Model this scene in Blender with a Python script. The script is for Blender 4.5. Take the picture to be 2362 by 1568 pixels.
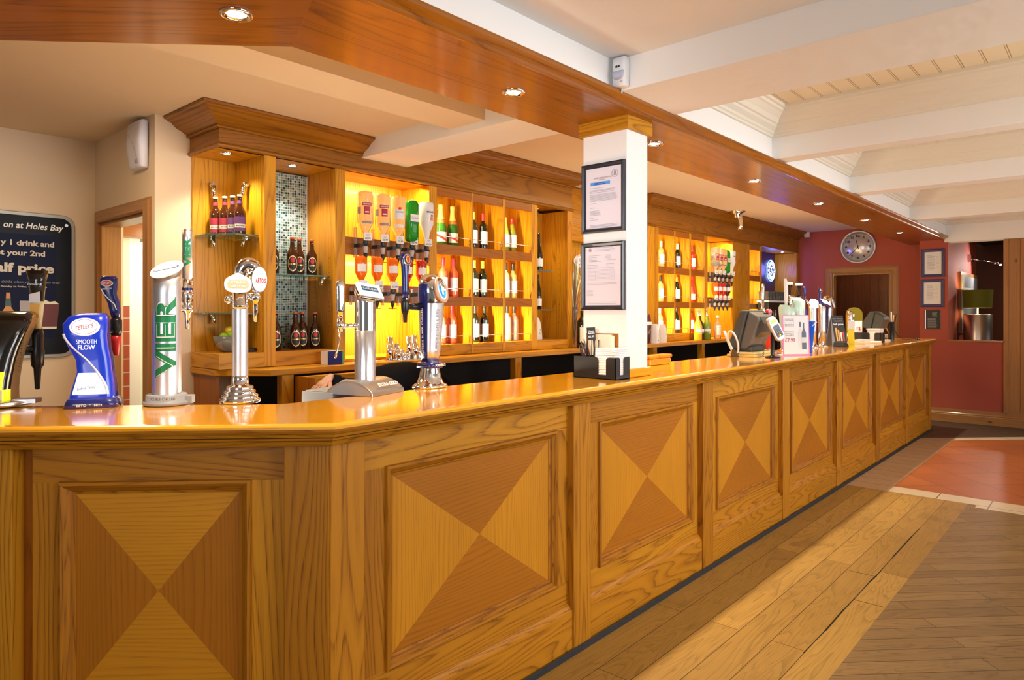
import bpy, bmesh, math, random
from mathutils import Vector, Matrix
random.seed(7)
PI = math.pi
SC = bpy.context.scene
for o in list(bpy.data.objects): bpy.data.objects.remove(o)
COL = SC.collection

# ------------------------------------------------------------------ camera
YAW = math.atan(1402 / 1575.0)          # bar runs along +X, back bar is at +Y
cam_d = bpy.data.cameras.new('camera'); cam = bpy.data.objects.new('camera', cam_d); COL.objects.link(cam)
cam.location = (0, 0, 1.44); cam.rotation_euler = (PI/2, 0, YAW - PI/2)
cam_d.sensor_width = 36; cam_d.lens = 1575/2362*36; cam_d.shift_y = -63/2362; cam_d.clip_start = .05
SC.camera = cam
SC.view_settings.view_transform = 'Standard'; SC.view_settings.look = 'None'
SC.view_settings.gamma = 1; SC.view_settings.use_curve_mapping = False
SC.view_settings.exposure = 0.0
cy = SC.cycles
cy.max_bounces = 7; cy.diffuse_bounces = 3; cy.glossy_bounces = 4; cy.transmission_bounces = 7; cy.transparent_max_bounces = 8
cy.caustics_reflective = False; cy.caustics_refractive = False; cy.sample_clamp_indirect = 6; cy.sample_clamp_direct = 0
cy.use_denoising = True; cy.use_light_tree = True; cy.blur_glossy = 1.0

# ------------------------------------------------------------------ world and big lights
wd = bpy.data.worlds.new('world'); SC.world = wd; wd.use_nodes = True
wd.node_tree.nodes['Background'].inputs[0].default_value = (1.0, .93, .84, 1)
wd.node_tree.nodes['Background'].inputs[1].default_value = .17

def area(name, loc, target, sx, sy, power, col=(1, 1, 1), spread=PI):
    l = bpy.data.lights.new(name, 'AREA'); l.shape = 'RECTANGLE'; l.size = sx; l.size_y = sy
    l.energy = power; l.color = col; l.spread = spread
    o = bpy.data.objects.new(name, l); COL.objects.link(o); o.location = loc
    o.rotation_euler = (Vector(target) - Vector(loc)).to_track_quat('-Z', 'Y').to_euler()
    return o
def spot(name, loc, target, power, col, size=1.6, blend=.6, rad=.03):
    l = bpy.data.lights.new(name, 'SPOT'); l.energy = power; l.color = col; l.spot_size = size; l.spot_blend = blend
    l.shadow_soft_size = rad
    o = bpy.data.objects.new(name, l); COL.objects.link(o); o.location = loc
    o.rotation_euler = (Vector(target) - Vector(loc)).to_track_quat('-Z', 'Y').to_euler()
    return o
WARM = (1, .72, .42); HAL = (1, .80, .55); DAY = (.93, .96, 1.0)
# daylight from the windows of the drinking side, behind and to the right of the camera, plus two added fills from the left
area('daylight_and_fill', (3.6, -3.6, 1.8), (3.6, 2.0, 1.95), 4.0, 1.3, 80, DAY, 1.9)
area('daylight_and_fill', (-2.6, -.6, 1.9), (3.0, 1.9, 1.75), 1.6, 1.3, 15, DAY, 1.5)  # added fill from the left, brightens the column's left face
area('daylight_and_fill', (-1.6, .4, 1.95), (2.88, 1.94, 1.85), .5, .5, 2.2, DAY, .42)  # added narrow fill aimed only at the column face and its framed sheets
spot('window_sunbeam', (9.2, -3.2, 2.2), (8.0, .35, 0), 130, (1, .86, .72), .34, 1.0, .12)
area('daylight_and_fill', (8.5, -3.0, 1.5), (9.2, 2.0, .9), 2.4, 1.5, 55, DAY)
# ceiling lamps over the drinking side, out of the picture, followed by added upward fills
spot('room_lamp', (3.3, -.9, 2.4), (3.05, 1.73, .55), 85, (1, .84, .55), .95, .9, .22)
spot('room_lamp', (1.0, -.6, 2.4), (.6, 2.2, .6), 22, (1, .84, .55), 1.2, .9, .22)
spot('room_lamp', (6.2, -.9, 2.4), (6.4, 1.73, .5), 42, (1, .82, .52), 1.3, .9, .22)
area('ceiling_bounce_fill', (5.5, -.9, .9), (5.5, -.9, 3), 6, 1.2, 40, (1, .84, .64))  # added upward fill imitating sunlight bounced onto the ceiling, no fitting there
area('counter_bounce_fill', (1.75, 2.62, 1.02), (1.75, 2.62, 3), 1.0, .35, 14, (1, .84, .62))  # added upward fill brightening the serving side ceiling, as if bounced off the counter
area('counter_bounce_fill', (6.6, 2.9, 1.0), (6.6, 2.9, 3), 5.0, .5, 27, (1, .84, .62))  # same added bounce fill for the long right-hand part
# unseen warm fill added over the serving side
area('serving_warm_fill', (.9, 3.6, 2.5), (.9, 3.7, 0), .5, .5, 16, WARM)
area('serving_warm_fill', (6.2, 2.9, 2.64), (6.2, 2.9, 0), 3.0, .3, 26, WARM)

# ------------------------------------------------------------------ materials
def newmat(name):
    m = bpy.data.materials.new(name); m.use_nodes = True
    return m, m.node_tree.nodes, m.node_tree.links, m.node_tree.nodes['Principled BSDF']
MATS = {}
def mat(name, col=(.8, .8, .8), rough=.5, metal=0, emit=None, es=1, trans=0, coat=0, ior=1.45, bump=0, bscale=60, spec=.5, alpha=1):
    if name in MATS: return MATS[name]
    m, n, l, b = newmat(name)
    b.inputs['Base Color'].default_value = (*col, 1); b.inputs['Roughness'].default_value = rough
    b.inputs['Metallic'].default_value = metal; b.inputs['Transmission Weight'].default_value = trans
    b.inputs['Coat Weight'].default_value = coat; b.inputs['IOR'].default_value = ior
    b.inputs['Specular IOR Level'].default_value = spec; b.inputs['Alpha'].default_value = alpha
    if emit: b.inputs['Emission Color'].default_value = (*emit, 1); b.inputs['Emission Strength'].default_value = es
    if bump:
        tc = n.new('ShaderNodeTexCoord'); nz = n.new('ShaderNodeTexNoise'); nz.inputs['Scale'].default_value = bscale
        nz.inputs['Detail'].default_value = 3
        bp = n.new('ShaderNodeBump'); bp.inputs['Strength'].default_value = bump; bp.inputs['Distance'].default_value = .01
        l.new(tc.outputs['Object'], nz.inputs['Vector']); l.new(nz.outputs['Fac'], bp.inputs['Height'])
        l.new(bp.outputs['Normal'], b.inputs['Normal'])
    MATS[name] = m
    return m

def mth(n, l, op, a, b=None, c=None):
    x = n.new('ShaderNodeMath'); x.operation = op
    for i, v in enumerate((a, b, c)):
        if v is None: continue
        if isinstance(v, (int, float)): x.inputs[i].default_value = v
        else: l.new(v, x.inputs[i])
    return x.outputs[0]
def mixc(n, l, f, a, b, mode='MIX'):
    x = n.new('ShaderNodeMix'); x.data_type = 'RGBA'; x.blend_type = mode
    for i, v in ((0, f), (6, a), (7, b)):
        if isinstance(v, (int, float)): x.inputs[i].default_value = v
        elif isinstance(v, tuple): x.inputs[i].default_value = (*v, 1)
        else: l.new(v, x.inputs[i])
    return x.outputs[2]

def wood(name, lightc, darkc, rough=.45, coat=.04, rings=20., lines=26., contrast=.8, knots=0., bump=.15, grainu=.55, grainv=5.0):
    """open-grained ash: contour lines of a stretched noise, read in board coordinates (u along the grain)"""
    if name in MATS: return MATS[name]
    m, n, l, b = newmat(name)
    uv = n.new('ShaderNodeUVMap'); uv.uv_map = 'UVMap'
    sep = n.new('ShaderNodeSeparateXYZ'); l.new(uv.outputs[0], sep.inputs[0])
    u, v = sep.outputs[0], sep.outputs[1]
    cmb = n.new('ShaderNodeCombineXYZ'); l.new(mth(n, l, 'MULTIPLY', u, grainu), cmb.inputs[0]); l.new(mth(n, l, 'MULTIPLY', v, grainv), cmb.inputs[1])
    nz = n.new('ShaderNodeTexNoise'); nz.inputs['Scale'].default_value = 1.0; nz.inputs['Detail'].default_value = 1.6; nz.inputs['Roughness'].default_value = .42
    nz.inputs['Distortion'].default_value = .25; l.new(cmb.outputs[0], nz.inputs['Vector'])
    r = mth(n, l, 'ADD', mth(n, l, 'MULTIPLY', nz.outputs['Fac'], rings), mth(n, l, 'MULTIPLY', v, lines))
    fr = mth(n, l, 'FRACT', r)
    rp = n.new('ShaderNodeValToRGB'); l.new(fr, rp.inputs[0])
    e = rp.color_ramp.elements; e[0].position = 0; e[0].color = (1, 1, 1, 1); e[1].position = .12; e[1].color = (.15, .15, .15, 1)
    x = rp.color_ramp.elements.new(.5); x.color = (0, 0, 0, 1)
    x = rp.color_ramp.elements.new(.86); x.color = (.45, .45, .45, 1)
    x = rp.color_ramp.elements.new(1.0); x.color = (1, 1, 1, 1)
    # pores
    c2 = n.new('ShaderNodeCombineXYZ'); l.new(mth(n, l, 'MULTIPLY', u, 9.), c2.inputs[0]); l.new(mth(n, l, 'MULTIPLY', v, 330.), c2.inputs[1])
    n2 = n.new('ShaderNodeTexNoise'); n2.inputs['Scale'].default_value = 1.; n2.inputs['Detail'].default_value = 2; l.new(c2.outputs[0], n2.inputs['Vector'])
    p = mth(n, l, 'MULTIPLY', mth(n, l, 'SUBTRACT', n2.outputs['Fac'], .42), 1.9)
    fac = mth(n, l, 'MULTIPLY', rp.outputs[0], mth(n, l, 'ADD', .45, p))
    fac = mth(n, l, 'ADD', mth(n, l, 'MULTIPLY', fac, contrast), mth(n, l, 'MULTIPLY', p, .13))
    fac.node.use_clamp = True
    # broad tone changes
    c3 = n.new('ShaderNodeCombineXYZ'); l.new(mth(n, l, 'MULTIPLY', u, 1.1), c3.inputs[0]); l.new(mth(n, l, 'MULTIPLY', v, 4.), c3.inputs[1])
    n3 = n.new('ShaderNodeTexNoise'); n3.inputs['Scale'].default_value = 1.; n3.inputs['Detail'].default_value = 2; l.new(c3.outputs[0], n3.inputs['Vector'])
    base = mixc(n, l, n3.outputs['Fac'], tuple(c*.78 for c in lightc), tuple(min(1, c*1.18) for c in lightc))
    colr = mixc(n, l, fac, base, darkc)
    if knots:
        vo = n.new('ShaderNodeTexVoronoi'); vo.inputs['Scale'].default_value = 1.
        ck = n.new('ShaderNodeCombineXYZ'); l.new(mth(n, l, 'MULTIPLY', u, 2.2), ck.inputs[0]); l.new(mth(n, l, 'MULTIPLY', v, 4.5), ck.inputs[1])
        l.new(ck.outputs[0], vo.inputs['Vector'])
        kf = mth(n, l, 'SUBTRACT', 1., mth(n, l, 'MULTIPLY', vo.outputs['Distance'], 1/knots)); kf.node.use_clamp = True
        colr = mixc(n, l, kf, colr, tuple(c*.25 for c in darkc))
    l.new(colr, b.inputs['Base Color'])
    b.inputs['Roughness'].default_value = rough; b.inputs['Coat Weight'].default_value = coat; b.inputs['Coat Roughness'].default_value = .12; b.inputs['Specular IOR Level'].default_value = .5 if coat > .9 else .28
    if bump:
        bp = n.new('ShaderNodeBump'); bp.inputs['Strength'].default_value = bump; bp.inputs['Distance'].default_value = .001; bp.invert = True
        l.new(fac, bp.inputs['Height']); l.new(bp.outputs['Normal'], b.inputs['Normal'])
    MATS[name] = m
    return m

OAK = [wood('ash_a', (.54, .215, .011), (.15, .038, .002), contrast=.95, lines=15, rings=24), wood('ash_b', (.45, .170, .008), (.13, .033, .002), contrast=.95, lines=15, rings=24), wood('ash_c', (.60, .255, .013), (.17, .042, .003), contrast=.95, lines=15, rings=24)]
OAKF = [wood('ash_veneer_a', (.62, .255, .012), (.30, .095, .005), lines=70, rings=14, contrast=.6, grainv=4), wood('ash_veneer_b', (.44, .150, .007), (.21, .058, .004), lines=70, rings=14, contrast=.6, grainv=4)]
TOPW = wood('varnished_top', (.90, .38, .012), (.55, .165, .005), rough=.10, coat=1.0, rings=12, lines=34, contrast=.6, bump=.03)
SOFW = [wood('soffit_a', (.33, .108, .006), (.11, .026, .002), rough=.3, coat=.25, rings=7, lines=12, contrast=1.0, bump=.05, grainv=7)]
BACKW = [wood('back_oak_a', (.66, .30, .012), (.26, .085, .004), rough=.38, coat=.15, rings=16, contrast=1.0), wood('back_oak_b', (.56, .235, .010), (.22, .066, .004), rough=.38, coat=.15, rings=16, contrast=1.0)]
CORW = [wood('cornice_oak', (.32, .120, .006), (.11, .030, .002), rough=.4, coat=.15, rings=16, contrast=.9)]
DARKW = [wood('back_dark', (.36, .115, .008), (.16, .042, .004), rough=.35, coat=.2)]
PINE = [wood('pine', (.42, .20, .065), (.24, .085, .02), rough=.4, coat=.2, rings=10, lines=18, contrast=.5, knots=.09, grainu=.4)]
def rnd(lst): return random.choice(lst) if isinstance(lst, (list, tuple)) else lst

PLAS = mat('plaster_cream', (.78, .62, .43), .8, bump=.25, bscale=9)
PLASW = mat('plaster_white', (.88, .86, .83), .8, bump=.35, bscale=9)
PAINT = mat('painted_board', (.82, .76, .64), .55)
RED = mat('red_paint', (.42, .085, .050), .7, bump=.15, bscale=120)
CHROME = mat('chrome', (.86, .86, .88), .08, 1)
STEEL = mat('brushed_steel', (.72, .72, .74), .28, 1)
FROST = mat('frosted_steel', (.74, .75, .80), .34, 1, bump=.10, bscale=1100)
BLACK = mat('black_plastic', (.012, .012, .014), .3)
MBLACK = mat('matt_black', (.014, .014, .017), .6)
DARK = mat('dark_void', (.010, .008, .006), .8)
WHITE = mat('white_plastic', (.82, .82, .84), .4)
PAPER = mat('paper', (.84, .83, .84), .7)
GREYP = mat('grey_plastic', (.26, .27, .29), .45)
NAVY = mat('navy', (.012, .018, .16), .25, coat=.5)
BLUE = mat('blue_plastic', (.004, .11, .75), .3)
GLASS = mat('clear_glass', (.96, .98, .98), .02, trans=1, ior=1.35)
SHELFG = mat('shelf_glass', (.55, .85, .76), .03, trans=.85, ior=1.4)
GRN = mat('green_ink', (.004, .19, .065), .4)
REDM = mat('red_ink', (.60, .02, .02), .4)
INK = mat('dark_ink', (.03, .03, .035), .6)
GREYINK = mat('grey_ink', (.33, .33, .36), .6)
GOLD = mat('gold', (.85, .55, .16), .3, .8)
def glow(name, col, s): return mat(name, (.9, .9, .9), .4, emit=col, es=s)
LAMP = glow('lamp_face', (1, .93, .80), 26)

# ------------------------------------------------------------------ mesh builder
class MB:
    def __init__(s): s.v = []; s.f = []; s.mi = []; s.uv = []; s.sm = []; s.mats = []
    def slot(s, m):
        if m not in s.mats: s.mats.append(m)
        return s.mats.index(m)
    def addf(s, idx, m, uv=None, smooth=False):
        s.f.append(tuple(idx)); s.mi.append(s.slot(m)); s.sm.append(smooth); s.uv.append(uv or [(0, 0)]*len(idx))
    def poly(s, pts, m, uv=None, g=None, smooth=False):
        """flat face; g = world grain direction for the uv"""
        base = len(s.v); P = [Vector(p) for p in pts]; s.v += P
        if uv is None:
            gx = Vector(g or (1, 0, 0)); nrm = (P[1]-P[0]).cross(P[2]-P[0])
            if nrm.length < 1e-9: nrm = Vector((0, 0, 1))
            nrm.normalize(); gx = gx - nrm*gx.dot(nrm)
            if gx.length < 1e-6: gx = P[1]-P[0]
            gx.normalize(); gy = nrm.cross(gx); ou, ov = random.uniform(0, 90), random.uniform(0, 90)
            uv = [(p.dot(gx)+ou, p.dot(gy)+ov) for p in P]
        s.addf(range(base, base+len(P)), m, uv, smooth)
    def box(s, x0, x1, y0, y1, z0, z1, m, g='x', fr=None, ouv=None):
        m = rnd(m); c = [(x, y, z) for x in (x0, x1) for y in (y0, y1) for z in (z0, z1)]
        base = len(s.v); ax = 'xyz'.index(g); ou, ov = ouv or (random.uniform(0, 90), random.uniform(0, 90))
        s.v += [Vector(fr(*p)) if fr else Vector(p) for p in c]
        for f in ((0, 1, 3, 2), (4, 6, 7, 5), (0, 4, 5, 1), (2, 3, 7, 6), (0, 2, 6, 4), (1, 5, 7, 3)):
            P = [c[i] for i in f]; con = [k for k in range(3) if len({p[k] for p in P}) == 1]; con = con[0] if con else 2
            rest = [k for k in range(3) if k != con]
            if ax in rest: a = ax; b = [k for k in rest if k != ax][0]
            else: a, b = rest
            s.addf([base+i for i in f], m, [(p[a]+ou, p[b]+ov) for p in P])
    def grid(s, rows, m, cu=False, cv=False, smooth=True, uvs=1.0, mrow=None):
        """rows of points -> shared-vertex surface; cu closes each row"""
        base = len(s.v); R = len(rows); N = len(rows[0])
        for r in rows: s.v += [Vector(p) for p in r]
        for i in range(R if cv else R-1):
            for j in range(N if cu else N-1):
                a = base+i*N+j; b = base+i*N+(j+1) % N; i2 = (i+1) % R
                c = base+i2*N+(j+1) % N; d = base+i2*N+j
                s.addf((a, b, c, d), mrow[i] if mrow else m, [(j/N*uvs, i/R), ((j+1)/N*uvs, i/R), ((j+1)/N*uvs, (i+1)/R), (j/N*uvs, (i+1)/R)], smooth)
    def cap(s, ring, m):
        base = len(s.v); s.v += [Vector(p) for p in ring]; s.addf(range(base, base+len(ring)), m, [(p[0], p[1]) for p in ring])
    def lathe(s, prof, m, c=(0, 0, 0), n=24, mx=None, smooth=True, ms=None, close=True, rx=1, ry=1):
        rows = []
        for r, z in prof:
            ring = []
            for j in range(n):
                a = 2*PI*j/n; p = Vector((rx*r*math.cos(a), ry*r*math.sin(a), z))
                p = (mx @ p) if mx else p
                ring.append(p+Vector(c))
            rows.append(ring)
        s.grid(rows, m, cu=True, smooth=smooth, mrow=ms)
        if close:
            if prof[0][0] > 1e-5: s.cap(rows[0], ms[0] if ms else m)
            if prof[-1][0] > 1e-5: s.cap(rows[-1], ms[-1] if ms else m)
    def tube(s, pts, r, m, n=8, caps=True):
        P = [Vector(p) for p in pts]; rows = []; R = r if isinstance(r, (list, tuple)) else [r]*len(P)
        up = None
        for i, p in enumerate(P):
            t = (P[min(i+1, len(P)-1)]-P[max(i-1, 0)]).normalized()
            if up is None: up = Vector((0, 0, 1)) if abs(t.z) < .9 else Vector((1, 0, 0))
            a = t.cross(up).normalized(); b = a.cross(t).normalized(); up = b
            rows.append([p+(a*math.cos(2*PI*j/n)+b*math.sin(2*PI*j/n))*R[i] for j in range(n)])
        s.grid(rows, m, cu=True)
        if caps: s.cap(rows[0], m); s.cap(rows[-1], m)
    def sweep(s, path, prof, m, side=1, closed=False, endcaps=True):
        """profile [(outward, z)] along a horizontal polyline, mitred; outward is to the right of travel for side=1"""
        P = [Vector((p[0], p[1])) for p in path]; N = len(P)
        nrm = []
        for i in range(N if closed else N-1):
            d = (P[(i+1) % N]-P[i]).normalized(); nrm.append(Vector((d.y, -d.x))*side)
        offs = []
        for i in range(N):
            if closed: a, b = nrm[i-1], nrm[i]
            else: a, b = nrm[max(i-1, 0)], nrm[min(i, N-2)]
            q = (a+b).normalized(); offs.append(q/max(.2, q.dot(a)))
        lens = [0]
        for k in range(1, len(prof)): lens.append(lens[-1]+math.hypot(prof[k][0]-prof[k-1][0], prof[k][1]-prof[k-1][1]))
        for i in range(N if closed else N-1):
            j = (i+1) % N; mm = rnd(m); L = (P[j]-P[i]).length; ou, ov = random.uniform(0, 90), random.uniform(0, 90)
            for k in range(len(prof)-1):
                (o0, z0), (o1, z1) = prof[k], prof[k+1]
                def pt(ii, o, z): q = P[ii]+offs[ii]*o; return Vector((q.x, q.y, z))
                base = len(s.v); s.v += [pt(i, o0, z0), pt(j, o0, z0), pt(j, o1, z1), pt(i, o1, z1)]
                s.addf(range(base, base+4), mm, [(ou, lens[k]+ov), (ou+L, lens[k]+ov), (ou+L, lens[k+1]+ov), (ou, lens[k+1]+ov)])
        if endcaps and not closed:
            for ii in (0, N-1):
                s.poly([(P[ii].x+offs[ii].x*o, P[ii].y+offs[ii].y*o, z) for o, z in prof], rnd(m))
    def prism(s, pts, z0, z1, m, fr=None, g='x'):
        """polygon in the xy plane pulled from z0 to z1; fr remaps (x, y, z)"""
        m = rnd(m); F = fr or (lambda x, y, z: (x, y, z)); n = len(pts); base = len(s.v)
        ou, ov = random.uniform(0, 90), random.uniform(0, 90)
        s.v += [Vector(F(x, y, z0)) for x, y in pts]+[Vector(F(x, y, z1)) for x, y in pts]
        uvp = [(x+ou, y+ov) if g == 'x' else (y+ov, x+ou) for x, y in pts]
        s.addf(range(base, base+n), m, uvp); s.addf(range(base+n, base+2*n), m, uvp)
        acc = 0
        for i in range(n):
            j = (i+1) % n; d = math.hypot(pts[j][0]-pts[i][0], pts[j][1]-pts[i][1])
            s.addf((base+i, base+j, base+n+j, base+n+i), m, [(acc+ou, z0), (acc+d+ou, z0), (acc+d+ou, z1), (acc+ou, z1)]); acc += d
    def build(s, name, parent=None, world=True, bevel=0, mx=None, weld=True, segs=2):
        me = bpy.data.meshes.new(name); me.from_pydata([tuple(mx @ p if mx else p) for p in s.v], [], s.f)
        for m in s.mats: me.materials.append(m)
        me.polygons.foreach_set('material_index', s.mi); me.polygons.foreach_set('use_smooth', s.sm)
        ul = me.uv_layers.new(name='UVMap'); k = 0; flat = []
        for q in s.uv:
            for a in q: flat += [a[0], a[1]]
        ul.data.foreach_set('uv', flat)
        if weld:
            bm = bmesh.new(); bm.from_mesh(me); bmesh.ops.remove_doubles(bm, verts=bm.verts, dist=1e-5)
            bmesh.ops.recalc_face_normals(bm, faces=bm.faces); bm.to_mesh(me); bm.free()
        o = bpy.data.objects.new(name, me); COL.objects.link(o)
        if parent is not None:
            o.parent = parent
            if world: o.matrix_parent_inverse = root_mx(parent).inverted()
        if bevel:
            b = o.modifiers.new('edge', 'BEVEL'); b.width = bevel; b.segments = segs; b.limit_method = 'ANGLE'; b.angle_limit = .7
            b.harden_normals = False
        return o
def local_mx(o):
    return o.matrix_parent_inverse @ Matrix.LocRotScale(o.location, o.rotation_euler, o.scale) if o.parent else Matrix.LocRotScale(o.location, o.rotation_euler, o.scale)
def root_mx(o):
    m = local_mx(o)
    return root_mx(o.parent) @ m if o.parent else m

def tag(o, label=None, cat=None, group=None, kind=None):
    if label: o['label'] = label
    if cat: o['category'] = cat
    if group: o['group'] = group
    if kind: o['kind'] = kind
    return o
def thing(name, label, cat, loc=(0, 0, 0), rz=0, group=None):
    o = bpy.data.objects.new(name, None); o.empty_display_size = .05; COL.objects.link(o)
    o.location = loc; o.rotation_euler = (0, 0, rz)
    return tag(o, label, cat, group)
def struct(name, mb, label=None, **k):
    o = mb.build(name, None, **k); tag(o, label, None, None, 'structure'); return o
def copy_tree(o, parent=None):
    c = o.copy(); COL.objects.link(c); c.parent = parent
    for ch in list(o.children):
        copy_tree(ch, c)
    return c

# ------------------------------------------------------------------ lettering (built-in font, turned into mesh)
_fc = {}
def glyph_mesh(txt, bold=0.0):
    k = (txt, bold)
    if k in _fc: return _fc[k]
    cu = bpy.data.curves.new('lettering', 'FONT'); cu.body = txt; cu.size = 1; cu.align_x = 'CENTER'; cu.align_y = 'CENTER'
    cu.offset = bold; cu.resolution_u = 3
    ob = bpy.data.objects.new('lettering', cu); COL.objects.link(ob)
    dg = bpy.context.evaluated_depsgraph_get(); me = bpy.data.meshes.new_from_object(ob.evaluated_get(dg))
    V = [Vector(v.co) for v in me.vertices]; Fc = [tuple(p.vertices) for p in me.polygons]
    bpy.data.objects.remove(ob); bpy.data.curves.remove(cu); bpy.data.meshes.remove(me)
    _fc[k] = (V, Fc); return V, Fc
def text(mb, txt, m, o, xd, yd, h=.02, w=None, bold=0.0, lift=.0008, warp=None, cuts=0):
    """lettering centred on o: xd reading direction, yd up; h cap height, w total width"""
    V, Fc = glyph_mesh(txt, bold)
    if not V: return
    xs = [v.x for v in V]; ys = [v.y for v in V]; cx = (min(xs)+max(xs))/2; cyy = (min(ys)+max(ys))/2
    sy = h/(max(ys)-min(ys)); sx = w/(max(xs)-min(xs)) if w else sy
    xd = Vector(xd).normalized(); yd = Vector(yd).normalized(); nn = xd.cross(yd).normalized(); o = Vector(o)
    P = [((v.x-cx)*sx, (v.y-cyy)*sy) for v in V]; F2 = Fc
    if cuts:
        bm = bmesh.new(); bv = [bm.verts.new((x, y, 0)) for x, y in P]
        for f in Fc:
            try: bm.faces.new([bv[i] for i in f])
            except ValueError: pass
        for i in range(1, cuts):
            c = -h/2+h*i/cuts
            bmesh.ops.bisect_plane(bm, geom=bm.verts[:]+bm.edges[:]+bm.faces[:], plane_co=(0, c, 0), plane_no=(0, 1, 0))
        bm.verts.index_update(); P = [(v.co.x, v.co.y) for v in bm.verts]; F2 = [tuple(v.index for v in f.verts) for f in bm.faces]; bm.free()
    base = len(mb.v)
    mb.v += [Vector(warp(x, y)) if warp else o+xd*x+yd*y+nn*lift for x, y in P]
    for f in F2: mb.addf([base+i for i in f], m)
def lines(mb, m, o, xd, yd, w, rows, pitch, th=.0012, lift=.0006, jag=.3):
    xd = Vector(xd).normalized(); yd = Vector(yd).normalized(); nn = xd.cross(yd).normalized(); o = Vector(o)+nn*lift
    for i in range(rows):
        ww = w*(1-random.random()*jag)
        a = o-yd*pitch*i; mb.poly([a, a+xd*ww, a+xd*ww-yd*th, a-yd*th], m)
# ================================================================== setting
W = 3.80; YB = 4.18; S2 = math.sqrt(.5)
# ---- floor
def planks(name, l, d, bw, rh, rough=.5):
    m, n, lk, b = newmat(name)
    uv = n.new('ShaderNodeUVMap'); uv.uv_map = 'UVMap'
    br = n.new('ShaderNodeTexBrick'); lk.new(uv.outputs[0], br.inputs['Vector'])
    br.inputs['Scale'].default_value = 1; br.inputs['Brick Width'].default_value = bw; br.inputs['Row Height'].default_value = rh
    br.inputs['Mortar Size'].default_value = .0016; br.inputs['Mortar Smooth'].default_value = .1; br.offset = .37
    br.inputs['Color1'].default_value = (*l, 1); br.inputs['Color2'].default_value = (*d, 1); br.inputs['Mortar'].default_value = (.03, .015, .006, 1)
    sep = n.new('ShaderNodeSeparateXYZ'); lk.new(uv.outputs[0], sep.inputs[0]); u, v = sep.outputs[0], sep.outputs[1]
    row = mth(n, lk, 'FLOOR', mth(n, lk, 'DIVIDE', v, rh))
    c = n.new('ShaderNodeCombineXYZ'); lk.new(mth(n, lk, 'ADD', mth(n, lk, 'MULTIPLY', u, .9), mth(n, lk, 'MULTIPLY', row, 7.3)), c.inputs[0]); lk.new(mth(n, lk, 'MULTIPLY', v, 7.), c.inputs[1])
    nz = n.new('ShaderNodeTexNoise'); nz.inputs['Scale'].default_value = 1; nz.inputs['Detail'].default_value = 2; nz.inputs['Distortion'].default_value = .6; lk.new(c.outputs[0], nz.inputs['Vector'])
    fr = mth(n, lk, 'FRACT', mth(n, lk, 'MULTIPLY', nz.outputs['Fac'], 16.))
    ln = mth(n, lk, 'MULTIPLY', mth(n, lk, 'POWER', fr, 4.), .42)
    c2 = n.new('ShaderNodeCombineXYZ'); lk.new(mth(n, lk, 'MULTIPLY', u, 7.), c2.inputs[0]); lk.new(mth(n, lk, 'MULTIPLY', v, 160.), c2.inputs[1])
    n2 = n.new('ShaderNodeTexNoise'); n2.inputs['Detail'].default_value = 2; lk.new(c2.outputs[0], n2.inputs['Vector']); n2.inputs['Scale'].default_value = 1
    fac = mth(n, lk, 'ADD', ln, mth(n, lk, 'MULTIPLY', mth(n, lk, 'SUBTRACT', n2.outputs['Fac'], .45), .8)); fac.node.use_clamp = True
    tc = n.new('ShaderNodeTexCoord'); n4 = n.new('ShaderNodeTexNoise'); n4.inputs['Scale'].default_value = 1.6; n4.inputs['Detail'].default_value = 5; n4.inputs['Roughness'].default_value = .7
    lk.new(tc.outputs['Object'], n4.inputs['Vector'])
    dirt = mth(n, lk, 'MULTIPLY', mth(n, lk, 'SUBTRACT', n4.outputs['Fac'], .58), 5.); dirt.node.use_clamp = True
    col = mixc(n, lk, fac, br.outputs['Color'], tuple(x*.35 for x in d)); col = mixc(n, lk, mth(n, lk, 'MULTIPLY', dirt, .55), col, (.035, .025, .018))
    lk.new(col, b.inputs['Base Color']); b.inputs['Roughness'].default_value = rough; b.inputs['Coat Weight'].default_value = 0
    return m
PL_A = planks('oak_planks', (.48, .280, .064), (.35, .195, .042), 1.9, .145)
PL_B = planks('oak_strip', (.31, .190, .072), (.22, .132, .050), 1.3, .094)
PL_C = planks('dark_oak_strip', (.10, .07, .045), (.075, .052, .035), 1.3, .09)
def tiles(name, c1, c2, bw, rh, mort=.004, off=0., mc=(.09, .06, .035), rough=.4):
    m, n, lk, b = newmat(name)
    uv = n.new('ShaderNodeUVMap'); uv.uv_map = 'UVMap'
    br = n.new('ShaderNodeTexBrick'); lk.new(uv.outputs[0], br.inputs['Vector']); br.offset = off
    br.inputs['Scale'].default_value = 1; br.inputs['Brick Width'].default_value = bw; br.inputs['Row Height'].default_value = rh
    br.inputs['Mortar Size'].default_value = mort; br.inputs['Mortar Smooth'].default_value = .1
    br.inputs['Color1'].default_value = (*c1, 1); br.inputs['Color2'].default_value = (*c2, 1); br.inputs['Mortar'].default_value = (*mc, 1)
    nz = n.new('ShaderNodeTexNoise'); nz.inputs['Scale'].default_value = 5; nz.inputs['Detail'].default_value = 4; lk.new(uv.outputs[0], nz.inputs['Vector'])
    col = mixc(n, lk, mth(n, lk, 'MULTIPLY', nz.outputs['Fac'], .5), br.outputs['Color'], tuple(x*.55 for x in c2))
    lk.new(col, b.inputs['Base Color']); b.inputs['Roughness'].default_value = rough
    return m
TERRA = tiles('terracotta_tiles', (.50, .155, .050), (.42, .12, .038), .40, .40)
BEIGE = tiles('beige_tiles', (.58, .40, .24), (.52, .35, .20), .20, .40)
CREAM = tiles('cream_tiles', (.72, .60, .42), (.68, .55, .38), .34, .6)
f = MB()
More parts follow.
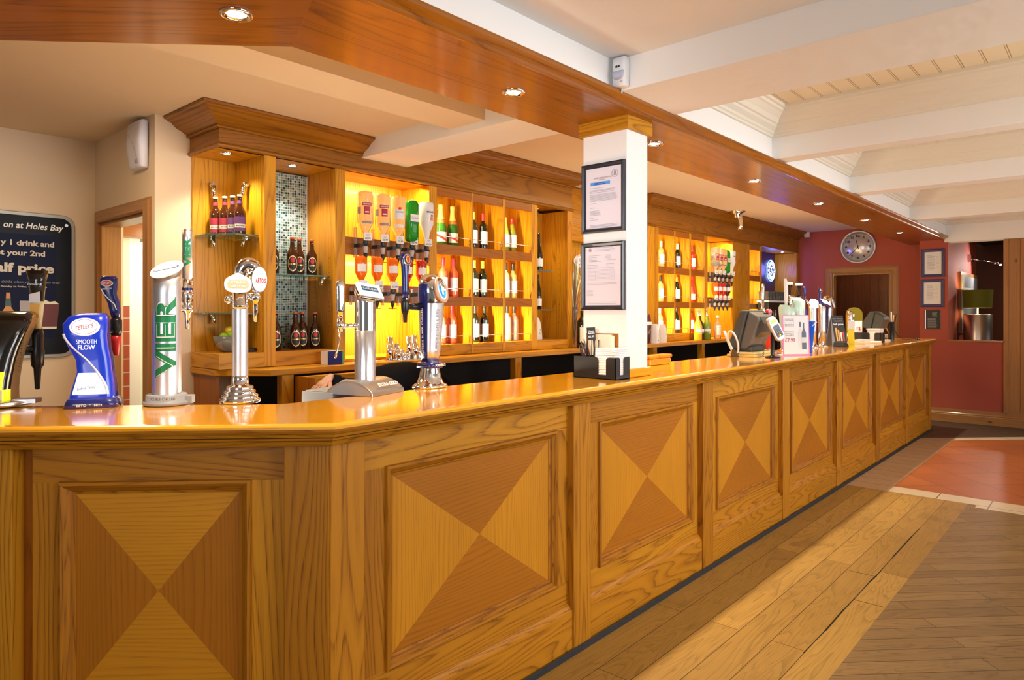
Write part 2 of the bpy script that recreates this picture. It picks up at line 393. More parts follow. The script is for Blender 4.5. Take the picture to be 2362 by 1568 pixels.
def fl(pts, m, ang=0, org=(0, 0)):
    ca, sa = math.cos(ang), math.sin(ang)
    f.poly([(x, y, 0) for x, y in pts], m, [((x-org[0])*ca+(y-org[1])*sa, -(x-org[0])*sa+(y-org[1])*ca) for x, y in pts])
fl([(-4, .855), (6.13, .855), (6.13, 5.6), (-4, 5.6)], PL_A, 0, (1.1, .853-.145*20))
fl([(-4, -5), (6.05, -5), (6.05, .80), (5.83, .855), (-4, .855)], PL_B, -PI/4, (0, 0))
fl([(6.05, .80), (6.13, .80), (6.13, .855), (5.83, .855)], PL_B, PI/2)
# tiled walkway: beige strip beside the bar, cream border, terracotta field laid diagonally
fl([(6.13, 1.405), (9.28, 1.405), (8.95, 1.74), (8.95, 2.3), (6.13, 2.3)], BEIGE, 0, (6.13, 1.33))
fl([(6.13, 1.405), (6.34, 1.405), (6.34, -5), (6.05, -5), (6.05, .80), (6.13, .80)], CREAM, PI/2, (6.13, 1.405))
fl([(6.34, 1.405), (9.06, 1.405), (15.46, -5), (6.34, -5)], TERRA, PI/4, (6.34, 1.405))
fl([(9.06, 1.405), (9.28, 1.405), (15.68, -5), (15.46, -5)], CREAM, -PI/4, (9.06, 1.405))
fl([(8.95, 1.74), (9.28, 1.405), (15.68, -5), (16, -5), (16, 5.6), (6.13, 5.6), (6.13, 2.3), (8.95, 2.3)], PL_C, -PI/4)
o = struct('floor', f, 'worn oak plank floor with a terracotta tiled walkway', weld=False)
gap = MB(); GM = mat('gap_black', (.008, .006, .004), .8)
for pts in ([(2.98, 1.0), (3.25, .996), (3.55, 1.0), (3.72, .998)], [(3.72, .998), (4.0, 1.0), (4.12, .995)], [(4.12, .995), (4.5, .999), (5.0, 1.0), (5.2, .998)]):
    for (a, b), (c, d), wv in zip(pts, pts[1:], (.004, .008, .005)): gap.poly([(a, b-wv/2, .0006), (c, d-wv/2, .0006), (c, d+wv/2, .0006), (a, b+wv/2, .0006)], GM)
for x0, y0, y1 in ((3.70, .86, 1.0), (4.10, .995, 1.13)): gap.poly([(x0, y0, .0006), (x0+.004, y0, .0006), (x0+.004, y1, .0006), (x0, y1, .0006)], GM)
struct('trim_19', gap, 'dark worn gaps between the floor boards', weld=False)
# ---- walls
w = MB()
XD = 1.58; YL = 5.19
w.box(-4, XD+.14, YL, YL+.1, 0, 2.62, PLAS)
struct('wall_left', w, 'cream plastered wall carrying the poster')
w = MB()   # wall with the doorway (plane x = 1.58, doorway y 4.302..5.087)
for y0, y1, z0, z1 in ((YB, 4.302, 0, 2.6), (5.087, YL, 0, 2.6), (4.302, 5.087, 2.037, 2.6)): w.box(XD, XD+.14, y0, y1, z0, z1, PLAS)
w.box(XD+.14, 1.84, YB, YB+.12, 0, 2.6, PLAS)
struct('wall_doorway', w, 'cream plastered wall around the staff doorway')
w = MB(); w.box(1.84, 11.3, YB+.03, YB+.15, 0, 2.75, PLAS); struct('wall_back', w)
w = MB()   # clock wall x = 11.1, doorway y 2.491..3.296 z < 2.03
XC = 11.1
for y0, y1, z0, z1 in ((1.9, 2.491, 0, 2.75), (3.296, 4.3, 0, 2.75), (2.491, 3.296, 2.03, 2.75)): w.box(XC, XC+.12, y0, y1, z0, z1, RED)
struct('wall_clock', w, 'dark red wall behind the bar end')
w = MB()   # framed wall x = 10.6, opening y 1.10..1.70 z 1.072..2.36
XF = 10.6
w.box(XF, XF+.5, 1.70, 2.03, 0, 2.75, RED); w.box(XF, XF+.14, 1.06, 1.70, 0, 1.062, RED)
struct('wall_right', w, 'red wall with framed notices and a window opening')
w = MB(); w.box(XF-.012, XF+.16, 1.085, 1.70, 1.062, 1.078, PINE, 'y'); struct('trim_1', w, 'narrow wooden sill of the wall opening')
w = MB()   # pine boarded wall
y = 1.085
w.box(XF-.012, XF+.10, 1.05, 1.10, .17, 2.37, PINE, 'z')
y = 1.05
while y > -4:
    w.box(XF+.004, XF+.12, y-.118, y, .10, 2.37, PINE, 'z'); w.box(XF+.01, XF+.1, y-.122, y-.118, .10, 2.37, DARKW, 'z'); y -= .122
struct('wall_pine', w, 'knotty pine boarded wall at the right edge')
w = MB(); w.sweep([(XF, -4), (XF, 2.03)], [(0, 0), (.018, 0), (.018, .095), (.012, .105), (.014, .115), (.004, .13), (0, .175)], PINE, side=-1)
struct('baseboard_right', w, 'pine baseboard under the red wall')
# ---- room behind the wall opening and the doorways
w = MB()
w.poly([(XF+.5, 1.70, 0), (13.0, 1.70, 0), (13.0, 1.70, 2.75), (XF+.5, 1.70, 2.75)], RED)
w.poly([(13.6, -3, 0), (13.6, 2.6, 0), (13.6, 2.6, 2.75), (13.6, -3, 2.75)], mat('brown_wall', (.16, .045, .02), .6))
w.poly([(XF+.5, -4, 2.55), (13.6, -4, 2.55), (13.6, 1.7, 2.55), (XF+.5, 1.7, 2.55)], mat('dark_ceiling', (.03, .018, .012), .5))
struct('wall_far_room', w, weld=False)
w = MB()
DKP = wood('dark_panelling', (.20, .06, .018), (.09, .028, .01), rough=.4)
for i in range(16): w.box(12.3, 12.33, 1.9+i*.13, 2.027+i*.13, 0, 2.75, DKP, 'z')
w.box(XC+.12, 12.33, 4.0, 4.05, 0, 2.75, DKP, 'z'); w.box(XC+.12, 12.33, 1.86, 1.9, 0, 2.75, PINE, 'z')
struct('wall_passage', w, 'dark boarded passage behind the red wall doorway')
w = MB()
for i in range(6): w.box(12.22, 12.26, 2.55+i*.028, 2.57+i*.028, 0, 2.3, mat('mauve_board', (.36, .17, .15), .5), 'z')
w.box(12.24, 12.28, 2.54, 2.73, 0, 2.3, MATS['mauve_board'], 'z')
struct('trim_2', w, 'fluted pale post inside the far doorway')
def casing(name, axis_x, ya, yb, zt, wdt, m, label, front=-1):
    w = MB(); prof = [(0, 0), (0, .022), (.012, .026), (.03, .020), (wdt-.02, .018), (wdt-.012, .010), (wdt, .008), (wdt, 0)]
    for a, b, s in ((ya, ya-wdt, -1), (yb, yb+wdt, 1)):
        P = []
        for k in range(len(prof)-1):
            (d0, h0), (d1, h1) = prof[k], prof[k+1]
            w.poly([(axis_x+front*h0, a+s*d0, 0), (axis_x+front*h1, a+s*d1, 0), (axis_x+front*h1, a+s*d1, zt+d1), (axis_x+front*h0, a+s*d0, zt+d0)], rnd(m), g=(0, 0, 1))
    for k in range(len(prof)-1):
        (d0, h0), (d1, h1) = prof[k], prof[k+1]
        w.poly([(axis_x+front*h0, ya-d0, zt+d0), (axis_x+front*h0, yb+d0, zt+d0), (axis_x+front*h1, yb+d1, zt+d1), (axis_x+front*h1, ya-d1, zt+d1)], rnd(m), g=(0, 1, 0))
    for (y0, y1, z0, z1) in ((ya, ya+.02, 0, zt-.02), (yb-.02, yb, 0, zt-.02), (ya, yb, zt-.02, zt-.001)): w.box(axis_x, axis_x+.12, y0, y1, z0, z1, m, 'z' if y1-y0 < .1 else 'y')
    return struct(name, w, label, weld=False)
casing('trim_3', XD, 4.302, 5.087, 2.037, .082, PINE, 'pine door frame behind the left taps')
casing('trim_4', XC, 2.491, 3.296, 2.03, .10, PINE, 'pine door frame in the clock wall')
# corridor seen through the left doorway
w = MB(); LIT = mat('corridor_paint', (.86, .80, .56), .6)
w.box(2.9, 2.95, 4.2, 8.0, 0, 2.5, LIT); w.box(1.7, 2.95, 8.0, 8.05, 0, 2.5, LIT); w.box(1.74, 1.78, 6.2, 8.0, 0, 2.5, LIT)
w.box(2.55, 2.58, 6.9, 8.0, 0, 2.12, mat('corridor_white', (.9, .9, .84), .5)); w.box(1.72, 3.0, 4.2, 8.1, 2.32, 2.36, DARKW)
struct('wall_corridor', w)
w = MB(); w.box(2.888, 2.90, 4.3, 8.0, .0, 1.30, tiles('red_wall_tiles', (.50, .10, .035), (.42, .08, .03), .30, .10, mort=.003, mc=(.6, .55, .45)), 'y'); struct('trim_5', w, 'red tiled dado in the corridor')
w = MB(); w.box(1.74, 1.885, 5.45, 5.50, 0, 1.49, tiles('dado_tiles', (.50, .10, .035), (.42, .08, .03), .30, .10, mort=.004, mc=(.6, .55, .45)), 'x', None, (0, 0)); w.box(1.74, 1.885, 5.45, 5.50, 1.49, 2.4, LIT); struct('wall_corridor_end', w, 'red tiled wall end in the corridor')
w = MB(); w.box(1.888, 1.96, 5.46, 5.50, 0, 1.99, MATS['corridor_white']); struct('door_1', w, 'white corridor door seen edge on'); w = MB(); w.box(1.735, 2.9, 5.30, 5.40, 1.985, 2.13, DARKW, 'x'); struct('trim_20', w, 'dark wooden header inside the corridor')
area('corridor_lamp', (2.3, 6.6, 2.28), (2.3, 6.6, 0), .8, 1.6, 40, (1, .93, .72))
area('corridor_lamp', (2.35, 4.8, 1.9), (1.8, 5.5, 1.2), .5, .5, 14, (1, .92, .70))
area('far_room_lamp', (12.2, .2, 2.5), (12.2, .2, 0), .6, .6, 14, HAL)
area('passage_lamp', (11.7, 2.9, 2.7), (11.7, 2.9, 0), .4, .4, 5, HAL)

# ---- bulkhead over the counter
IC = (1.328, 2.256); OCx = 1.328-.41421*.50; YO = 1.756
LL = 1.9
out = [(OCx-LL*S2, YO+LL*S2), (OCx, YO), (11.1, YO)]
inn = [(IC[0]-LL*S2, IC[1]+LL*S2), IC, (11.1, 2.256)]
w = MB(); SW = SOFW[0]
w.poly([(*out[0], 2.41), (*out[1], 2.41), (*inn[1], 2.41), (*inn[0], 2.41)], SW, g=(-1, 1, 0))
w.poly([(*out[1], 2.41), (*out[2], 2.41), (*inn[2], 2.41), (*inn[1], 2.41)], SW, g=(1, 0, 0))
w.sweep(out, [(0, 2.41), (.012, 2.408), (.022, 2.412), (.026, 2.420), (.036, 2.425), (.050, 2.433), (.058, 2.437), (.063, 2.446), (.061, 2.454), (.0, 2.457)], SOFW, side=1)
w.sweep([out[1], IC][::-1], [(-.0012, 2.4095), (.0012, 2.4095)], DARKW[0], endcaps=False)
struct('trim_6', w, 'orange wood bulkhead soffit over the counter', weld=False)
w = MB(); w.sweep(out, [(.022, 2.45), (.022, 2.82)], PLASW, side=1, endcaps=False); w.sweep(inn, [(0, 2.411), (0, 2.72)], PLASW, side=-1, endcaps=False)
struct('trim_7', w, 'white plastered fascia above the bulkhead', weld=False)
# ---- ceilings
w = MB()
YW = 1.734
w.poly([(-3, -5, 2.596), (2.655, -5, 2.596), (2.655, YW+.02, 2.596), (1.13, YW+.02, 2.596), (-1.9, 4.8, 2.596), (-3, 4.8, 2.596)], PLASW)
w.poly([(-3, -5, 2.95), (12, -5, 2.95), (12, 5.6, 2.95), (-3, 5.6, 2.95)], PLASW)
# serving side
w.poly([(-3, 2.2, 2.592), (2.75, 2.2, 2.592), (2.75, 5.3, 2.592), (-3, 5.3, 2.592)], PLAS)
w.poly([(3.14, 2.2, 2.70), (11.2, 2.2, 2.70), (11.2, 4.3, 2.70), (3.14, 4.3, 2.70)], PLAS)
struct('ceiling', w, 'cream plaster ceiling', weld=False)
w = MB(); w.box(-1.5, 2.75, 2.65, 2.935, 2.515, 2.60, PLAS); struct('trim_8', w, 'shallow boxed step in the ceiling over the serving side')
w = MB(); w.box(2.75, 3.14, 2.2, W+.02, 2.478, 2.72, PLASW); struct('trim_9', w, 'white ceiling beam crossing the serving side')
BEAMS = [(2.655, 3.155), (4.555, 4.71), (6.30, 6.50), (8.545, 8.735), (10.588, 10.8)]
for i, (a, b) in enumerate(BEAMS):
    w = MB(); w.box(a, b, -4, YW+.01, 2.372 if i == 4 else 2.448+.012*(i > 0), 2.82, PLASW); struct('trim_%d' % (10+i), w, None, bevel=.006)
# boarded bays with coving
BD = newmat('boarded_ceiling')
m_, n_, l_, b_ = BD
uvn = n_.new('ShaderNodeUVMap'); uvn.uv_map = 'UVMap'; sp = n_.new('ShaderNodeSeparateXYZ'); l_.new(uvn.outputs[0], sp.inputs[0])
fr = mth(n_, l_, 'FRACT', mth(n_, l_, 'DIVIDE', sp.outputs[1], .105))
g1 = mth(n_, l_, 'LESS_THAN', fr, .04); g2 = mth(n_, l_, 'MULTIPLY', mth(n_, l_, 'GREATER_THAN', fr, .10), mth(n_, l_, 'LESS_THAN', fr, .13))
gg = mth(n_, l_, 'MAXIMUM', g1, g2)
l_.new(mixc(n_, l_, gg, (.84, .72, .50), (.42, .28, .12)), b_.inputs['Base Color']); b_.inputs['Roughness'].default_value = .5
bp_ = n_.new('ShaderNodeBump'); bp_.inputs['Distance'].default_value = .004; bp_.invert = True; l_.new(gg, bp_.inputs['Height']); l_.new(bp_.outputs[0], b_.inputs['Normal'])
for i in range(4):
    a, b = BEAMS[i][1], BEAMS[i+1][0]; y0, y1 = -3.2, YW
    w = MB(); w.poly([(a, y0, 2.775), (b, y0, 2.775), (b, y1, 2.775), (a, y1, 2.775)], m_, [(a, y0), (b, y0), (b, y1), (a, y1)])
    cov = [(o_, z_+.026) for o_, z_ in [(0, 2.575), (.012, 2.578), (.014, 2.592), (.022, 2.598), (.026, 2.612), (.050, 2.632), (.055, 2.645), (.066, 2.65), (.078, 2.675), (.105, 2.705), (.118, 2.712), (.122, 2.726), (.135, 2.73), (.135, 2.7495)]]
    w.sweep([(a, y0), (b, y0), (b, y1), (a, y1)], cov, PAINT, side=-1, closed=True)
    struct('ceiling_bay.%03d' % i if i else 'ceiling_bay', w, 'boarded ceiling bay with stepped coving', weld=False)

# ---- column
YCL = 1.81
w = MB(); w.box(2.885, 3.08, YCL, 2.075, 1.1205, 2.41, PLASW)
struct('trim_15', w, 'white square column standing on the counter', bevel=.004)
w = MB(); w.box(2.867, 3.100, YCL-.018, 2.093, 2.343, 2.412, OAK, 'x'); struct('trim_16', w, 'wooden capital block at the top of the column', bevel=.002)
w = MB()
w.prism([(2.866, 1.79), (3.085, 1.79), (3.108, 1.815), (3.108, 2.09), (2.866, 2.09)], 1.1205, 1.164, TOPW); struct('trim_17', w, 'varnished wooden base block around the column foot', bevel=.005)

# ================================================================== the bar
def FR(s, o, z): return (1.14+s, 1.73-o, z)
def FL(s, o, z): return (1.14-S2*s-S2*o, 1.73+S2*s-S2*o, z)
bar = thing('bar_counter', 'long panelled ash bar front with lozenge panels and pilasters', 'bar counter', (5.0, 1.9, 0))
def fgrain(fr, a): return Vector(fr(1, 0, 0))-Vector(fr(0, 0, 0)) if a == 's' else (0, 0, 1)
def bay(fr, a, b, first=False):
    zt = 1.058; O = -.03
    p = MB(); m = rnd(OAK)
    p.box(a, b, O-.02, O, .945, zt, OAK, 'x', fr)                 # top rail
    p.box(a, b, O-.02, O, .10, .293, OAK, 'x', fr)                # bottom rail
    sa = a+.105; sb = b-.08
    p.box(a, sa, O-.02, O, .293, .945, OAK, 'z', fr); p.box(sb, b, O-.02, O, .293, .945, OAK, 'z', fr)
    part = p.build('panel_frame', bar)
    q = MB(); prof = [(-.004, O), (-.002, O+.012), (.006, O+.016), (.013, O+.010), (.017, O+.004), (.024, O-.002), (.028, O-.008), (.036, O-.010), (.036, O-.018)]
    for k in range(len(prof)-1):
        (d0, h0), (d1, h1) = prof[k], prof[k+1]
        A = [(sa+d0, .293+d0), (sb-d0, .293+d0), (sb-d0, .945-d0), (sa+d0, .945-d0)]; B = [(sa+d1, .293+d1), (sb-d1, .293+d1), (sb-d1, .945-d1), (sa+d1, .945-d1)]
        for e in range(4):
            f2 = (e+1) % 4
            q.poly([fr(A[e][0], h0, A[e][1]), fr(A[f2][0], h0, A[f2][1]), fr(B[f2][0], h1, B[f2][1]), fr(B[e][0], h1, B[e][1])], DARKW[0] if k in (5, 7) else OAK[1], g=fgrain(fr, 's') if e % 2 == 0 else (0, 0, 1))
    q.build('panel_moulding', part, weld=False)
    t = MB(); x0, x1, z0, z1 = sa+.03, sb-.03, .325, .915; c = ((x0+x1)/2, (z0+z1)/2); oo = O-.012
    cs = [(x0, z0), (x1, z0), (x1, z1), (x0, z1)]
    v1, v2 = random.sample(range(2), 2); 
    for e in range(4):
        f2 = (e+1) % 4
        t.poly([fr(cs[e][0], oo, cs[e][1]), fr(cs[f2][0], oo, cs[f2][1]), fr(c[0], oo, c[1])], (OAKF[1] if e % 2 == 0 else OAKF[0]) if fr is FR else OAKF[0 if e % 2 == 0 else 1], g=fgrain(fr, 's') if e % 2 == 0 else (0, 0, 1))
    t.build('lozenge_panel', part, weld=False)
    k = MB(); pl = [(-.03, .205), (-.018, .196), (-.012, .184), (-.004, .176), (-.004, .0)]
    for i in range(4):
        k.poly([fr(a, pl[i][0], pl[i][1]), fr(b, pl[i][0], pl[i][1]), fr(b, pl[i+1][0], pl[i+1][1]), fr(a, pl[i+1][0], pl[i+1][1])], OAK[0], g=fgrain(fr, 's'))
    k.build('plinth', bar, weld=False)
def pil(fr, a, b, o=.004):
    p = MB(); p.box(a, b, -.06, o, 0, 1.062, OAK, 'z', fr); p.build('pilaster', bar, bevel=.003)
PX = [(0, .122)]+[(1.193+1.2025*i, 1.318+1.2025*i) for i in range(7)]
for a, b in PX: pil(FR, a, b)
for i in range(7): bay(FR, PX[i][1], PX[i+1][0])
pil(FL, 0, .132); bay(FL, .132, .857); pil(FL, .893, 1.02); bay(FL, 1.02, 1.8)
k = MB(); k.box(.857, .893, -.09, -.05, 0, 1.06, DARKW, 'z', FL); k.build('shadow_gap', bar)
k = MB()   # carcass behind the panels and the end panel
k.prism([(1.19-1.45, 1.81+1.45), (1.19, 1.81), (9.68, 1.81), (9.68, 2.13), (1.33, 2.13), (1.33-1.45, 2.13+1.45)], 0.0, 1.075, DARKW)
k.box(9.655, 9.70, 1.74, 2.17, 0, 1.075, OAK, 'z'); k.build('carcass', bar)
k = MB(); k.sweep([(1.125-1.6*S2, 1.69+1.6*S2), (1.125, 1.69), (9.7, 1.69), (9.7, 2.17)], [(-.06, 1.052), (-.012, 1.054), (-.008, 1.062), (-.014, 1.068), (-.004, 1.072), (-.002, 1.078), (-.06, 1.0785)], OAK, side=1)
k.build('edge_moulding', bar, weld=False)
k = MB(); k.sweep([(1.14-1.7*S2, 1.722+1.7*S2), (1.14, 1.722), (9.70, 1.722)], [(0, 0), (.012, .0), (.008, .014), (0, .022)], mat('black_mastic', (.02, .018, .02), .7, bump=.6, bscale=40), side=1)
k.build('floor_seal', bar, weld=False)
# worktop
k = MB(); fx, fy = 1.127, 1.683
path = [(fx-1.7*S2, fy+1.7*S2), (fx, fy), (9.735, fy), (9.735, 2.19)]
prof = [(-.030, 1.120), (-.014, 1.1195), (-.006, 1.117), (-.001, 1.112), (.001, 1.105), (.0, 1.098), (-.004, 1.092), (-.008, 1.088), (-.010, 1.080), (-.05, 1.080)]
for i in range(len(prof)-1):
    k.sweep(path, [prof[i], prof[i+1]], TOPW if i < 4 else OAK[1], side=1, endcaps=False)
q = .03*(math.sqrt(2)-1)
ifx = fx+q; ify = fy+.03
P1 = [(fx-1.7*S2+.03*S2, fy+1.7*S2+.03*S2), (ifx, ify), (1.25, 2.19), (1.25-1.5, 2.19+1.5)]
k.poly([(*p, 1.12) for p in P1], TOPW, g=(-1, 1, 0))
k.poly([(ifx, ify, 1.12), (9.705, ify, 1.12), (9.705, 2.19, 1.12), (1.25, 2.19, 1.12)], TOPW, g=(1, 0, 0))
k.poly([(9.705, 2.19, 1.12), (1.25, 2.19, 1.12), (1.25, 2.19, 1.08), (9.705, 2.19, 1.08)], TOPW, g=(1, 0, 0))
k.poly([(1.25, 2.19, 1.12), (-.25, 3.69, 1.12), (-.25, 3.69, 1.08), (1.25, 2.19, 1.08)], TOPW, g=(-1, 1, 0))
wt = k.build('bar_worktop', None, weld=False); tag(wt, 'glossy varnished orange wood worktop running the length of the bar', 'worktop')
# ================================================================== back bar joinery
ZW = 1.115
bw_ = MB()
fp = [(1.785, 4.175), (1.785, 3.86), (1.995, 3.62), (11.09, 3.62)]
for a, b in (([(0.0, ZW), (.004, ZW-.004), (.004, ZW-.034), (0, ZW-.038)], 1),): bw_.sweep(fp, a, BACKW, side=-1 if False else 1, endcaps=False)
bw_.prism([(1.785, 4.175), (1.785, 3.86), (1.995, 3.62), (11.09, 3.62), (11.09, 4.175)], ZW-.038, ZW, BACKW[0])
o = bw_.build('back_worktop', None, weld=False); tag(o, 'long orange wood worktop along the back wall under the display shelves', 'worktop')
# cupboards below, dark and open-fronted
cb = thing('back_cupboard', 'dark open-fronted under-counter cupboards of the back bar', 'cupboard', (5, 3.9, 0))
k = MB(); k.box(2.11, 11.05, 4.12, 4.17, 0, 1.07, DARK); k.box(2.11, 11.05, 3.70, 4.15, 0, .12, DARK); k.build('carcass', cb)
k = MB(); k.box(1.80, 1.82, 3.88, 4.17, 0, 1.074, DARKW, 'z'); k.build('end_panel', cb)
for x in (2.08, 4.137, 6.319, 7.43, 9.6, 11.0):
    k = MB(); k.box(x, x+.075, 3.645, 3.70, 0, 1.075, BACKW, 'z'); k.build('post', cb)
for x0, x1 in ((2.16, 4.13), (4.22, 6.31), (6.40, 7.42), (7.51, 9.59)):
    k = MB(); k.box(x0, x1, 3.75, 4.12, .72, .74, mat('dark_shelf', (.04, .025, .015), .5)); k.build('shelf', cb)
# glimpses of chilled shelves: pale wire racks and price cards
for i, (x0, x1, z) in enumerate(((4.35, 5.3, .86), (5.4, 6.2, .88), (3.25, 4.0, .80), (6.5, 7.3, .86))):
    k = MB()
    for j in range(int((x1-x0)/.03)): k.tube([(x0+j*.03, 3.76, z), (x0+j*.03, 4.05, z)], .002, STEEL, 5)
    k.tube([(x0, 3.76, z), (x1, 3.76, z)], .004, STEEL, 6); k.build('wire_rack', cb)
dr = MB(); dr.box(2.18, 2.62, 3.54, 3.60, .40, 1.066, BACKW, 'x'); dr.box(2.160, 2.178, 3.45, 3.64, .40, 1.066, DARKW, 'z')
o = dr.build('cupboard_door', None); tag(o, 'plain wooden cupboard door standing ajar beside the hand', 'door')

def upright(par, nm, x0, x1, y0, y1, z0, z1, m=BACKW, bev=.0015):
    k = MB(); k.box(x0, x1, y0, y1, z0, z1, m, 'z'); return k.build(nm, par, bevel=bev)
def rail(par, nm, x0, x1, y0, y1, z0, z1, m=BACKW, bev=.0015):
    k = MB(); k.box(x0, x1, y0, y1, z0, z1, m, 'x'); return k.build(nm, par, bevel=bev)
def downlight(loc, r, label, group, power, size=1.7, up=False, col=HAL, name='recessed_downlight', emat=None):
    t = thing(name, label, 'light', loc, 0, group)
    k = MB(); k.lathe([(r*.62, -.001), (r*.70, -.006), (r*.95, -.007), (r, -.004), (r, 0.0)], CHROME, loc, 24, close=False); k.build('bezel', t)
    k = MB(); k.lathe([(r*.60, -.0015), (r*.30, -.0045), (0.0005, -.0055)], emat or LAMP, loc, 20, close=False); k.build('bulb', t)
    if power: spot('downlight_beam', (loc[0], loc[1], loc[2]-.02), (loc[0], loc[1], 0), power, col, size, .8, .028)
    return t
def glow_light(x0, x1, y, z, power, ty=None, tz=None, col=(1, .77, .38), sy=.03):
    area('shelf_strip', ((x0+x1)/2, y, z), ((x0+x1)/2, ty if ty else y+.15, tz if tz else z-.4), x1-x0-.04, sy, power, col)
ZB = 2.378
SH = [(1.88, 1.955), (1.491, 1.563), (1.118, 1.198)]
LIP = [(0, ZB), (.004, ZB+.001), (.012, ZB+.006), (.014, ZB+.014), (.010, ZB+.022), (.002, ZB+.026), (0, ZB+.028)]
CR = [(0, 2.487), (.006, 2.484), (.018, 2.486), (.022, 2.494), (.018, 2.502), (.030, 2.508), (.050, 2.520), (.078, 2.532), (.098, 2.548), (.110, 2.560), (.128, 2.564), (.134, 2.572), (.150, 2.576), (.152, 2.588), (.0, 2.590)]
def bay_grid(par, cols, x_last):
    for i, (x0, x1) in enumerate(cols):
        for j, (z0, z1) in enumerate(SH):
            rail(par, 'shelf', x0, x1, W+.004, 4.12, z1-.022, z1); rail(par, 'shelf_front', x0, x1, W+.002, W+.022, z0, z1, DARKW if j < 2 else BACKW)
            k = MB(); zr = z1+.062; x1r = x1-.006
            k.tube([(x0+.002, W+.012, zr), (x1r-.012, W+.012, zr), (x1r-.004, W+.012, zr-.006), (x1r-.002, W+.014, zr-.055)] if j < 3 else [], .0032, CHROME, 6); k.build('gallery_rail', par)
        rail(par, 'top_rail', x0, x1, W+.002, W+.022, 2.312, ZB, DARKW)
        rail(par, 'back_panel', x0-.004, x1+.004, 4.12, 4.135, 1.12, 2.40, BACKW)
        for zt, p in ((2.30, 3.6), (1.872, 5.5), (1.484, 9.5)):
            area('shelf_strip', (x0+.012, W+.055, zt-.16), (x1+.05, 4.12, zt-.24), .02, .24, p*.85, (1, .77, .36))
# --- left display cabinet
cl = thing('display_cabinet', 'tall oak back bar display cabinet left of the white column with nine wine bays', 'cabinet', (3.4, 3.9, ZW))
ex = [(1.78, YB), (1.78, W), (2.752, W)]
k = MB(); k.sweep(ex, CR, CORW, side=1); k.build('cornice', cl, weld=False)
k = MB(); k.sweep([(3.142, W), (5.111, W), (5.111, YB)], [(o, z+.108) for o, z in CR], CORW, side=1); k.build('cornice', cl, weld=False)
k = MB(); k.sweep([(1.78, YB), (1.78, W), (5.111, W), (5.111, YB)], LIP+[(0, 2.60)], CORW, side=1, endcaps=False); k.box(1.79, 5.10, W+.002, W+.03, ZB, 2.475, CORW, 'x'); k.box(3.15, 5.11, W+.002, W+.03, 2.475, 2.69, CORW, 'x')
k.build('fascia', cl, weld=False)
k = MB(); k.box(1.782, 2.60, W+.01, YB, ZB, ZB+.012, BACKW, 'x'); k.box(2.60, 3.43, W+.01, YB, ZB, ZB+.012, BACKW, 'x'); k.box(3.43, 5.10, W+.03, YB, ZB+.03, ZB+.04, BACKW, 'x'); k.build('soffit', cl)
k = MB(); k.box(1.79, 2.055, YB-.015, YB, 1.12, ZB, BACKW, 'z'); k.build('back_panel', cl)
upright(cl, 'stile', 2.055, 2.127, W, W+.03, 1.118, ZB); upright(cl, 'side_panel', 2.052, 2.07, W+.03, YB-.015, 1.118, ZB)
upright(cl, 'side_panel', 2.112, 2.127, W+.03, YB-.015, 1.118, ZB)
upright(cl, 'stile', 2.547, 2.624, W, W+.03, 1.118, ZB); upright(cl, 'side_panel', 2.56, 2.576, W+.03, YB-.015, 1.118, ZB); upright(cl, 'side_panel', 2.60, 2.622, W+.03, YB-.015, 1.118, ZB)
k = MB()
for dx in (0, .045):
    for i in range(16): k.lathe([(.0025, 0), (.0025, .0015)], INK, (0, 0, 0), 8, Matrix.Translation((2.5585, W+.09+dx*4, 1.32+i*.032)) @ Matrix.Rotation(PI/2, 4, 'Y'))
k.build('shelf_pin_holes', cl)
for a, b in ((1.78, 2.055), (2.127, 2.547)):
    k = MB(); k.box(a, b, W, YB-.015, 1.117, 1.205, BACKW, 'x'); k.build('niche_base', cl, bevel=.002)
# mosaic
mm, n, l, b = newmat('glass_mosaic')
uv = n.new('ShaderNodeUVMap'); uv.uv_map = 'UVMap'; sp = n.new('ShaderNodeSeparateXYZ'); l.new(uv.outputs[0], sp.inputs[0]); T = .0165
u0 = mth(n, l, 'DIVIDE', sp.outputs[0], T); v0 = mth(n, l, 'DIVIDE', sp.outputs[1], T)
fu, fv = mth(n, l, 'FLOOR', u0), mth(n, l, 'FLOOR', v0)
v1 = mth(n, l, 'ADD', v0, mth(n, l, 'MULTIPLY', mth(n, l, 'SINE', mth(n, l, 'MULTIPLY', fu, 12.9)), .18)); fv = mth(n, l, 'FLOOR', v1)
cm = n.new('ShaderNodeCombineXYZ'); l.new(fu, cm.inputs[0]); l.new(fv, cm.inputs[1])
wn = n.new('ShaderNodeTexWhiteNoise'); wn.noise_dimensions = '2D'; l.new(cm.outputs[0], wn.inputs['Vector'])
rp = n.new('ShaderNodeValToRGB'); l.new(wn.outputs['Value'], rp.inputs[0]); rp.color_ramp.interpolation = 'CONSTANT'
for i, (p, c) in enumerate(((0, (.02, .06, .06)), (.18, (.10, .22, .20)), (.36, (.22, .36, .24)), (.52, (.30, .42, .40)), (.7, (.16, .26, .16)), (.84, (.42, .52, .48)), (.95, (.05, .12, .13)))):
    e = rp.color_ramp.elements[i] if i < 2 else rp.color_ramp.elements.new(p); e.position = p; e.color = (*c, 1)
mu, mv = mth(n, l, 'FRACT', u0), mth(n, l, 'FRACT', v1)
gr = mth(n, l, 'MULTIPLY', mth(n, l, 'GREATER_THAN', mu, .14), mth(n, l, 'GREATER_THAN', mv, .14))
l.new(mixc(n, l, gr, (.72, .76, .74), rp.outputs[0]), b.inputs['Base Color']); b.inputs['Roughness'].default_value = .15
k = MB(); k.box(2.129, 2.559, YB-.02, YB-.012, 1.205, 2.366, mm, 'x', None, (3, 3)); k.build('mosaic_panel', cl)
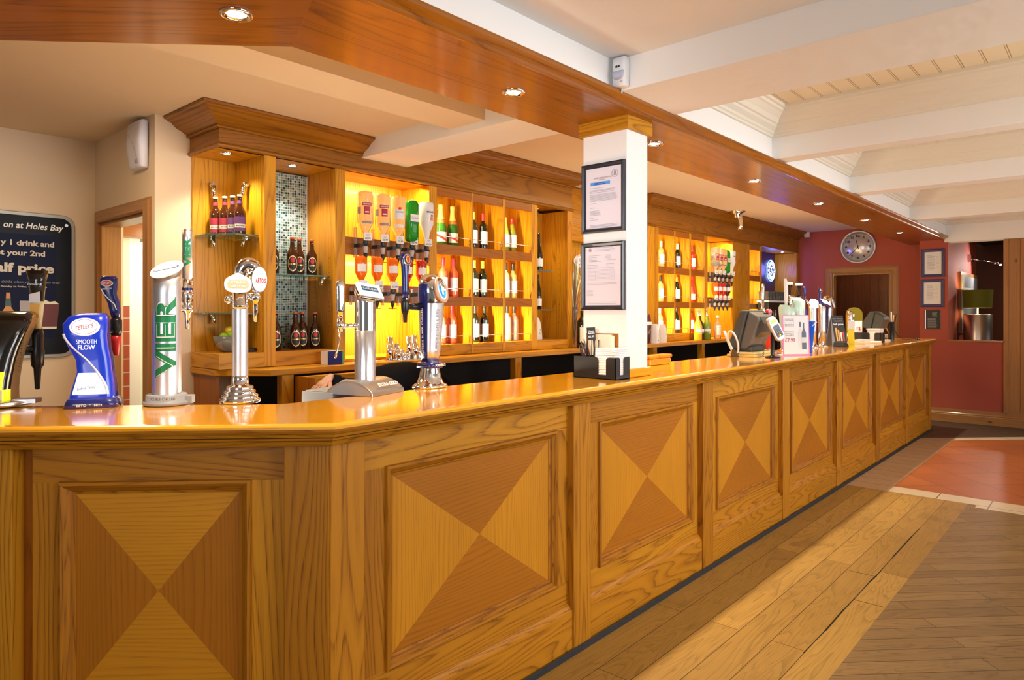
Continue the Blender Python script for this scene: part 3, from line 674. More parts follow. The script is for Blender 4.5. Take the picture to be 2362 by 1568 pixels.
k = MB(); k.box(2.556, 2.560, YB-.024, YB-.018, 1.205, 2.366, WHITE, 'z'); k.build('edge_trim', cl)
# optics niche
k = MB(); k.box(2.624, 3.40, 4.12, 4.135, 1.12, ZB, BACKW, 'z'); k.build('back_panel', cl)
rail(cl, 'cross_bar', 2.624, 3.351, W, W+.024, 1.825, 1.942, DARKW); rail(cl, 'cross_bar', 2.624, 3.351, W, W+.024, 1.508, 1.629, DARKW)
rail(cl, 'niche_base', 2.624, 3.351, W, 4.12, 1.117, 1.135)
upright(cl, 'stile', 3.351, 3.428, W, W+.03, 1.118, ZB); upright(cl, 'side_panel', 3.36, 3.378, W+.03, 4.12, 1.118, ZB); upright(cl, 'side_panel', 3.41, 3.427, W+.03, 4.12, 1.118, ZB)
bay_grid(cl, [(3.428, 3.788), (3.812, 4.156), (4.188, 4.528)], 4.528)
upright(cl, 'divider', 3.788, 3.812, W-.001, 4.12, 1.118, ZB); upright(cl, 'divider', 4.156, 4.188, W-.001, 4.12, 1.118, ZB)
upright(cl, 'stile', 4.528, 4.605, W, W+.03, 1.118, ZB); upright(cl, 'side_panel', 4.53, 4.546, W+.03, 4.12, 1.118, ZB); upright(cl, 'side_panel', 4.588, 4.604, W+.03, 4.12, 1.118, ZB)
k = MB(); k.box(4.60, 5.04, 4.10, 4.115, 1.12, ZB, BACKW, 'z'); k.build('back_panel', cl)
upright(cl, 'stile', 5.036, 5.111, W, W+.03, 1.118, ZB); upright(cl, 'side_panel', 5.04, 5.058, W+.03, 4.12, 1.118, ZB); upright(cl, 'side_panel', 5.09, 5.111, W+.03, YB, 1.118, ZB)
rail(cl, 'niche_base', 4.605, 5.036, W, 4.12, 1.117, 1.198)
k = MB()
for i in range(14): k.lathe([(.003, 0), (.003, .0015)], INK, (0, 0, 0), 8, Matrix.Translation((5.0385, W+.10, 1.35+i*.055)) @ Matrix.Rotation(PI/2, 4, 'Y'))
k.build('shelf_pin_holes', cl)
glow_light(2.66, 3.33, W+.06, 2.36, 14, W+.2, 1.9); glow_light(2.66, 3.33, W+.06, 1.815, 17, W+.18, 1.5); glow_light(2.66, 3.33, W+.06, 1.50, 10, W+.22, 1.2)
# recessed panelled wall between the cabinets
k = MB(); rc = thing('panelled_recess', 'recessed oak panelling and mirror hidden mostly by the white column', 'panelling', (5.8, 4.15, ZW))
k.box(5.114, 6.474, YB+.005, YB+.025, 1.117, 2.60, BACKW, 'z'); k.build('back_board', rc)
rail(rc, 'fascia', 5.115, 6.47, YB-.10, YB+.004, 2.16, 2.69, BACKW); rail(rc, 'shelf_front', 5.115, 6.47, YB-.06, YB+.004, 1.95, 1.98, DARKW)
k = MB(); k.box(5.14, 5.55, YB-.012, YB+.003, 1.99, 2.14, PLAS, 'x'); k.build('cream_panel', rc)
# --- right display cabinet
cr = thing('display_cabinet', 'long oak display cabinet right of the white column running to the red wall', 'cabinet', (8.8, 3.9, ZW))
k = MB(); k.sweep([(6.477, YB), (6.477, W), (11.095, W)], [(o, z+.108) for o, z in CR], CORW, side=1); k.build('cornice', cr, weld=False)
k = MB(); k.sweep([(6.477, YB), (6.477, W), (11.095, W)], LIP+[(0, 2.60)], CORW, side=1, endcaps=False); k.box(6.48, 11.09, W+.002, W+.03, ZB, 2.69, CORW, 'x'); k.build('fascia', cr, weld=False)
k = MB(); k.box(6.48, 11.09, W+.03, YB, ZB+.005, ZB+.02, BACKW, 'x'); k.build('soffit', cr)
upright(cr, 'side_panel', 6.477, 6.495, W+.03, YB, 1.118, ZB); upright(cr, 'stile', 6.477, 6.62, W, W+.03, 1.118, ZB); upright(cr, 'stile', 6.62, 6.69, W-.006, W+.03, 1.118, ZB)
upright(cr, 'side_panel', 6.672, 6.689, W+.03, 4.12, 1.118, ZB)
bay_grid(cr, [(6.69, 7.053), (7.083, 7.42), (7.464, 7.815)], 7.815)
upright(cr, 'divider', 7.053, 7.083, W-.001, 4.12, 1.118, ZB); upright(cr, 'divider', 7.42, 7.464, W-.001, 4.12, 1.118, ZB)
upright(cr, 'stile', 7.815, 7.898, W, W+.03, 1.118, ZB); upright(cr, 'side_panel', 7.817, 7.835, W+.03, 4.12, 1.118, ZB); upright(cr, 'side_panel', 7.88, 7.897, W+.03, 4.12, 1.118, ZB)
k = MB(); k.box(7.898, 8.70, 4.12, 4.135, 1.12, ZB, BACKW, 'z'); k.build('back_panel', cr)
rail(cr, 'cross_bar', 7.898, 8.63, W, W+.024, 1.825, 1.942, DARKW); rail(cr, 'cross_bar', 7.898, 8.63, W, W+.024, 1.508, 1.629, DARKW)
upright(cr, 'stile', 8.63, 8.698, W, W+.03, 1.118, ZB); upright(cr, 'side_panel', 8.64, 8.66, W+.03, 4.12, 1.118, ZB)
upright(cr, 'panel', 8.698, 9.077, W+.01, W+.03, 1.118, ZB); upright(cr, 'stile', 9.077, 9.179, W, W+.03, 1.118, ZB)
upright(cr, 'side_panel', 9.16, 9.178, W+.03, 4.12, 1.118, ZB)
bay_grid(cr, [(9.179, 9.542)], 9.542)
upright(cr, 'stile', 9.542, 9.605, W, W+.03, 1.118, ZB); upright(cr, 'side_panel', 9.543, 9.56, W+.03, 4.12, 1.118, ZB); upright(cr, 'side_panel', 9.585, 9.604, W+.03, 4.12, 1.118, ZB)
k = MB(); k.box(9.605, 11.0, 4.16, 4.172, 1.118, ZB, BACKW, 'z'); k.build('back_panel', cr)
upright(cr, 'stile', 11.0, 11.09, W, W+.03, 1.118, ZB); upright(cr, 'side_panel', 11.06, 11.09, W+.03, YB, 1.118, ZB)
glow_light(7.95, 8.6, W+.06, 2.36, 14, W+.2, 1.9); glow_light(7.95, 8.6, W+.06, 1.815, 12, W+.2, 1.5)

# downlights
DLp = [(1.062, 2.144), (2.249, 1.992), (3.472, 1.995), (4.938, 2.01), (6.36, 2.01), (7.82, 2.00), (9.335, 2.00)]
DLn = ['in the left soffit section before the bend', 'in the soffit left of the column', 'in the soffit just right of the column capital', 'second right of the column in the soffit', 'third right of the column in the soffit', 'fourth right of the column in the soffit', 'nearest the red wall in the soffit']
for (x, y), n_ in zip(DLp, DLn): downlight((x, y, 2.41), .052, 'bright round chrome downlight '+n_, 'downlights in the bulkhead soffit', 135, 1.32)
downlight((1.885, 3.93, ZB), .036, 'small downlight over the corner niche with the fruit bowl', 'niche downlights', 26, 2.0, col=(1, .88, .62))
downlight((2.32, 3.94, ZB), .036, 'small downlight over the green mosaic niche', 'niche downlights', 24, 2.0, col=(1, .95, .88))
downlight((4.74, 3.93, ZB), .030, 'small downlight over the tall niche left of the vase', 'niche downlights', 10, 2.0)
downlight((5.25, 3.95, 2.60), .030, 'small downlight above the vase of grasses', 'niche downlights', 6, 2.0)
downlight((10.75, 3.93, ZB), .030, 'small downlight over the neon sign niche', 'niche downlights', 2, 2.0)

# glass shelves with chrome clips
def gshelf(name, pts, z, label, clips=()):
    t = thing(name, label, 'shelf', (pts[0][0], pts[0][1], z), 0, 'glass shelves in the niches')
    k = MB(); k.prism(pts, z-.010, z, SHELFG); k.build('pane', t, bevel=.001)
    for cx, cy, ax in clips:
        k = MB(); k.tube([(cx, cy, z-.014), (cx, cy-.03 if ax == 'y' else cy, z-.016)] if ax == 'y' else [(cx, cy, z-.014), (cx-.03, cy, z-.016)], .014, CHROME, 12)
        d = (0, -.045) if ax == 'y' else (-.045, 0)
        k.tube([(cx+d[0]*.6, cy+d[1]*.6, z-.012), (cx+d[0]*.9, cy+d[1]*.9, z-.065)], .012, CHROME, 12); k.build('clip', t)
NS = [(1.80, YB-.017), (1.80, 4.02), (1.905, 3.86), (2.048, 3.86), (2.048, YB-.017)]
gshelf('glass_shelf', NS, 1.905, 'upper clear glass shelf in the corner niche holding brown bottles', [(1.90, YB-.02, 'y'), (2.05, 3.98, 'x')])
gshelf('glass_shelf', NS, 1.440, 'lower clear glass shelf in the corner niche above the fruit bowl', [(1.90, YB-.02, 'y'), (2.05, 3.98, 'x')])
gshelf('glass_shelf', [(2.13, YB-.026), (2.13, 3.87), (2.552, 3.87), (2.552, YB-.026)], 1.682, 'green-edged glass shelf across the mosaic niche', [(2.545, 3.9, 'x')])
gshelf('glass_shelf', [(4.608, 4.095), (4.608, 3.86), (4.90, 3.86), (4.90, 4.095)], 1.822, 'glass shelf under the tall dark bottle in the plain niche', [])
gshelf('glass_shelf', [(4.608, 4.095), (4.608, 3.86), (4.90, 3.86), (4.90, 4.095)], 1.470, 'lower glass shelf in the plain niche above the white card', [])
# spare clips high in the corner niche
for cx, cy, ax, s_ in ((1.90, YB-.018, 'y', 'left-hand'), (2.05, 3.98, 'x', 'right-hand')):
    t = thing('shelf_clip', 'empty chrome shelf clip above the brown bottles, %s one' % s_, 'bracket', (cx, cy, 2.20), 0, 'empty shelf clips')
    k = MB(); d = (0, -1) if ax == 'y' else (-1, 0)
    k.tube([(cx, cy, 2.22), (cx+d[0]*.04, cy+d[1]*.04, 2.218)], .017, CHROME, 12); k.tube([(cx+d[0]*.035, cy+d[1]*.035, 2.215), (cx+d[0]*.04, cy+d[1]*.04, 2.15)], .013, CHROME, 12); k.build('clip', t)
# ================================================================== bottles
_bc = {}
PROF = {
 'bordeaux': [(.030, 0), (.037, .004), (.0378, .02), (.0378, .178), (.0365, .192), (.030, .207), (.020, .218), (.0150, .230), (.0142, .250), (.0142, .292), (.0155, .294), (.0155, .302), (.012, .303)],
 'burgundy': [(.034, 0), (.040, .004), (.0405, .145), (.036, .175), (.024, .215), (.0155, .250), (.0140, .285), (.0155, .288), (.0155, .298), (.012, .299)],
 'champagne': [(.038, 0), (.0445, .005), (.0445, .135), (.040, .165), (.030, .195), (.021, .230), (.016, .270), (.0165, .300), (.0185, .304), (.018, .316), (.012, .321)],
 'flute': [(.032, 0), (.037, .004), (.0375, .13), (.033, .17), (.023, .225), (.016, .265), (.0135, .31), (.0150, .312), (.0150, .33), (.011, .331)],
 'ale': [(.030, 0), (.0345, .004), (.0350, .125), (.032, .142), (.022, .160), (.0165, .172), (.0135, .205), (.0125, .225), (.0145, .228), (.0150, .237), (.013, .240)],
 'spirit': [(.030, 0), (.036, .003), (.036, .155), (.033, .172), (.018, .190), (.014, .200), (.014, .232), (.0175, .234), (.0175, .262), (.015, .264)],
 'litre': [(.038, 0), (.045, .004), (.045, .20), (.040, .222), (.020, .245), (.0145, .258), (.0145, .305), (.012, .306)],
}
def clip(prof, z0, z1, pad=0.0):
    out = []
    for i in range(len(prof)-1):
        (r0, a), (r1, b) = prof[i], prof[i+1]
        if b <= z0 or a >= z1: continue
        def at(z): t = 0 if b == a else (z-a)/(b-a); return r0+(r1-r0)*t
        lo, hi = max(a, z0), min(b, z1)
        if not out: out.append((at(lo)+pad, lo))
        out.append((at(hi)+pad, hi))
    return out
LA = -PI/2-.42          # labels face the bar
def patch(mb, prof, z0, z1, m, half=1.0, ang=LA, pad=.0008, n=12):
    rows = [[((r)*math.cos(ang-half+2*half*j/n), r*math.sin(ang-half+2*half*j/n), z) for j in range(n+1)] for r, z in clip(prof, z0, z1, pad)]
    mb.grid(rows, m, smooth=True)
def ctext(mb, txt, m, r, z, h, w, ang=LA, bold=.01, flip=False):
    s = -1 if flip else 1
    text(mb, txt, m, (0, 0, 0), (1, 0, 0), (0, 1, 0), h=h, w=w, bold=bold, warp=lambda x, y: ((r+.0012)*math.cos(ang+x/r), (r+.0012)*math.sin(ang+x/r), z+y))
def gm(name, c, tr=.0, rough=.06): return mat(name, c, rough, trans=tr, ior=1.3, coat=1 if tr < .5 else 0)
DKG = gm('dark_green_glass', (.004, .006, .003)); BRN = gm('brown_glass', (.045, .010, .003)); GRNG = gm('green_glass', (.05, .22, .03), .55)
OLV = gm('olive_glass', (.32, .34, .04), .5); ROSE = gm('rose_wine', (.85, .12, .06), .30); WWIN = gm('white_wine', (.95, .82, .35), .65); REDL = gm('red_liquid', (.55, .02, .01), .2)
CLR = gm('clear_spirit', (.97, .97, .95), .82); AMB = gm('amber_spirit', (.80, .22, .02), .5); VGR = gm('gin_green', (.02, .42, .04), .55); MILK = mat('milky_bottle', (.80, .78, .80), .3)
ORJ = mat('orange_juice', (.95, .52, .04), .25, coat=1); YGR = gm('pale_green_oil', (.35, .50, .05), .4)
LCR = mat('label_cream', (.80, .76, .62), .6); LPU = mat('label_purple', (.16, .05, .20), .5); LBK = mat('label_black', (.02, .02, .02), .5); LRD = mat('label_red', (.40, .03, .06), .5)
def foil(c, i): return mat('foil_%d' % i, c, .35)
FO = dict(red=foil((.50, .012, .012), 1), orange=foil((.85, .22, .04), 2), gold=foil((.80, .50, .10), 3), pink=foil((.42, .012, .05), 4), yellow=foil((.85, .50, .03), 5), black=foil((.015, .015, .015), 6), silver=foil((.75, .72, .6), 7), rust=foil((.55, .12, .03), 8))
def bottle(kind, glass, cap, lab, label, group, loc, name='wine_bottle', sc=1.0, rz=0, extra=None, cat_='bottle', foil_z=None):
    key = (kind, glass.name, cap, lab.name if lab else None, extra); P = PROF[kind]; H = P[-1][1]
    if key not in _bc:
        ms = []
        k = MB(); k.lathe(P, glass, n=20); ms.append(('glass', k))
        k = MB(); fz = foil_z or {'bordeaux': .238, 'burgundy': .245, 'champagne': .205, 'flute': .275, 'ale': .226, 'spirit': .233, 'litre': .29}[kind]
        k.lathe([(r+.0006, z) for r, z in clip(P, fz, H)]+[(.0005, H+.0008)], FO[cap], n=18, close=False); ms.append(('foil' if kind != 'ale' else 'cap', k))
        if lab:
            k = MB()
            if kind == 'ale':
                if extra == 'oval':   # black oval label, gold rim, red emblem
                    def ov(hh, ww, mt, pad, cz=.070):
                        rows = []
                        for i in range(13):
                            t = -1+2*i/12; hw = ww*math.sqrt(max(0.0004, 1-t*t)); z = cz+hh*t; r = .0350+pad
                            rows.append([(r*math.cos(LA-hw+2*hw*j/8), r*math.sin(LA-hw+2*hw*j/8), z) for j in range(9)])
                        k.grid(rows, mt)
                    ov(.052, .88, LCR, .0006); ov(.048, .80, GOLD, .0010); ov(.044, .74, LBK, .0014); ov(.016, .34, REDM, .0019, .092)
                    ctext(k, 'BULMERS', GOLD, .0372, .066, .009, .044)
                else:
                    patch(k, P, .020, .105, lab, 1.0); patch(k, P, .040, .062, LCR, .95, pad=.0014); ctext(k, 'MAGNERS', INK, .036, .052, .010, .05)
                    kn = MB(); patch(kn, P, .185, .205, lab, 3.1); ms.append(('neck_label', kn))
            elif kind == 'champagne':
                patch(k, P, .030, .105, lab, 1.05); k2 = P
                rows = []
                for t0 in (0, 1):
                    rows.append([((.0445+.0016)*math.cos(LA-1+2*j/12), (.0445+.0016)*math.sin(LA-1+2*j/12), .092-.045*j/12-.020*t0) for j in range(13)])
                k.grid(rows, REDM); kn = MB(); patch(kn, P, .175, .20, FO['rust'], 3.1); ms.append(('neck_label', kn))
            elif kind == 'flute': patch(k, P, .035, .105, lab, .95)
            else:
                z1 = .15 if kind != 'litre' else .17
                patch(k, P, .045, z1, lab, .95)
                for q in range(3): patch(k, P, .125-q*.022, .128-q*.022, GREYINK, .42-.1*q, pad=.0014)
            ms.append(('label', k))
        t = bpy.data.objects.new(name, None); COL.objects.link(t); t.empty_display_size = .03
        for nm, k in ms: k.build(nm, t)
        _bc[key] = t; o = t
    else: o = copy_tree(_bc[key])
    o.name = name; o.location = loc; o.rotation_euler = (0, 0, rz); o.scale = (sc, sc, sc)
    return tag(o, label, cat_, group)

# corner niche, upper shelf: a row of four running back
for i, (x, y, lab, d) in enumerate(((1.968, 3.93, LPU, 'front brown bottle with a purple label on the upper glass shelf of the corner niche'), (1.958, 4.00, LPU, 'brown bottle second in the row on the upper glass shelf of the corner niche'), (1.935, 4.055, LRD, 'brown bottle with a pink label third in the row on the upper glass shelf'), (1.905, 4.115, LRD, 'rearmost brown bottle with a pink label on the upper glass shelf'))):
    bottle('ale', BRN, 'silver', lab, d, 'cider bottles on the corner niche shelf', (x, y, 1.9055), 'cider_bottle', 1.0, extra='mag')
# mosaic niche
for x, y, d in ((2.325, 3.95, 'second'), (2.405, 4.00, 'third'), (2.485, 3.98, 'rightmost'), (2.205, 3.97, 'leftmost, half hidden')):
    bottle('ale', BRN, 'rust', LBK, '%s of the four brown bottles with oval black labels on the glass shelf' % d, 'oval label bottles on the mosaic niche shelf', (x, y, 1.6825), 'cider_bottle', extra='oval')
for x, y, d in ((2.20, 3.93, 'leftmost'), (2.335, 3.93, 'second'), (2.415, 3.98, 'third'), (2.490, 3.95, 'rightmost')):
    bottle('ale', BRN, 'rust', LBK, '%s of the four brown bottles with oval black labels on the niche base' % d, 'oval label bottles at the foot of the mosaic niche', (x, y, 1.2055), 'cider_bottle', extra='oval')
S1, S3, S5 = 1.9555, 1.5635, 1.1985
yy = 3.92
def row(items, grp): 
    for kind, g, c, lab, x, z, d, *r in items: bottle(kind, g, c, lab, d, grp, (x, r[0] if r else yy, z))
row([('champagne', GRNG, 'gold', LCR, 3.575, S1, 'left green champagne bottle with gold foil, upper bay beside the optics'), ('champagne', GRNG, 'gold', LCR, 3.70, S1, 'right green champagne bottle with gold foil, upper bay beside the optics'),
 ('bordeaux', DKG, 'orange', PAPER, 3.93, S1, 'dark red wine bottle with an orange cap, upper middle bay'), ('bordeaux', DKG, 'red', PAPER, 4.045, S1, 'dark red wine bottle with a bright red cap, upper middle bay'),
 ('burgundy', OLV, 'orange', PAPER, 4.315, S1, 'olive white wine bottle with an orange-red cap, upper right bay'), ('burgundy', OLV, 'red', PAPER, 4.405, S1, 'olive white wine bottle with a red cap, upper right bay')], 'bottles on the top display shelf left of the column')
row([('bordeaux', ROSE, 'pink', PAPER, 3.50, S3, 'pink rose wine bottle leftmost in the middle bay beside the optics', 4.02), ('bordeaux', ROSE, 'pink', PAPER, 3.60, S3, 'pink rose wine bottle in the centre of the middle bay beside the optics'), ('bordeaux', ROSE, 'pink', PAPER, 3.71, S3, 'pink rose wine bottle rightmost in the middle bay beside the optics'),
 ('bordeaux', DKG, 'yellow', LCR, 3.94, S3, 'dark wine bottle with a yellow cap and cream label, left one of the centre bay'), ('bordeaux', DKG, 'yellow', LCR, 4.04, S3, 'dark wine bottle with a yellow cap and cream label, right one of the centre bay'),
 ('bordeaux', WWIN, 'black', PAPER, 4.32, S3, 'pale white wine bottle with a black cap, left one of the middle right bay'), ('bordeaux', WWIN, 'black', PAPER, 4.415, S3, 'pale white wine bottle with a black cap, right one of the middle right bay')], 'bottles on the middle display shelf left of the column')
row([('bordeaux', ROSE, 'silver', PAPER, 3.585, S5, 'pale pink wine bottle behind the right-hand font, lower bay'), ('bordeaux', ROSE, 'pink', PAPER, 3.695, S5, 'rose wine bottle in the lower bay beside the optics'),
 ('bordeaux', DKG, 'black', PAPER, 3.86, S5, 'dark red wine bottle leftmost in the lower middle bay', 3.99), ('bordeaux', DKG, 'black', PAPER, 3.95, S5, 'dark red wine bottle in the centre of the lower middle bay'), ('bordeaux', DKG, 'black', PAPER, 4.06, S5, 'dark red wine bottle rightmost in the lower middle bay'),
 ('bordeaux', CLR, 'black', None, 4.34, S5, 'clear empty-looking wine bottle, left one of the lower right bay'), ('bordeaux', CLR, 'black', None, 4.43, S5, 'clear empty-looking wine bottle, right one of the lower right bay')], 'bottles on the bottom display shelf left of the column')
bottle('flute', DKG, 'black', PAPER, 'tall slim dark wine bottle on the upper glass shelf of the plain niche', None, (4.80, 3.95, 1.8225), sc=1.03)
bottle('flute', DKG, 'black', PAPER, 'dark wine bottle on the lower glass shelf of the plain niche', None, (4.79, 3.95, 1.4705), sc=.95)
# right cabinet
row([('bordeaux', WWIN, 'silver', PAPER, 6.97, S1, 'pale wine bottle in the upper bay just right of the column'), ('bordeaux', DKG, 'silver', PAPER, 7.355, S1, 'dark wine bottle with a white cap in the upper centre bay right of the column'), ('bordeaux', REDL, 'red', PAPER, 7.74, S1, 'red bottle with a white label in the upper bay near the far optics'),
 ('bordeaux', WWIN, 'black', PAPER, 6.955, S3, 'pale wine bottle with a black cap in the middle bay just right of the column'), ('burgundy', DKG, 'orange', LCR, 7.34, S3, 'dark wine bottle with an orange cap in the middle centre bay'), ('flute', REDL, 'red', PAPER, 7.73, S3, 'slim red bottle in the middle bay near the far optics'),
 ('bordeaux', WWIN, 'silver', PAPER, 6.94, S5, 'pale bottle low in the bay just right of the column'), ('burgundy', DKG, 'black', PAPER, 7.335, S5, 'dark bottle with a white label in the lower centre bay'), ('spirit', REDL, 'black', PAPER, 7.70, S5, 'red spirit bottle in the lower bay near the far optics')], 'bottles in the display bays right of the column')
# pourers on the back worktop
def pourer(x, y, g, lab_m, d):
    t = thing('pourer_bottle', d, 'bottle', (x, y, ZW+.0005), 0, 'pourer bottles on the back worktop'); k = MB(); c = (x, y, ZW+.0005)
    k.lathe([(.042, 0), (.048, .005), (.048, .17), (.040, .20), (.022, .235), (.017, .25), (.017, .285)], g, c, 20); k.build('glass', t)
    k = MB(); k.lathe([(.019, .283), (.019, .30), (.010, .305), (.008, .33), (.006, .36), (.004, .375)], CHROME, c, 12); k.build('pourer', t)
    k = MB(); patch(k, [(.0485, .1), (.0485, .13)], .1, .13, lab_m, 1.3); k.build('label', t, mx=Matrix.Translation(c))
pourer(7.44, 3.70, ORJ, PAPER, 'bottle of orange juice with a steel pourer on the back worktop'); pourer(7.57, 3.74, BRN, PAPER, 'dark pourer bottle between the orange and green ones'); pourer(7.67, 3.70, YGR, PAPER, 'pale green pourer bottle on the back worktop')
bottle('spirit', DKG, 'red', None, 'small dark bottle behind the green pourer bottle', None, (7.77, 3.74, ZW+.0005), 'spirit_bottle')
bottle('spirit', CLR, 'silver', PAPER, 'clear spirit bottle with a white cap behind the curled menu holder', None, (8.05, 3.74, ZW+.0005), 'spirit_bottle', 1.1)
bottle('spirit', BRN, 'black', PAPER, 'brown spirit bottle behind the till', None, (8.72, 3.72, ZW+.0005), 'spirit_bottle', 1.05)
# bottles by the column
for i, (x, y, g, c, d) in enumerate(((5.155, 3.72, DKG, 'black', 'dark green bottle beside the vase, leftmost'), (5.26, 3.70, GRNG, 'silver', 'green bottle beside the vase with a pale label'), (5.365, 3.70, AMB, 'gold', 'bottle with a yellow label next to the column edge'), (5.47, 3.72, DKG, 'red', 'dark bottle with a red neck next to the column edge'))):
    bottle('litre', g, c, LCR if i != 2 else mat('label_yellow', (.80, .52, .05), .5), d, 'bottles between the plain niche and the column', (x, y, ZW+.0005), 'spirit_bottle', 1.12)

# ================================================================== optics
def square(r, a, p=5.0): return r/((abs(math.cos(a))**p+abs(math.sin(a))**p)**(1/p))
def optic(x, z, style, d, grp, small=False, tagtxt='£2.99', y=3.735):
    """inverted bottle over a measure; z = bottom of the neck"""
    sh = .62 if small else 1.0
    t = thing('optic_bottle', d, 'bottle', (x, y, z), 0, grp)
    R = .040 if small else .052; Hh = (.30*sh)
    P = [(.014, 0), (.014, .035), (.020, .05), (R, .05+.062*(1 if not small else .7)), (R, Hh), (R*.93, Hh+.012), (R*.5, Hh+.016), (.012, Hh+.017), (.012, Hh+.022), (.0005, Hh+.023)]
    if style == 'white': P = [(.016, 0), (.017, .05), (.028, .10), (.050, .15), (.052, Hh-.004), (.048, Hh+.006), (.0005, Hh+.008)]
    g = {'clear': CLR, 'clear2': CLR, 'rum': CLR, 'green': VGR, 'white': MILK, 'amber': AMB, 'red': REDL, 'dark': BRN}[style]
    k = MB()
    if style == 'green':
        rows = [[(square(r, 2*PI*j/28)*math.cos(2*PI*j/28)*.98, square(r, 2*PI*j/28)*math.sin(2*PI*j/28)*.7, zz) for j in range(28)] for r, zz in [(.012, .0), (.014, .01), (.035, .016), (.046, .03), (.047, Hh-.02), (.035, Hh+.002), (.001, Hh+.012)]]
        k.grid(rows, g, cu=True)
    else: k.lathe(P, g, n=24)
    k.build('glass', t, world=False)
    k = MB()
    if style in ('clear', 'clear2'):
        patch(k, [(R, .15), (R, .26)], .218, .238, LRD, .62); ctext(k, 'SMIRNOFF', PAPER, R+.001, .228, .011, .054)
        patch(k, [(R, .1), (R, .26)], .160, .212, LRD, .40, pad=.001); patch(k, [(R, .1), (R, .2)], .172, .18, PAPER, .25, pad=.0016); patch(k, [(R, .1), (R, .2)], .10, .118, GREYP, .62); patch(k, [(R, .1), (R, .3)], .165, .21, GREYP, .35, ang=LA-1.15)
    elif style == 'rum':
        patch(k, [(R, .1), (R, .3)], .155, .225, PAPER, .7); patch(k, [(R, .1), (R, .3)], .095, .12, PAPER, .7); ctext(k, 'BACARDI', GREYINK, R+.001, .205, .011, .055); patch(k, [(R, .1), (R, .3)], .222, .238, REDM, .18, pad=.0016)
    elif style == 'green':
        k.poly([(-.040, -.0345, .155), (.040, -.0345, .155), (.040, -.0345, .205), (-.040, -.0345, .205)], PAPER); text(k, "Gordon's", GREYINK, (0, -.035, .182), (1, 0, 0), (0, 0, 1), h=.016, w=.060)
        k.poly([(-.040, -.0345, .140), (.040, -.0345, .140), (.040, -.0345, .152), (-.040, -.0345, .152)], GRN)
    elif style == 'white':
        ctext(k, 'MALIBU', INK, R+.001, .235, .013, .062, ang=LA+.35); patch(k, [(R, .1), (R, .3)], .175, .20, FO['orange'], .22, ang=LA+.55); patch(k, [(R, .1), (R, .3)], .203, .216, INK, .15, ang=LA+.55)
    else:
        patch(k, [(R, .0), (R, .3)], .10, .15, PAPER, .8)
    if k.v: k.build('label', t, world=False)
    # measure
    u = thing('spirit_measure', 'measure under the '+d, 'dispenser', (x, y, z-.09), 0, grp.replace('bottles', 'measures'))
    k = MB(); k.lathe([(.016, .05), (.017, .062), (.015, .078), (.017, .092)], BLACK, n=14); k.box(-.05, .030, -.006, .008, .046, .060, BLACK); k.box(-.055, -.035, -.012, .05, .036, .060, BLACK); k.build('clamp', u, world=False)
    k = MB(); k.lathe([(.017, .046), (.018, .030), (.013, .004), (.012, 0)], mat('measure_clear', (.85, .83, .83), .1, trans=.5), n=14); k.build('measure', u, world=False)
    k = MB(); k.lathe([(.013, 0), (.015, -.012), (.011, -.032), (.006, -.045), (.004, -.056)], BLACK, n=12); k.tube([(-.035, 0, -.052), (.035, 0, -.052)], .0022, BLACK, 6); k.build('nozzle', u, world=False)
    k = MB(); k.box(-.052, -.044, .035, .060, -.03, .17 if not small else .09, mat('clear_bracket', (.9, .9, .9), .1, trans=.8)); k.build('bracket', u, world=False)
    if tagtxt:
        k = MB(); ca = math.cos(-.35); sa = math.sin(-.35); pts = []
        for cx, cz in ((1, -1), (1, 1), (-1, 1), (-1, -1)):
            for a in range(4):
                th = math.atan2(cz, cx)-PI/4+a*PI/6; pts.append((cx*.021+.006*math.cos(th), cz*.020+.006*math.sin(th)))
        k.prism(sorted(pts, key=lambda p: math.atan2(p[1], p[0])), -.0012, .0012, PAPER, fr=lambda a, b, c: (a*ca+.002, -.022+a*sa+c, .108+b))
        o_ = (.002, -.0236, .108); xd = (ca, sa, 0)
        text(k, tagtxt, INK, (o_[0], o_[1], .097), xd, (0, 0, 1), h=.0115, w=.038, bold=.02); tt = {'clear': ('Smirnoff', '& Pepsi'), 'clear2': ('Smirnoff', '& Pepsi'), 'rum': ('Bacardi', '& Pepsi'), 'green': ("Gordon's", '& Tonic'), 'white': ('Malibu', '& Cranberry')}.get(style)
        if tt: text(k, tt[0], INK, (o_[0], o_[1], .122), xd, (0, 0, 1), h=.006, w=.022); text(k, tt[1], INK, (o_[0], o_[1], .113), xd, (0, 0, 1), h=.005, w=.022)
        k.build('price_tag', u, world=False)
for x, st, d in zip((2.735, 2.878, 3.008, 3.132, 3.268), ('clear', 'clear2', 'rum', 'green', 'white'), ('leftmost inverted clear vodka bottle with a red label', 'second inverted clear vodka bottle with a red label', 'inverted clear rum bottle with a white label', 'inverted square green gin bottle', 'inverted milky white bottle beside the stile')):
    optic(x, 1.925, st, d, 'inverted spirit bottles, upper left optics row')
for x, st, d in zip((2.70, 2.83, 2.96, 3.09, 3.22), ('amber', 'amber', 'amber', 'red', 'red'), ('amber whisky bottle leftmost in the lower left optics row', 'amber whisky bottle second in the lower left optics row', 'amber brandy bottle behind the square font head', 'red bottle fourth in the lower left optics row', 'red bottle last in the lower left optics row')):
    optic(x, 1.61, st, d, 'inverted spirit bottles, lower left optics row', True, tagtxt='£2.99' if x < 2.97 else None)
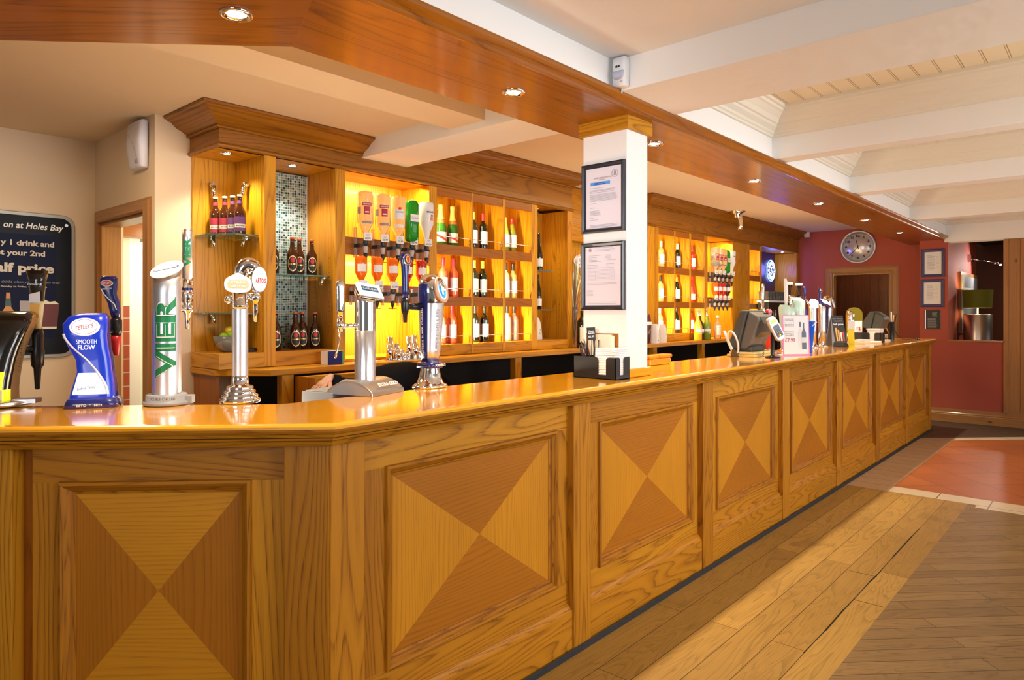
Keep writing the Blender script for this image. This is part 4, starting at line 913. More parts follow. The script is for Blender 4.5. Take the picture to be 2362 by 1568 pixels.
for x, st, d in zip((7.97, 8.08, 8.19, 8.31, 8.45), ('clear', 'clear', 'clear', 'green', 'white'), ('far inverted clear bottle, leftmost of the upper row', 'far inverted clear bottle, second of the upper row', 'far inverted clear bottle, third of the upper row', 'far inverted green gin bottle', 'far inverted white bottle, rightmost of the upper row')):
    optic(x, 1.925, st, d, 'inverted spirit bottles, upper far optics row')
for x, st, d in zip((7.96, 8.08, 8.20, 8.32), ('amber', 'red', 'red', 'dark'), ('far amber bottle, leftmost of the lower row', 'far red bottle, second of the lower row', 'far red bottle, third of the lower row', 'far dark bottle, rightmost of the lower row')):
    optic(x, 1.61, st, d, 'inverted spirit bottles, lower far optics row', True)
# ================================================================== beer fonts on the counter
CT = 1.1205
def loft(mb, secs, matf, n=28):
    """secs: (z, cx, cy, hw, hd, squareness)"""
    rows = []
    for z, cx, cy, hw, hd, p in secs:
        ring = []
        for j in range(n):
            a = 2*PI*(j+.5)/n; c_, s_ = math.cos(a), math.sin(a); q = 1/((abs(c_)**p+abs(s_)**p)**(1/p)); ring.append((cx+hw*q*c_, cy+hd*q*s_, z))
        rows.append(ring)
    base = len(mb.v)
    for r in rows: mb.v += [Vector(p) for p in r]
    for i in range(len(rows)-1):
        for j in range(n):
            a = base+i*n+j; b = base+i*n+(j+1) % n
            mb.addf((a, b, b+n, a+n), matf(i, j) if callable(matf) else matf, None, True)
    mb.cap(rows[0], matf(0, 0) if callable(matf) else matf); mb.cap(rows[-1], matf(len(rows)-2, 0) if callable(matf) else matf)
def L(mb, name, t, **k): return mb.build(name, t, world=False, **k)
def disc(mb, c, nrm, r, m, th=.004, n=28, ry=None):
    """round plate facing nrm"""
    q = Vector(nrm).normalized().to_track_quat('Z', 'Y').to_matrix().to_4x4(); M = Matrix.Translation(c) @ q @ Matrix.Diagonal((1, (ry or r)/r, 1, 1))
    mb.lathe([(r, -th), (r, 0), (r*.97, th*.25), (.0005, th*.26)], m, (0, 0, 0), n, M, smooth=False)
def tap(t, c, hm=CHROME, sc=1.0, spout=True, dirv=(0, -1, 0)):
    """small chrome faucet body with tapered nozzle at c"""
    x, y, z = c; k = MB()
    k.lathe([(.010, .03), (.016, .024), (.017, .008), (.012, 0), (.018, -.012), (.019, -.028), (.011, -.040), (.010, -.052), (.0075, -.085), (.0055, -.105), (.004, -.106)], hm, c, 16)
    L(k, 'nozzle', t)
glow_white = mat('lit_badge', (.7, .7, .7), .4, emit=(.90, .94, 1.0), es=.95); glow_or = mat('lit_badge_orange', (.5, .3, .2), .4, emit=(1.0, .50, .28), es=.75); glow_blue = mat('lit_blue', (.005, .03, .42), .3, emit=(.003, .04, .75), es=.30, coat=.5)
glow_pale = mat('lit_pale_blue', (.6, .7, .95), .4, emit=(.62, .78, 1.0), es=.6)
# --- cider font at the left edge
t = thing('beer_font', 'curved black and yellow checked cider font cut off by the left picture edge', 'beer font', (.548, 2.89, CT), -.62)
YEL = mat('lime_yellow', (.80, .85, .02), .3, emit=(.85, 1.0, .02), es=.55); CHK = mat('pale_check', (.72, .66, .40), .4); GLB = mat('gloss_black', (.015, .013, .010), .16, coat=.6); TAN = mat('bronze_strip', (.42, .28, .14), .35, .6)
def sb(i, j, n=28):
    front = 14 <= j < 28; side = j in (0, 27, 1, 26, 2, 25)
    if j in (26, 27, 0, 1): return TAN
    if front and i < 4: return [[YEL, CHK, YEL], [GLB, YEL, GLB]][(i//2) % 2][(j//3) % 3]
    return GLB
k = MB(); loft(k, [(.012, 0, 0, .085, .070, 5), (.03, 0, 0, .083, .068, 5), (.06, .0, 0, .083, .066, 5), (.09, .002, .0, .084, .064, 5), (.12, .004, .002, .086, .062, 5), (.16, .006, .006, .089, .060, 5), (.20, .012, .012, .092, .058, 5), (.25, .022, .022, .096, .056, 5), (.29, .034, .034, .096, .052, 4), (.315, .040, .045, .088, .040, 3), (.325, .044, .05, .07, .025, 2)], sb); L(k, 'body', t)
k = MB(); k.lathe([(.10, 0), (.135, .004), (.135, .016), (.10, .022)], STEEL, (0.0, 0, 0), 32, ry=.8); k.box(.09, .16, -.03, .02, .01, .024, STEEL); L(k, 'drip_base', t)
k = MB(); text(k, 'BOW', glow_white, (.020, -.066, .170), (1, 0, .06), (0, -.1, 1), h=.020, w=.062, bold=.03, lift=.004)
text(k, 'STRONGBOW', INK, (.104, -.004, .20), (.12, 0, 1), (0, 1, 0), h=.014, w=.17, lift=-.004); L(k, 'lettering', t)
h = MB(); loft(h, [(.255, .118, .09, .012, .012, 2), (.30, .118, .09, .016, .016, 2), (.36, .118, .09, .021, .018, 2)], CHK); loft(h, [(.36, .118, .09, .021, .018, 2), (.392, .118, .09, .023, .02, 2)], GLB)
loft(h, [(.392, .118, .09, .023, .020, 2), (.43, .118, .09, .026, .022, 2), (.47, .118, .09, .034, .024, 3)], GLB); L(h, 'tap_handle', t)
k = MB(); k.poly([(.100, .069, .355), (.136, .069, .355), (.134, .069, .395), (.100, .069, .385)], PAPER); k.poly([(.104, .0685, .30), (.130, .0685, .30), (.134, .0685, .352), (.102, .0685, .352)], mat('amber_check', (.85, .42, .05), .4)); text(k, 'STRONGBOW', PAPER, (.118, .067, .42), (1, 0, 0), (0, 0, 1), h=.006, w=.044, bold=.02); L(k, 'handle_label', t)
k = MB(); k.lathe([(.016, .26), (.020, .24), (.018, .20), (.022, .18), (.019, .13), (.012, .12), (.008, .05), (.006, .045)], BLACK, (.118, .09, 0), 16); k.tube([(.118, .09, .19), (.06, .06, .19)], .014, BLACK, 10); L(k, 'valve', t)
# --- wavy blue smooth-flow font
t = thing('beer_font', 'illuminated wavy royal blue ale font with an oval badge', 'beer font', (.800, 2.635, CT), -.50)
secs = [(.018, 0, 0, .070, .062, 6), (.040, .000, 0, .067, .060, 6), (.08, .004, 0, .060, .056, 6), (.12, .006, 0, .052, .052, 6), (.16, .002, 0, .052, .050, 6), (.20, -.012, 0, .058, .050, 6), (.24, -.022, 0, .064, .050, 6), (.28, -.022, 0, .066, .050, 6), (.305, -.016, .004, .058, .046, 4), (.318, -.008, .01, .040, .032, 3)]
k = MB(); loft(k, secs, lambda i, j: NAVY if (j < 14 or j >= 26) else glow_blue); L(k, 'body', t)
k = MB(); loft(k, [(0, .0, 0, .082, .075, 8), (.018, .0, 0, .078, .070, 8), (.03, 0, 0, .070, .064, 8)], lambda i, j: NAVY if 14 <= j < 27 else GREYP); L(k, 'base', t)
def yf(z):  # front surface
    for a, b in zip(secs, secs[1:]):
        if a[0] <= z <= b[0]: u = (z-a[0])/(b[0]-a[0]); return (a[1]+(b[1]-a[1])*u, -(a[4]+(b[4]-a[4])*u), a[3]+(b[3]-a[3])*u)
k = MB(); k2 = MB(); zs = [.045+i*.012 for i in range(18)]; rows = []; pr = []
for z in zs:
    cx, fy_, hw = yf(z); u = (z-.045)/.204; x = cx+hw*(.80-1.66*(1-math.cos(PI*u))/2)
    rows.append([(x-.006, fy_-.003, z), (x-.003, fy_-.006, z), (x+.002, fy_-.003, z)])
    if z < .125: pr.append([(cx-hw*.82, fy_-.0012, z), (x-.004, fy_-.0016, z)])
k.grid(rows, mat('silver_curve', (.75, .82, .95), .25, .3)); k.grid(pr, glow_pale); L(k, 'curved_stripe', t)
k = MB(); disc(k, (-.018, -.057, .272), (-.15, -1, .15), .046, glow_white, .005, ry=.030); disc(k, (-.018, -.0585, .272), (-.15, -1, .15), .040, REDM, .0035, ry=.0255); disc(k, (-.018, -.0595, .272), (-.15, -1, .15), .0385, glow_white, .0035, ry=.024)
text(k, 'TETLEY\'S', REDM, (-.018, -.0612, .272), (1, -.15, .18), (0, 0, 1), h=.014, w=.056, bold=.01); L(k, 'badge', t)
k = MB(); text(k, 'SMOOTH', glow_white, (-.012, -.053, .222), (1, 0, 0), (0, 0, 1), h=.015, w=.060, bold=.0, lift=.003); text(k, 'FLOW', glow_white, (-.012, -.053, .203), (1, 0, 0), (0, 0, 1), h=.016, w=.05, bold=.02, lift=.003); L(k, 'lettering', t)
k = MB(); text(k, 'ESTD  *  1822', PAPER, (0, -.0735, .010), (1, 0, 0), (0, 0, 1), h=.008, w=.075, bold=.03, lift=.001); L(k, 'base_lettering', t)
k = MB(); text(k, 'Joshua Tetley', INK, (-.012, -.0605, .066), (1, 0, .12), (0, 0, 1), h=.011, w=.055, lift=.001); L(k, 'signature', t)
TH = Matrix.Translation((-.045, .035, -.034))
k = MB(); loft(k, [(.33, .085, .10, .014, .012, 2), (.36, .082, .10, .018, .014, 2.5), (.39, .078, .10, .020, .015, 2.5), (.42, .066, .10, .022, .016, 2.5), (.45, .062, .10, .028, .017, 3), (.475, .063, .10, .029, .017, 3), (.487, .063, .10, .022, .010, 2)], NAVY); L(k, 'tap_handle', t, mx=TH)
k = MB(); disc(k, (.058, .082, .460), (-.1, -1, .1), .020, LCR, .003, ry=.012); disc(k, (.058, .0812, .460), (-.1, -1, .1), .017, REDM, .003, ry=.0095); text(k, 'TETLEY\'S', PAPER, (.058, .079, .460), (1, 0, .15), (0, 0, 1), h=.008, w=.03, bold=.02); text(k, 'SMOOTH FLOW', PAPER, (.060, .081, .440), (1, 0, .1), (0, 0, 1), h=.006, w=.030, bold=.02)
k.tube([(.040, .083, .44), (.050, .083, .42), (.066, .085, .40), (.082, .085, .385), (.088, .086, .365)], .0022, PAPER, 6); L(k, 'handle_badge', t, mx=TH)
k = MB(); k.lathe([(.014, .335), (.020, .325), (.020, .29), (.016, .27)], BLACK, (.085, .10, 0), 16); k.tube([(.085, .10, .285), (.04, .05, .285)], .010, BLACK, 8); L(k, 'valve', t, mx=TH)
k = MB(); k.lathe([(.018, .27), (.016, .25), (.011, .20), (.009, .198)], mat('red_nozzle', (.55, .02, .03), .35), (.085, .10, 0), 14); L(k, 'nozzle', t, mx=TH)
# --- tall frosted lager column
t = thing('beer_font', 'tall frosted silver lager column with green upright lettering', 'beer font', (.978, 2.482, CT), -.62)
R = .0465
k = MB(); n = 40; rows = []
for zz in (.03, .15, .27, .39): rows.append([(R*math.cos(2*PI*j/n), R*math.sin(2*PI*j/n), zz) for j in range(n)])
top = [(R*math.cos(2*PI*j/n), R*math.sin(2*PI*j/n), .470+.66*R*math.sin(2*PI*j/n)+.25*R*math.cos(2*PI*j/n)) for j in range(n)]; rows.append(top)
k.grid(rows, FROST, cu=True); k.cap(top, FROST); L(k, 'column', t)
k = MB(); nn = Vector((-.25, -.66, 1)).normalized(); cc = Vector((0, 0, .470)); q = nn.to_track_quat('Z', 'Y').to_matrix().to_4x4()
for rr, m_, dz in ((1.0, LCR, .002), (.74, glow_white, .0035)): k.lathe([(.050*rr*1.1, 0), (.050*rr*1.1, dz), (.0005, dz+.0002)], m_, (0, 0, 0), 36, Matrix.Translation(cc) @ q @ Matrix.Diagonal((.98, 1.06, 1, 1)), smooth=False)
xd = Vector((1, 0, .25)).normalized(); yd = nn.cross(xd)
a = cc+nn*.0045; k.poly([a-xd*.042-yd*.008, a+xd*.042-yd*.008, a+xd*.042+yd*.008, a-xd*.042+yd*.008], NAVY); text(k, "BECK'S", PAPER, a, xd, yd, h=.011, w=.070, bold=.04); text(k, 'BRAUEREI BECK & CO', GREYINK, a+yd*.034, xd, yd, h=.005, w=.055); text(k, 'SPITZEN QUALITAT', GREYINK, a-yd*.030, xd, yd, h=.005, w=.055); text(k, 'VIER', PAPER, a-yd*.016, xd, yd, h=.007, w=.04); L(k, 'badge', t)
def vtext(mb, s_, m, R, ang, zc, hh, ww, x=0, y=0, bold=.02):
    """upright lettering reading from bottom to top around a column"""
    text(mb, s_, m, (0, 0, 0), (0, 0, 1), (1, 0, 0), h=hh, w=ww, bold=bold, cuts=10, warp=lambda a, b: (x+(R+.0009)*math.cos(ang-b/R), y+(R+.0009)*math.sin(ang-b/R), zc+a))
k = MB(); vtext(k, 'VIER', GRN, R, -PI/2+.16, .235, .068, .280, bold=.05); vtext(k, 'VIER', mat('letter_line', (.9, .93, .9), .4), R+.0007, -PI/2+.16, .235, .060, .272, bold=-.038); L(k, 'lettering', t)
k = MB(); k.lathe([(.070, 0), (.076, .004), (.076, .012), (.066, .016), (.066, .034), (.062, .038), (.052, .038)], GREYP, (0, 0, 0), 36); k.box(.03, .085, -.02, .03, .004, .03, GREYP); text(k, 'DOUBLE CHILLED', INK, (0, -.0665, .025), (1, 0, 0), (0, 0, 1), h=.008, w=.085, warp=lambda a, b: (.0672*math.sin(a/.067), -.0672*math.cos(a/.067), .025+b)); L(k, 'base', t)
k = MB(); k.lathe([(.0175, .445), (.0175, .585), (.0175, .62)], FROST, (.050, .075, 0), 20); k.lathe([(.0178, .615), (.015, .621), (.0005, .622)], REDM, (.050, .075, 0), 20); vtext(k, 'VIER', GRN, .0175, -PI/2+.1, .535, .025, .105, 0.050, .075, bold=.05); L(k, 'tap_handle', t)
k = MB(); k.lathe([(.0165, .445), (.0165, .412), (.018, .410), (.018, .400), (.010, .398), (.018, .395), (.020, .382), (.019, .362), (.012, .35), (.020, .34), (.019, .325), (.011, .318), (.0075, .285), (.006, .262), (.004, .261)], CHROME, (.050, .075, 0), 18); k.tube([(.050, .075, .335), (.01, .02, .335)], .012, CHROME, 12); L(k, 'tap', t)
k = MB(); k.lathe([(.0185, .409), (.0185, .400)], NAVY, (.050, .075, 0), 18, close=False); L(k, 'tap_ring', t)
# --- slender chrome column with two lit badges
t = thing('beer_font', 'slender chrome column font with glowing orange badge and domed arch', 'beer font', (1.176, 2.348, CT), -.42)
k = MB(); k.lathe([(.066, 0), (.070, .005), (.069, .012), (.060, .016), (.062, .022), (.061, .027), (.052, .031), (.054, .037), (.052, .043), (.044, .047), (.046, .052), (.044, .058), (.030, .062), (.028, .085), (.026, .10)], CHROME, n=36); L(k, 'stepped_base', t)
k = MB(); k.lathe([(.0275, .095), (.0275, .335)], FROST, n=30, close=False); L(k, 'column', t)
k = MB(); k.lathe([(.0285, .333), (.0285, .348), (.0265, .35), (.0265, .395), (.020, .40)], CHROME, n=30); L(k, 'collar', t)
k = MB(); prof = []
for i in range(40):
    a = 2*PI*i/40; ca_, sa_ = math.cos(a), math.sin(a); q5 = 1/((abs(ca_)**2.8+abs(sa_)**2.8)**(1/2.8)); prof.append(((.0455-.010*max(0, sa_)**2)*q5*ca_, .031*q5*sa_+(.009*math.exp(-(ca_/.35)**2) if sa_ > 0 else 0)))
k.prism(prof, -.006, .006, WHITE, fr=lambda a, b, c: (a-.008, -.034+c, .420+b)); L(k, 'badge', t, bevel=.002)
k = MB(); k.prism([(x*.97, y*.95) for x, y in prof], 0, .001, glow_white, fr=lambda a, b, c: (a-.008, -.0405-c, .420+b)); pr2 = [(-.032, -.016), (.032, -.016), (.037, -.002), (.030, .014), (-.030, .014), (-.037, -.002)]; k.prism(pr2, 0, .001, glow_or, fr=lambda a, b, c: (a-.008, -.0418-c, .420+b)); text(k, 'STELLA', PAPER, (-.008, -.043, .426), (1, 0, 0), (0, 0, 1), h=.009, w=.048, bold=.03); text(k, 'ARTOIS', PAPER, (-.008, -.043, .413), (1, 0, 0), (0, 0, 1), h=.009, w=.048, bold=.03); L(k, 'badge_face', t)
k = MB(); ap = [(.002+.028*(1-math.cos(u*PI/16)), .03, .44+.052*math.sin(u*PI/16)) for u in range(17)]; k.tube([(.002, .03, .36), (.002, .03, .40)]+ap, [.017, .018]+[.020+.009*math.sin(u*PI/16) for u in range(17)], CHROME, 22); L(k, 'arch', t)
k = MB(); disc(k, (.064, .006, .440), (.55, -.80, .0), .034, CHROME, .012, 32, ry=.048); disc(k, (.067, .002, .440), (.55, -.80, 0), .030, glow_white, .008, 32, ry=.044); q_ = Vector((.55, -.8, 0)).normalized(); text(k, 'ARTOIS', REDM, Vector((.067, .002, .435))+q_*.004, (.8, .55, 0), (0, 0, 1), h=.018, w=.045, bold=.04); L(k, 'round_badge', t)
k = MB(); k.tube([(-.02, .02, .372), (-.035, .01, .372)], .011, CHROME, 12); k.lathe([(.0005, -.014), (.010, -.010), (.014, 0), (.010, .010), (.0005, .014)], CHROME, (-.040, .005, .365), 16); k.tube([(.02, .02, .38), (.045, .02, .38)], .012, CHROME, 12); k.lathe([(.0005, .020), (.016, .012), (.020, 0), (.015, -.014), (.010, -.022), (.0095, -.035), (.006, -.085), (.004, -.088)], CHROME, (.052, .014, .375), 18); L(k, 'taps', t)
tp = thing('beer_font', 'small chrome tap head behind the slender chrome column font', 'beer font', (1.03, 2.78, 1.118), 0)
k = MB(); k.lathe([(.02, 0), (.012, .01), (.010, .33), (.016, .36), (.014, .40)], CHROME, n=16); k.tube([(0, 0, .37), (0, -.06, .38)], .012, CHROME, 10); L(k, 'tap', tp)
bpy.data.objects.remove(tp.children[0]); bpy.data.objects.remove(tp)
# --- extra cold column with arched foot
t = thing('beer_font', 'thick mirror steel column font with square lit badge on an arched foot', 'beer font', (1.645, 2.249, CT), -.20)
k = MB(); k.lathe([(.0415, .035), (.0415, .245), (.0405, .246), (.0405, .249), (.0415, .250)], mat('speckled_steel', (.76, .76, .80), .22, 1, bump=.12, bscale=900), n=40, close=False); L(k, 'column', t)
k = MB(); rows = []; n = 40
for zz in (.250, .36): rows.append([(.0415*math.cos(2*PI*j/n), .0415*math.sin(2*PI*j/n), zz) for j in range(n)])
rows.append([(.0415*math.cos(2*PI*j/n), .0415*math.sin(2*PI*j/n), .400+.8*.0415*math.sin(2*PI*j/n)-.15*.0415*math.cos(2*PI*j/n)) for j in range(n)])
k.grid(rows, CHROME, cu=True); k.cap(rows[-1], CHROME); L(k, 'head', t)
nn = Vector((.15, -.85, 1)).normalized(); xd = Vector((1, .0, -.12)).normalized(); xd = (xd-nn*xd.dot(nn)).normalized(); yd = nn.cross(xd); cc = Vector((.018, -.006, .408))
k = MB(); k.prism([(-.052, -.044), (.052, -.044), (.052, .044), (-.052, .044)], -.010, .002, CHROME, fr=lambda a, b, c: tuple(cc+xd*a+yd*b+nn*c)); L(k, 'badge_plate', t, bevel=.006)
k = MB(); k.prism([(-.050, -.042), (.050, -.042), (.050, .042), (-.050, .042)], .002, .0028, glow_white, fr=lambda a, b, c: tuple(cc+xd*a+yd*b+nn*c)); a = cc+nn*.004
k.poly([a-xd*.036-yd*.010, a+xd*.036-yd*.010, a+xd*.036+yd*.020, a-xd*.036+yd*.020], mat('carling_blue', (.02, .15, .32), .4)); text(k, 'CARLING', PAPER, a+nn*.0004+yd*.005, xd, yd, h=.016, w=.064, bold=.05); L(k, 'badge', t)
k = MB()   # arched foot
def arch(a): return .012+.046*math.cos(PI/2*a/.108)**.8
ys = [-.107+.214*i/24 for i in range(25)]
k.prism([(y, arch(y)) for y in ys]+[(.108, 0), (-.108, 0)], -.100, .115, mat('foot_steel', (.55, .53, .50), .3, 1), fr=lambda a, b, c_: (c_, a, b))
RF = Matrix.Rotation(.50, 4, 'Z'); fo_ = L(k, 'foot', t, mx=RF, bevel=.002)
k = MB(); k.prism([(y, arch(y)-.010) for y in ys[1:-1]]+[(.10, .002), (-.10, .002)], -.1015, -.100, mat('foot_end', (.20, .21, .24), .35), fr=lambda a, b, c_: (c_, a, b)); L(k, 'end_cap', t, mx=RF)
k = MB(); text(k, 'EXTRA COLD', PAPER, (.02, -.092, .0355), (1, 0, 0), (0, .60, .80), h=.015, w=.13, bold=.03, lift=.006); L(k, 'lettering', t, mx=RF)
k = MB(); k.tube([(-.04, .0, .268), (-.095, .01, .268)], .009, CHROME, 12); k.lathe([(.012, .30), (.013, .28), (.018, .275), (.012, .26), (.008, .245)], CHROME, (-.10, .012, 0), 16); k.tube([(-.10, .012, .255), (-.108, -.002, .215), (-.125, -.012, .165), (-.130, -.014, .145)], [.0055, .005, .0045, .004], mat('copper_pipe', (.75, .48, .28), .2, 1), 10); L(k, 'tap', t)
k = MB(); loft(k, [(.30, -.10, .012, .008, .008, 2), (.33, -.10, .012, .015, .010, 3), (.42, -.10, .012, .017, .011, 4), (.44, -.10, .012, .015, .010, 3), (.447, -.10, .012, .008, .006, 2)], CHROME); L(k, 'tap_handle', t)
tr = thing('drip_tray', 'grey plastic glass stand and tray beside the arched steel foot', 'tray', (1.635, 2.36, 1.045), .30)
k = MB(); k.box(-.13, .14, -.035, .12, 0, .082, GREYP); k.box(-.12, .13, -.025, .11, .082, .086, mat('tray_top', (.33, .34, .36), .3)); k.prism([(.02, .078), (.05, .082), (.085, .094), (.12, .106), (.14, .108), (.14, .078)], 0, .15, GREYP, fr=lambda a, b, c: (a, -.035+c, b)); L(k, 'tray', tr, bevel=.003)
# --- tall tapered super chilled font with blue bands
t = thing('beer_font', 'tapered silver super chilled font with blue side band and oval lit badge', 'beer font', (1.953, 2.209, CT), .05)
k = MB(); loft(k, [(0, 0, 0, .078, .062, 2.4), (.008, 0, 0, .080, .064, 2.4), (.014, 0, 0, .072, .058, 2.4), (.02, 0, 0, .060, .048, 2.4), (.05, 0, 0, .047, .040, 2.4), (.08, 0, 0, .040, .036, 2.4), (.11, 0, 0, .037, .034, 2.4)], CHROME); L(k, 'bell_base', t)
k = MB(); loft(k, [(.085, -.006, -.004, .046, .050, 4), (.108, -.004, -.002, .043, .046, 4)], NAVY); L(k, 'collar_band', t)
secs = [(.108, 0, 0, .036, .033, 3), (.16, .002, 0, .041, .036, 3), (.22, .004, 0, .045, .039, 3), (.28, .006, 0, .048, .042, 3), (.33, .007, 0, .050, .044, 3), (.36, .008, 0, .054, .048, 2.6), (.40, .008, -.004, .062, .052, 2.3), (.44, .008, -.004, .062, .050, 2.2), (.465, .008, .0, .054, .042, 2), (.482, .008, .006, .036, .026, 2), (.488, .008, .008, .012, .01, 2)]
k = MB(); loft(k, secs, lambda i, j: NAVY if 12 <= j <= 15 and i < 7 else (FROST if i < 5 else CHROME)); L(k, 'body', t)
k = MB(); nn = Vector((.25, -1, .28)).normalized(); disc(k, (.020, -.050, .418), nn, .050, mat('badge_rim', (.55, .38, .30), .35, .6), .006, 36, ry=.058); disc(k, Vector((.020, -.050, .418))+nn*.002, nn, .031, glow_white, .003, 36, ry=.044); disc(k, Vector((.020, -.050, .418))+nn*.003, nn, .027, mat('badge_blue', (.01, .22, .50), .4, emit=(.0, .3, .7), es=.4), .003, 36, ry=.039); xd = Vector((1, .25, 0)).normalized(); text(k, 'F', PAPER, Vector((.020, -.050, .418))+nn*.006, xd, nn.cross(xd), h=.046, w=.026, bold=.08); L(k, 'badge', t)
k = MB(); text(k, 'SUPERCHILLED', mat('etched', (.45, .42, .42), .4, .6), (.008, -.043, .235), (0, -.04, 1), (-1, 0, 0), h=.022, w=.20, bold=.01, lift=.0015); L(k, 'etched_lettering', t)
k = MB(); text(k, "FOSTER'S SUPER CHILLED", PAPER, (-.047, -.003, .235), (-.04, 0, 1), (0, 1, 0), h=.009, w=.21, bold=.02, lift=.001); L(k, 'band_lettering', t)
k = MB(); text(k, "FOSTER'S", PAPER, (.010, -.0525, .097), (1, 0, 0), (0, 0, 1), h=.012, w=.060, bold=.04, lift=.001); L(k, 'collar_lettering', t)
k = MB(); k.tube([(-.045, .012, .345), (-.115, .02, .345)], [.018, .012], BLACK, 14); k.lathe([(.015, .39), (.017, .37), (.016, .345), (.014, .33), (.010, .322), (.0085, .29), (.006, .288)], BLACK, (-.125, .02, -.01), 16); L(k, 'valve', t)
k = MB(); loft(k, [(.375, -.125, .02, .014, .012, 2), (.41, -.125, .02, .013, .012, 2), (.47, -.125, .02, .014, .013, 2), (.51, -.125, .02, .018, .014, 2), (.54, -.125, .02, .024, .014, 2), (.565, -.125, .02, .020, .011, 2)], NAVY); disc(k, (-.123, .006, .540), (.1, -1, .15), .024, STEEL, .004, 26); disc(k, (-.123, .004, .540), (.1, -1, .15), .020, NAVY, .003, 26); disc(k, (-.123, .003, .540), (.1, -1, .15), .013, GOLD, .003, 26, ry=.017); disc(k, (-.123, .002, .540), (.1, -1, .15), .007, REDM, .003, 26, ry=.011); L(k, 'tap_handle', t)

# --- far group of fonts
def simple_font(x, y, h, r, mbody, label, rz=0, head=None, lean=0, hm=None, top=.0, sq=2.0):
    t = thing('beer_font', label, 'beer font', (x, y, CT), rz)
    k = MB(); k.lathe([(r*1.7, 0), (r*1.7, .008), (r*1.2, .014), (r, .03)], CHROME, n=24); L(k, 'base', t)
    k = MB(); loft(k, [(.02, 0, 0, r, r*.9, sq), (h*.4, lean*.3, 0, r, r*.9, sq), (h*.75, lean*.6, 0, r*1.05, r, sq), (h*.93, lean*.9, 0, r*1.1, r, sq), (h, lean, .01, r*.7, r*.6, 2)], mbody); L(k, 'column', t)
    return t
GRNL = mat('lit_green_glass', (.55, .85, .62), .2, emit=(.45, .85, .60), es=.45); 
t = simple_font(5.50, 2.13, .34, .032, mat('red_gloss', (.60, .015, .02), .25, coat=.6), 'font with a red tube and red-edged handle behind the till')
k = MB(); k.tube([(-.02, 0, .30), (-.10, .0, .325)], .012, CHROME, 10); k.lathe([(.018, .34), (.020, .32), (.016, .29), (.009, .27), (.007, .20), (.005, .19)], CHROME, (-.10, 0, .02), 14); disc(k, (-.03, -.03, .325), (-.3, -1, 0), .024, MATS['red_gloss'], .02); L(k, 'tap', t)
k = MB(); loft(k, [(.36, -.10, 0, .012, .01, 2), (.44, -.098, 0, .017, .012, 3), (.52, -.092, 0, .016, .012, 3), (.55, -.088, 0, .009, .008, 2)], lambda i, j: MATS['red_gloss'] if (j < 7 or j > 22) else STEEL); L(k, 'tap_handle', t)
t = simple_font(5.72, 2.05, .385, .050, mat('lit_white_green', (.52, .66, .58), .25, emit=(.4, .85, .6), es=.12), 'leaning white font with a green stripe behind the wine menu', head=1, lean=-.05, sq=2.6)
k = MB(); k.prism([(-.06, .30), (-.02, .34), (.05, .18), (.06, .06), (.01, .06)], 0, .004, GRNL, fr=lambda a, b, c: (a, -.056-c, b)); k.prism([(-.0, .24), (.03, .24), (.055, .10), (.02, .10)], 0, .003, mat('bottle_green', (.01, .35, .10), .3, emit=(.0, .4, .12), es=.3), fr=lambda a, b, c: (a, -.0605-c, b)); L(k, 'green_panel', t)
k = MB(); loft(k, [(.38, .0, .01, .012, .01, 2), (.46, .002, .01, .018, .014, 3), (.56, -.004, .01, .020, .014, 3), (.60, -.014, .01, .010, .008, 2)], PAPER); L(k, 'tap_handle', t)
t = simple_font(6.07, 2.09, .45, .060, mat('lit_mint', (.60, .78, .68), .2, emit=(.5, .95, .75), es=.14), 'broad pale mint font with a rounded top in the far group', sq=2.6)
k = MB(); k.tube([(-.05, 0, .30), (-.13, 0, .32)], .018, CHROME, 12); k.tube([(-.05, .01, .36), (-.10, .01, .42), (-.15, .01, .36), (-.16, .01, .28)], .012, CHROME, 12); k.lathe([(.02, .32), (.022, .29), (.012, .24), (.008, .18)], CHROME, (-.14, 0, 0), 14); L(k, 'tap', t)
k = MB(); k.poly([(.01, -.0615, .16), (.045, -.058, .16), (.045, -.058, .25), (.01, -.0615, .25)], GRN); L(k, 'label', t)
t = thing('beer_font', 'low chrome T-bar font carrying two small dark cup-shaped handles', 'beer font', (6.42, 2.24, CT), 0)
k = MB(); k.tube([(0, 0, 0), (0, 0, .44)], .02, CHROME, 14); k.tube([(-.17, 0, .455), (.17, 0, .455)], .022, CHROME, 14); L(k, 't_bar', t)
for dx in (-.125, .125):
    k = MB(); k.lathe([(.012, .475), (.017, .49), (.026, .57)], mat('stout_black', (.03, .012, .008), .2), (dx, 0, 0), 18); k.lathe([(.026, .57), (.032, .572), (.032, .59), (.026, .594)], PAPER, (dx, 0, 0), 18); L(k, 'cup_handle', t)
t = simple_font(6.50, 2.10, .42, .034, STEEL, 'plain steel column font with a glowing white head and navy handle')
k = MB(); loft(k, [(.36, 0, -.01, .040, .036, 3), (.42, -.0, -.01, .042, .036, 3), (.445, 0, 0, .02, .02, 2)], glow_white); L(k, 'lit_head', t)
k = MB(); loft(k, [(.44, -.07, .05, .012, .01, 2), (.50, -.065, .05, .016, .012, 2), (.545, -.07, .05, .024, .012, 2), (.56, -.07, .05, .01, .01, 2)], NAVY); k.tube([(-.07, .05, .46), (-.02, 0, .36)], .01, CHROME, 8); L(k, 'tap_handle', t)
t = simple_font(6.70, 2.08, .40, .034, STEEL, 'steel column font with a tilted blue-white square badge, far group')
k = MB(); cc = Vector((.03, -.02, .42)); nn = Vector((-.1, -.8, .9)).normalized(); xd = Vector((.8, 0, -.6)); xd = (xd-nn*xd.dot(nn)).normalized(); yd = nn.cross(xd)
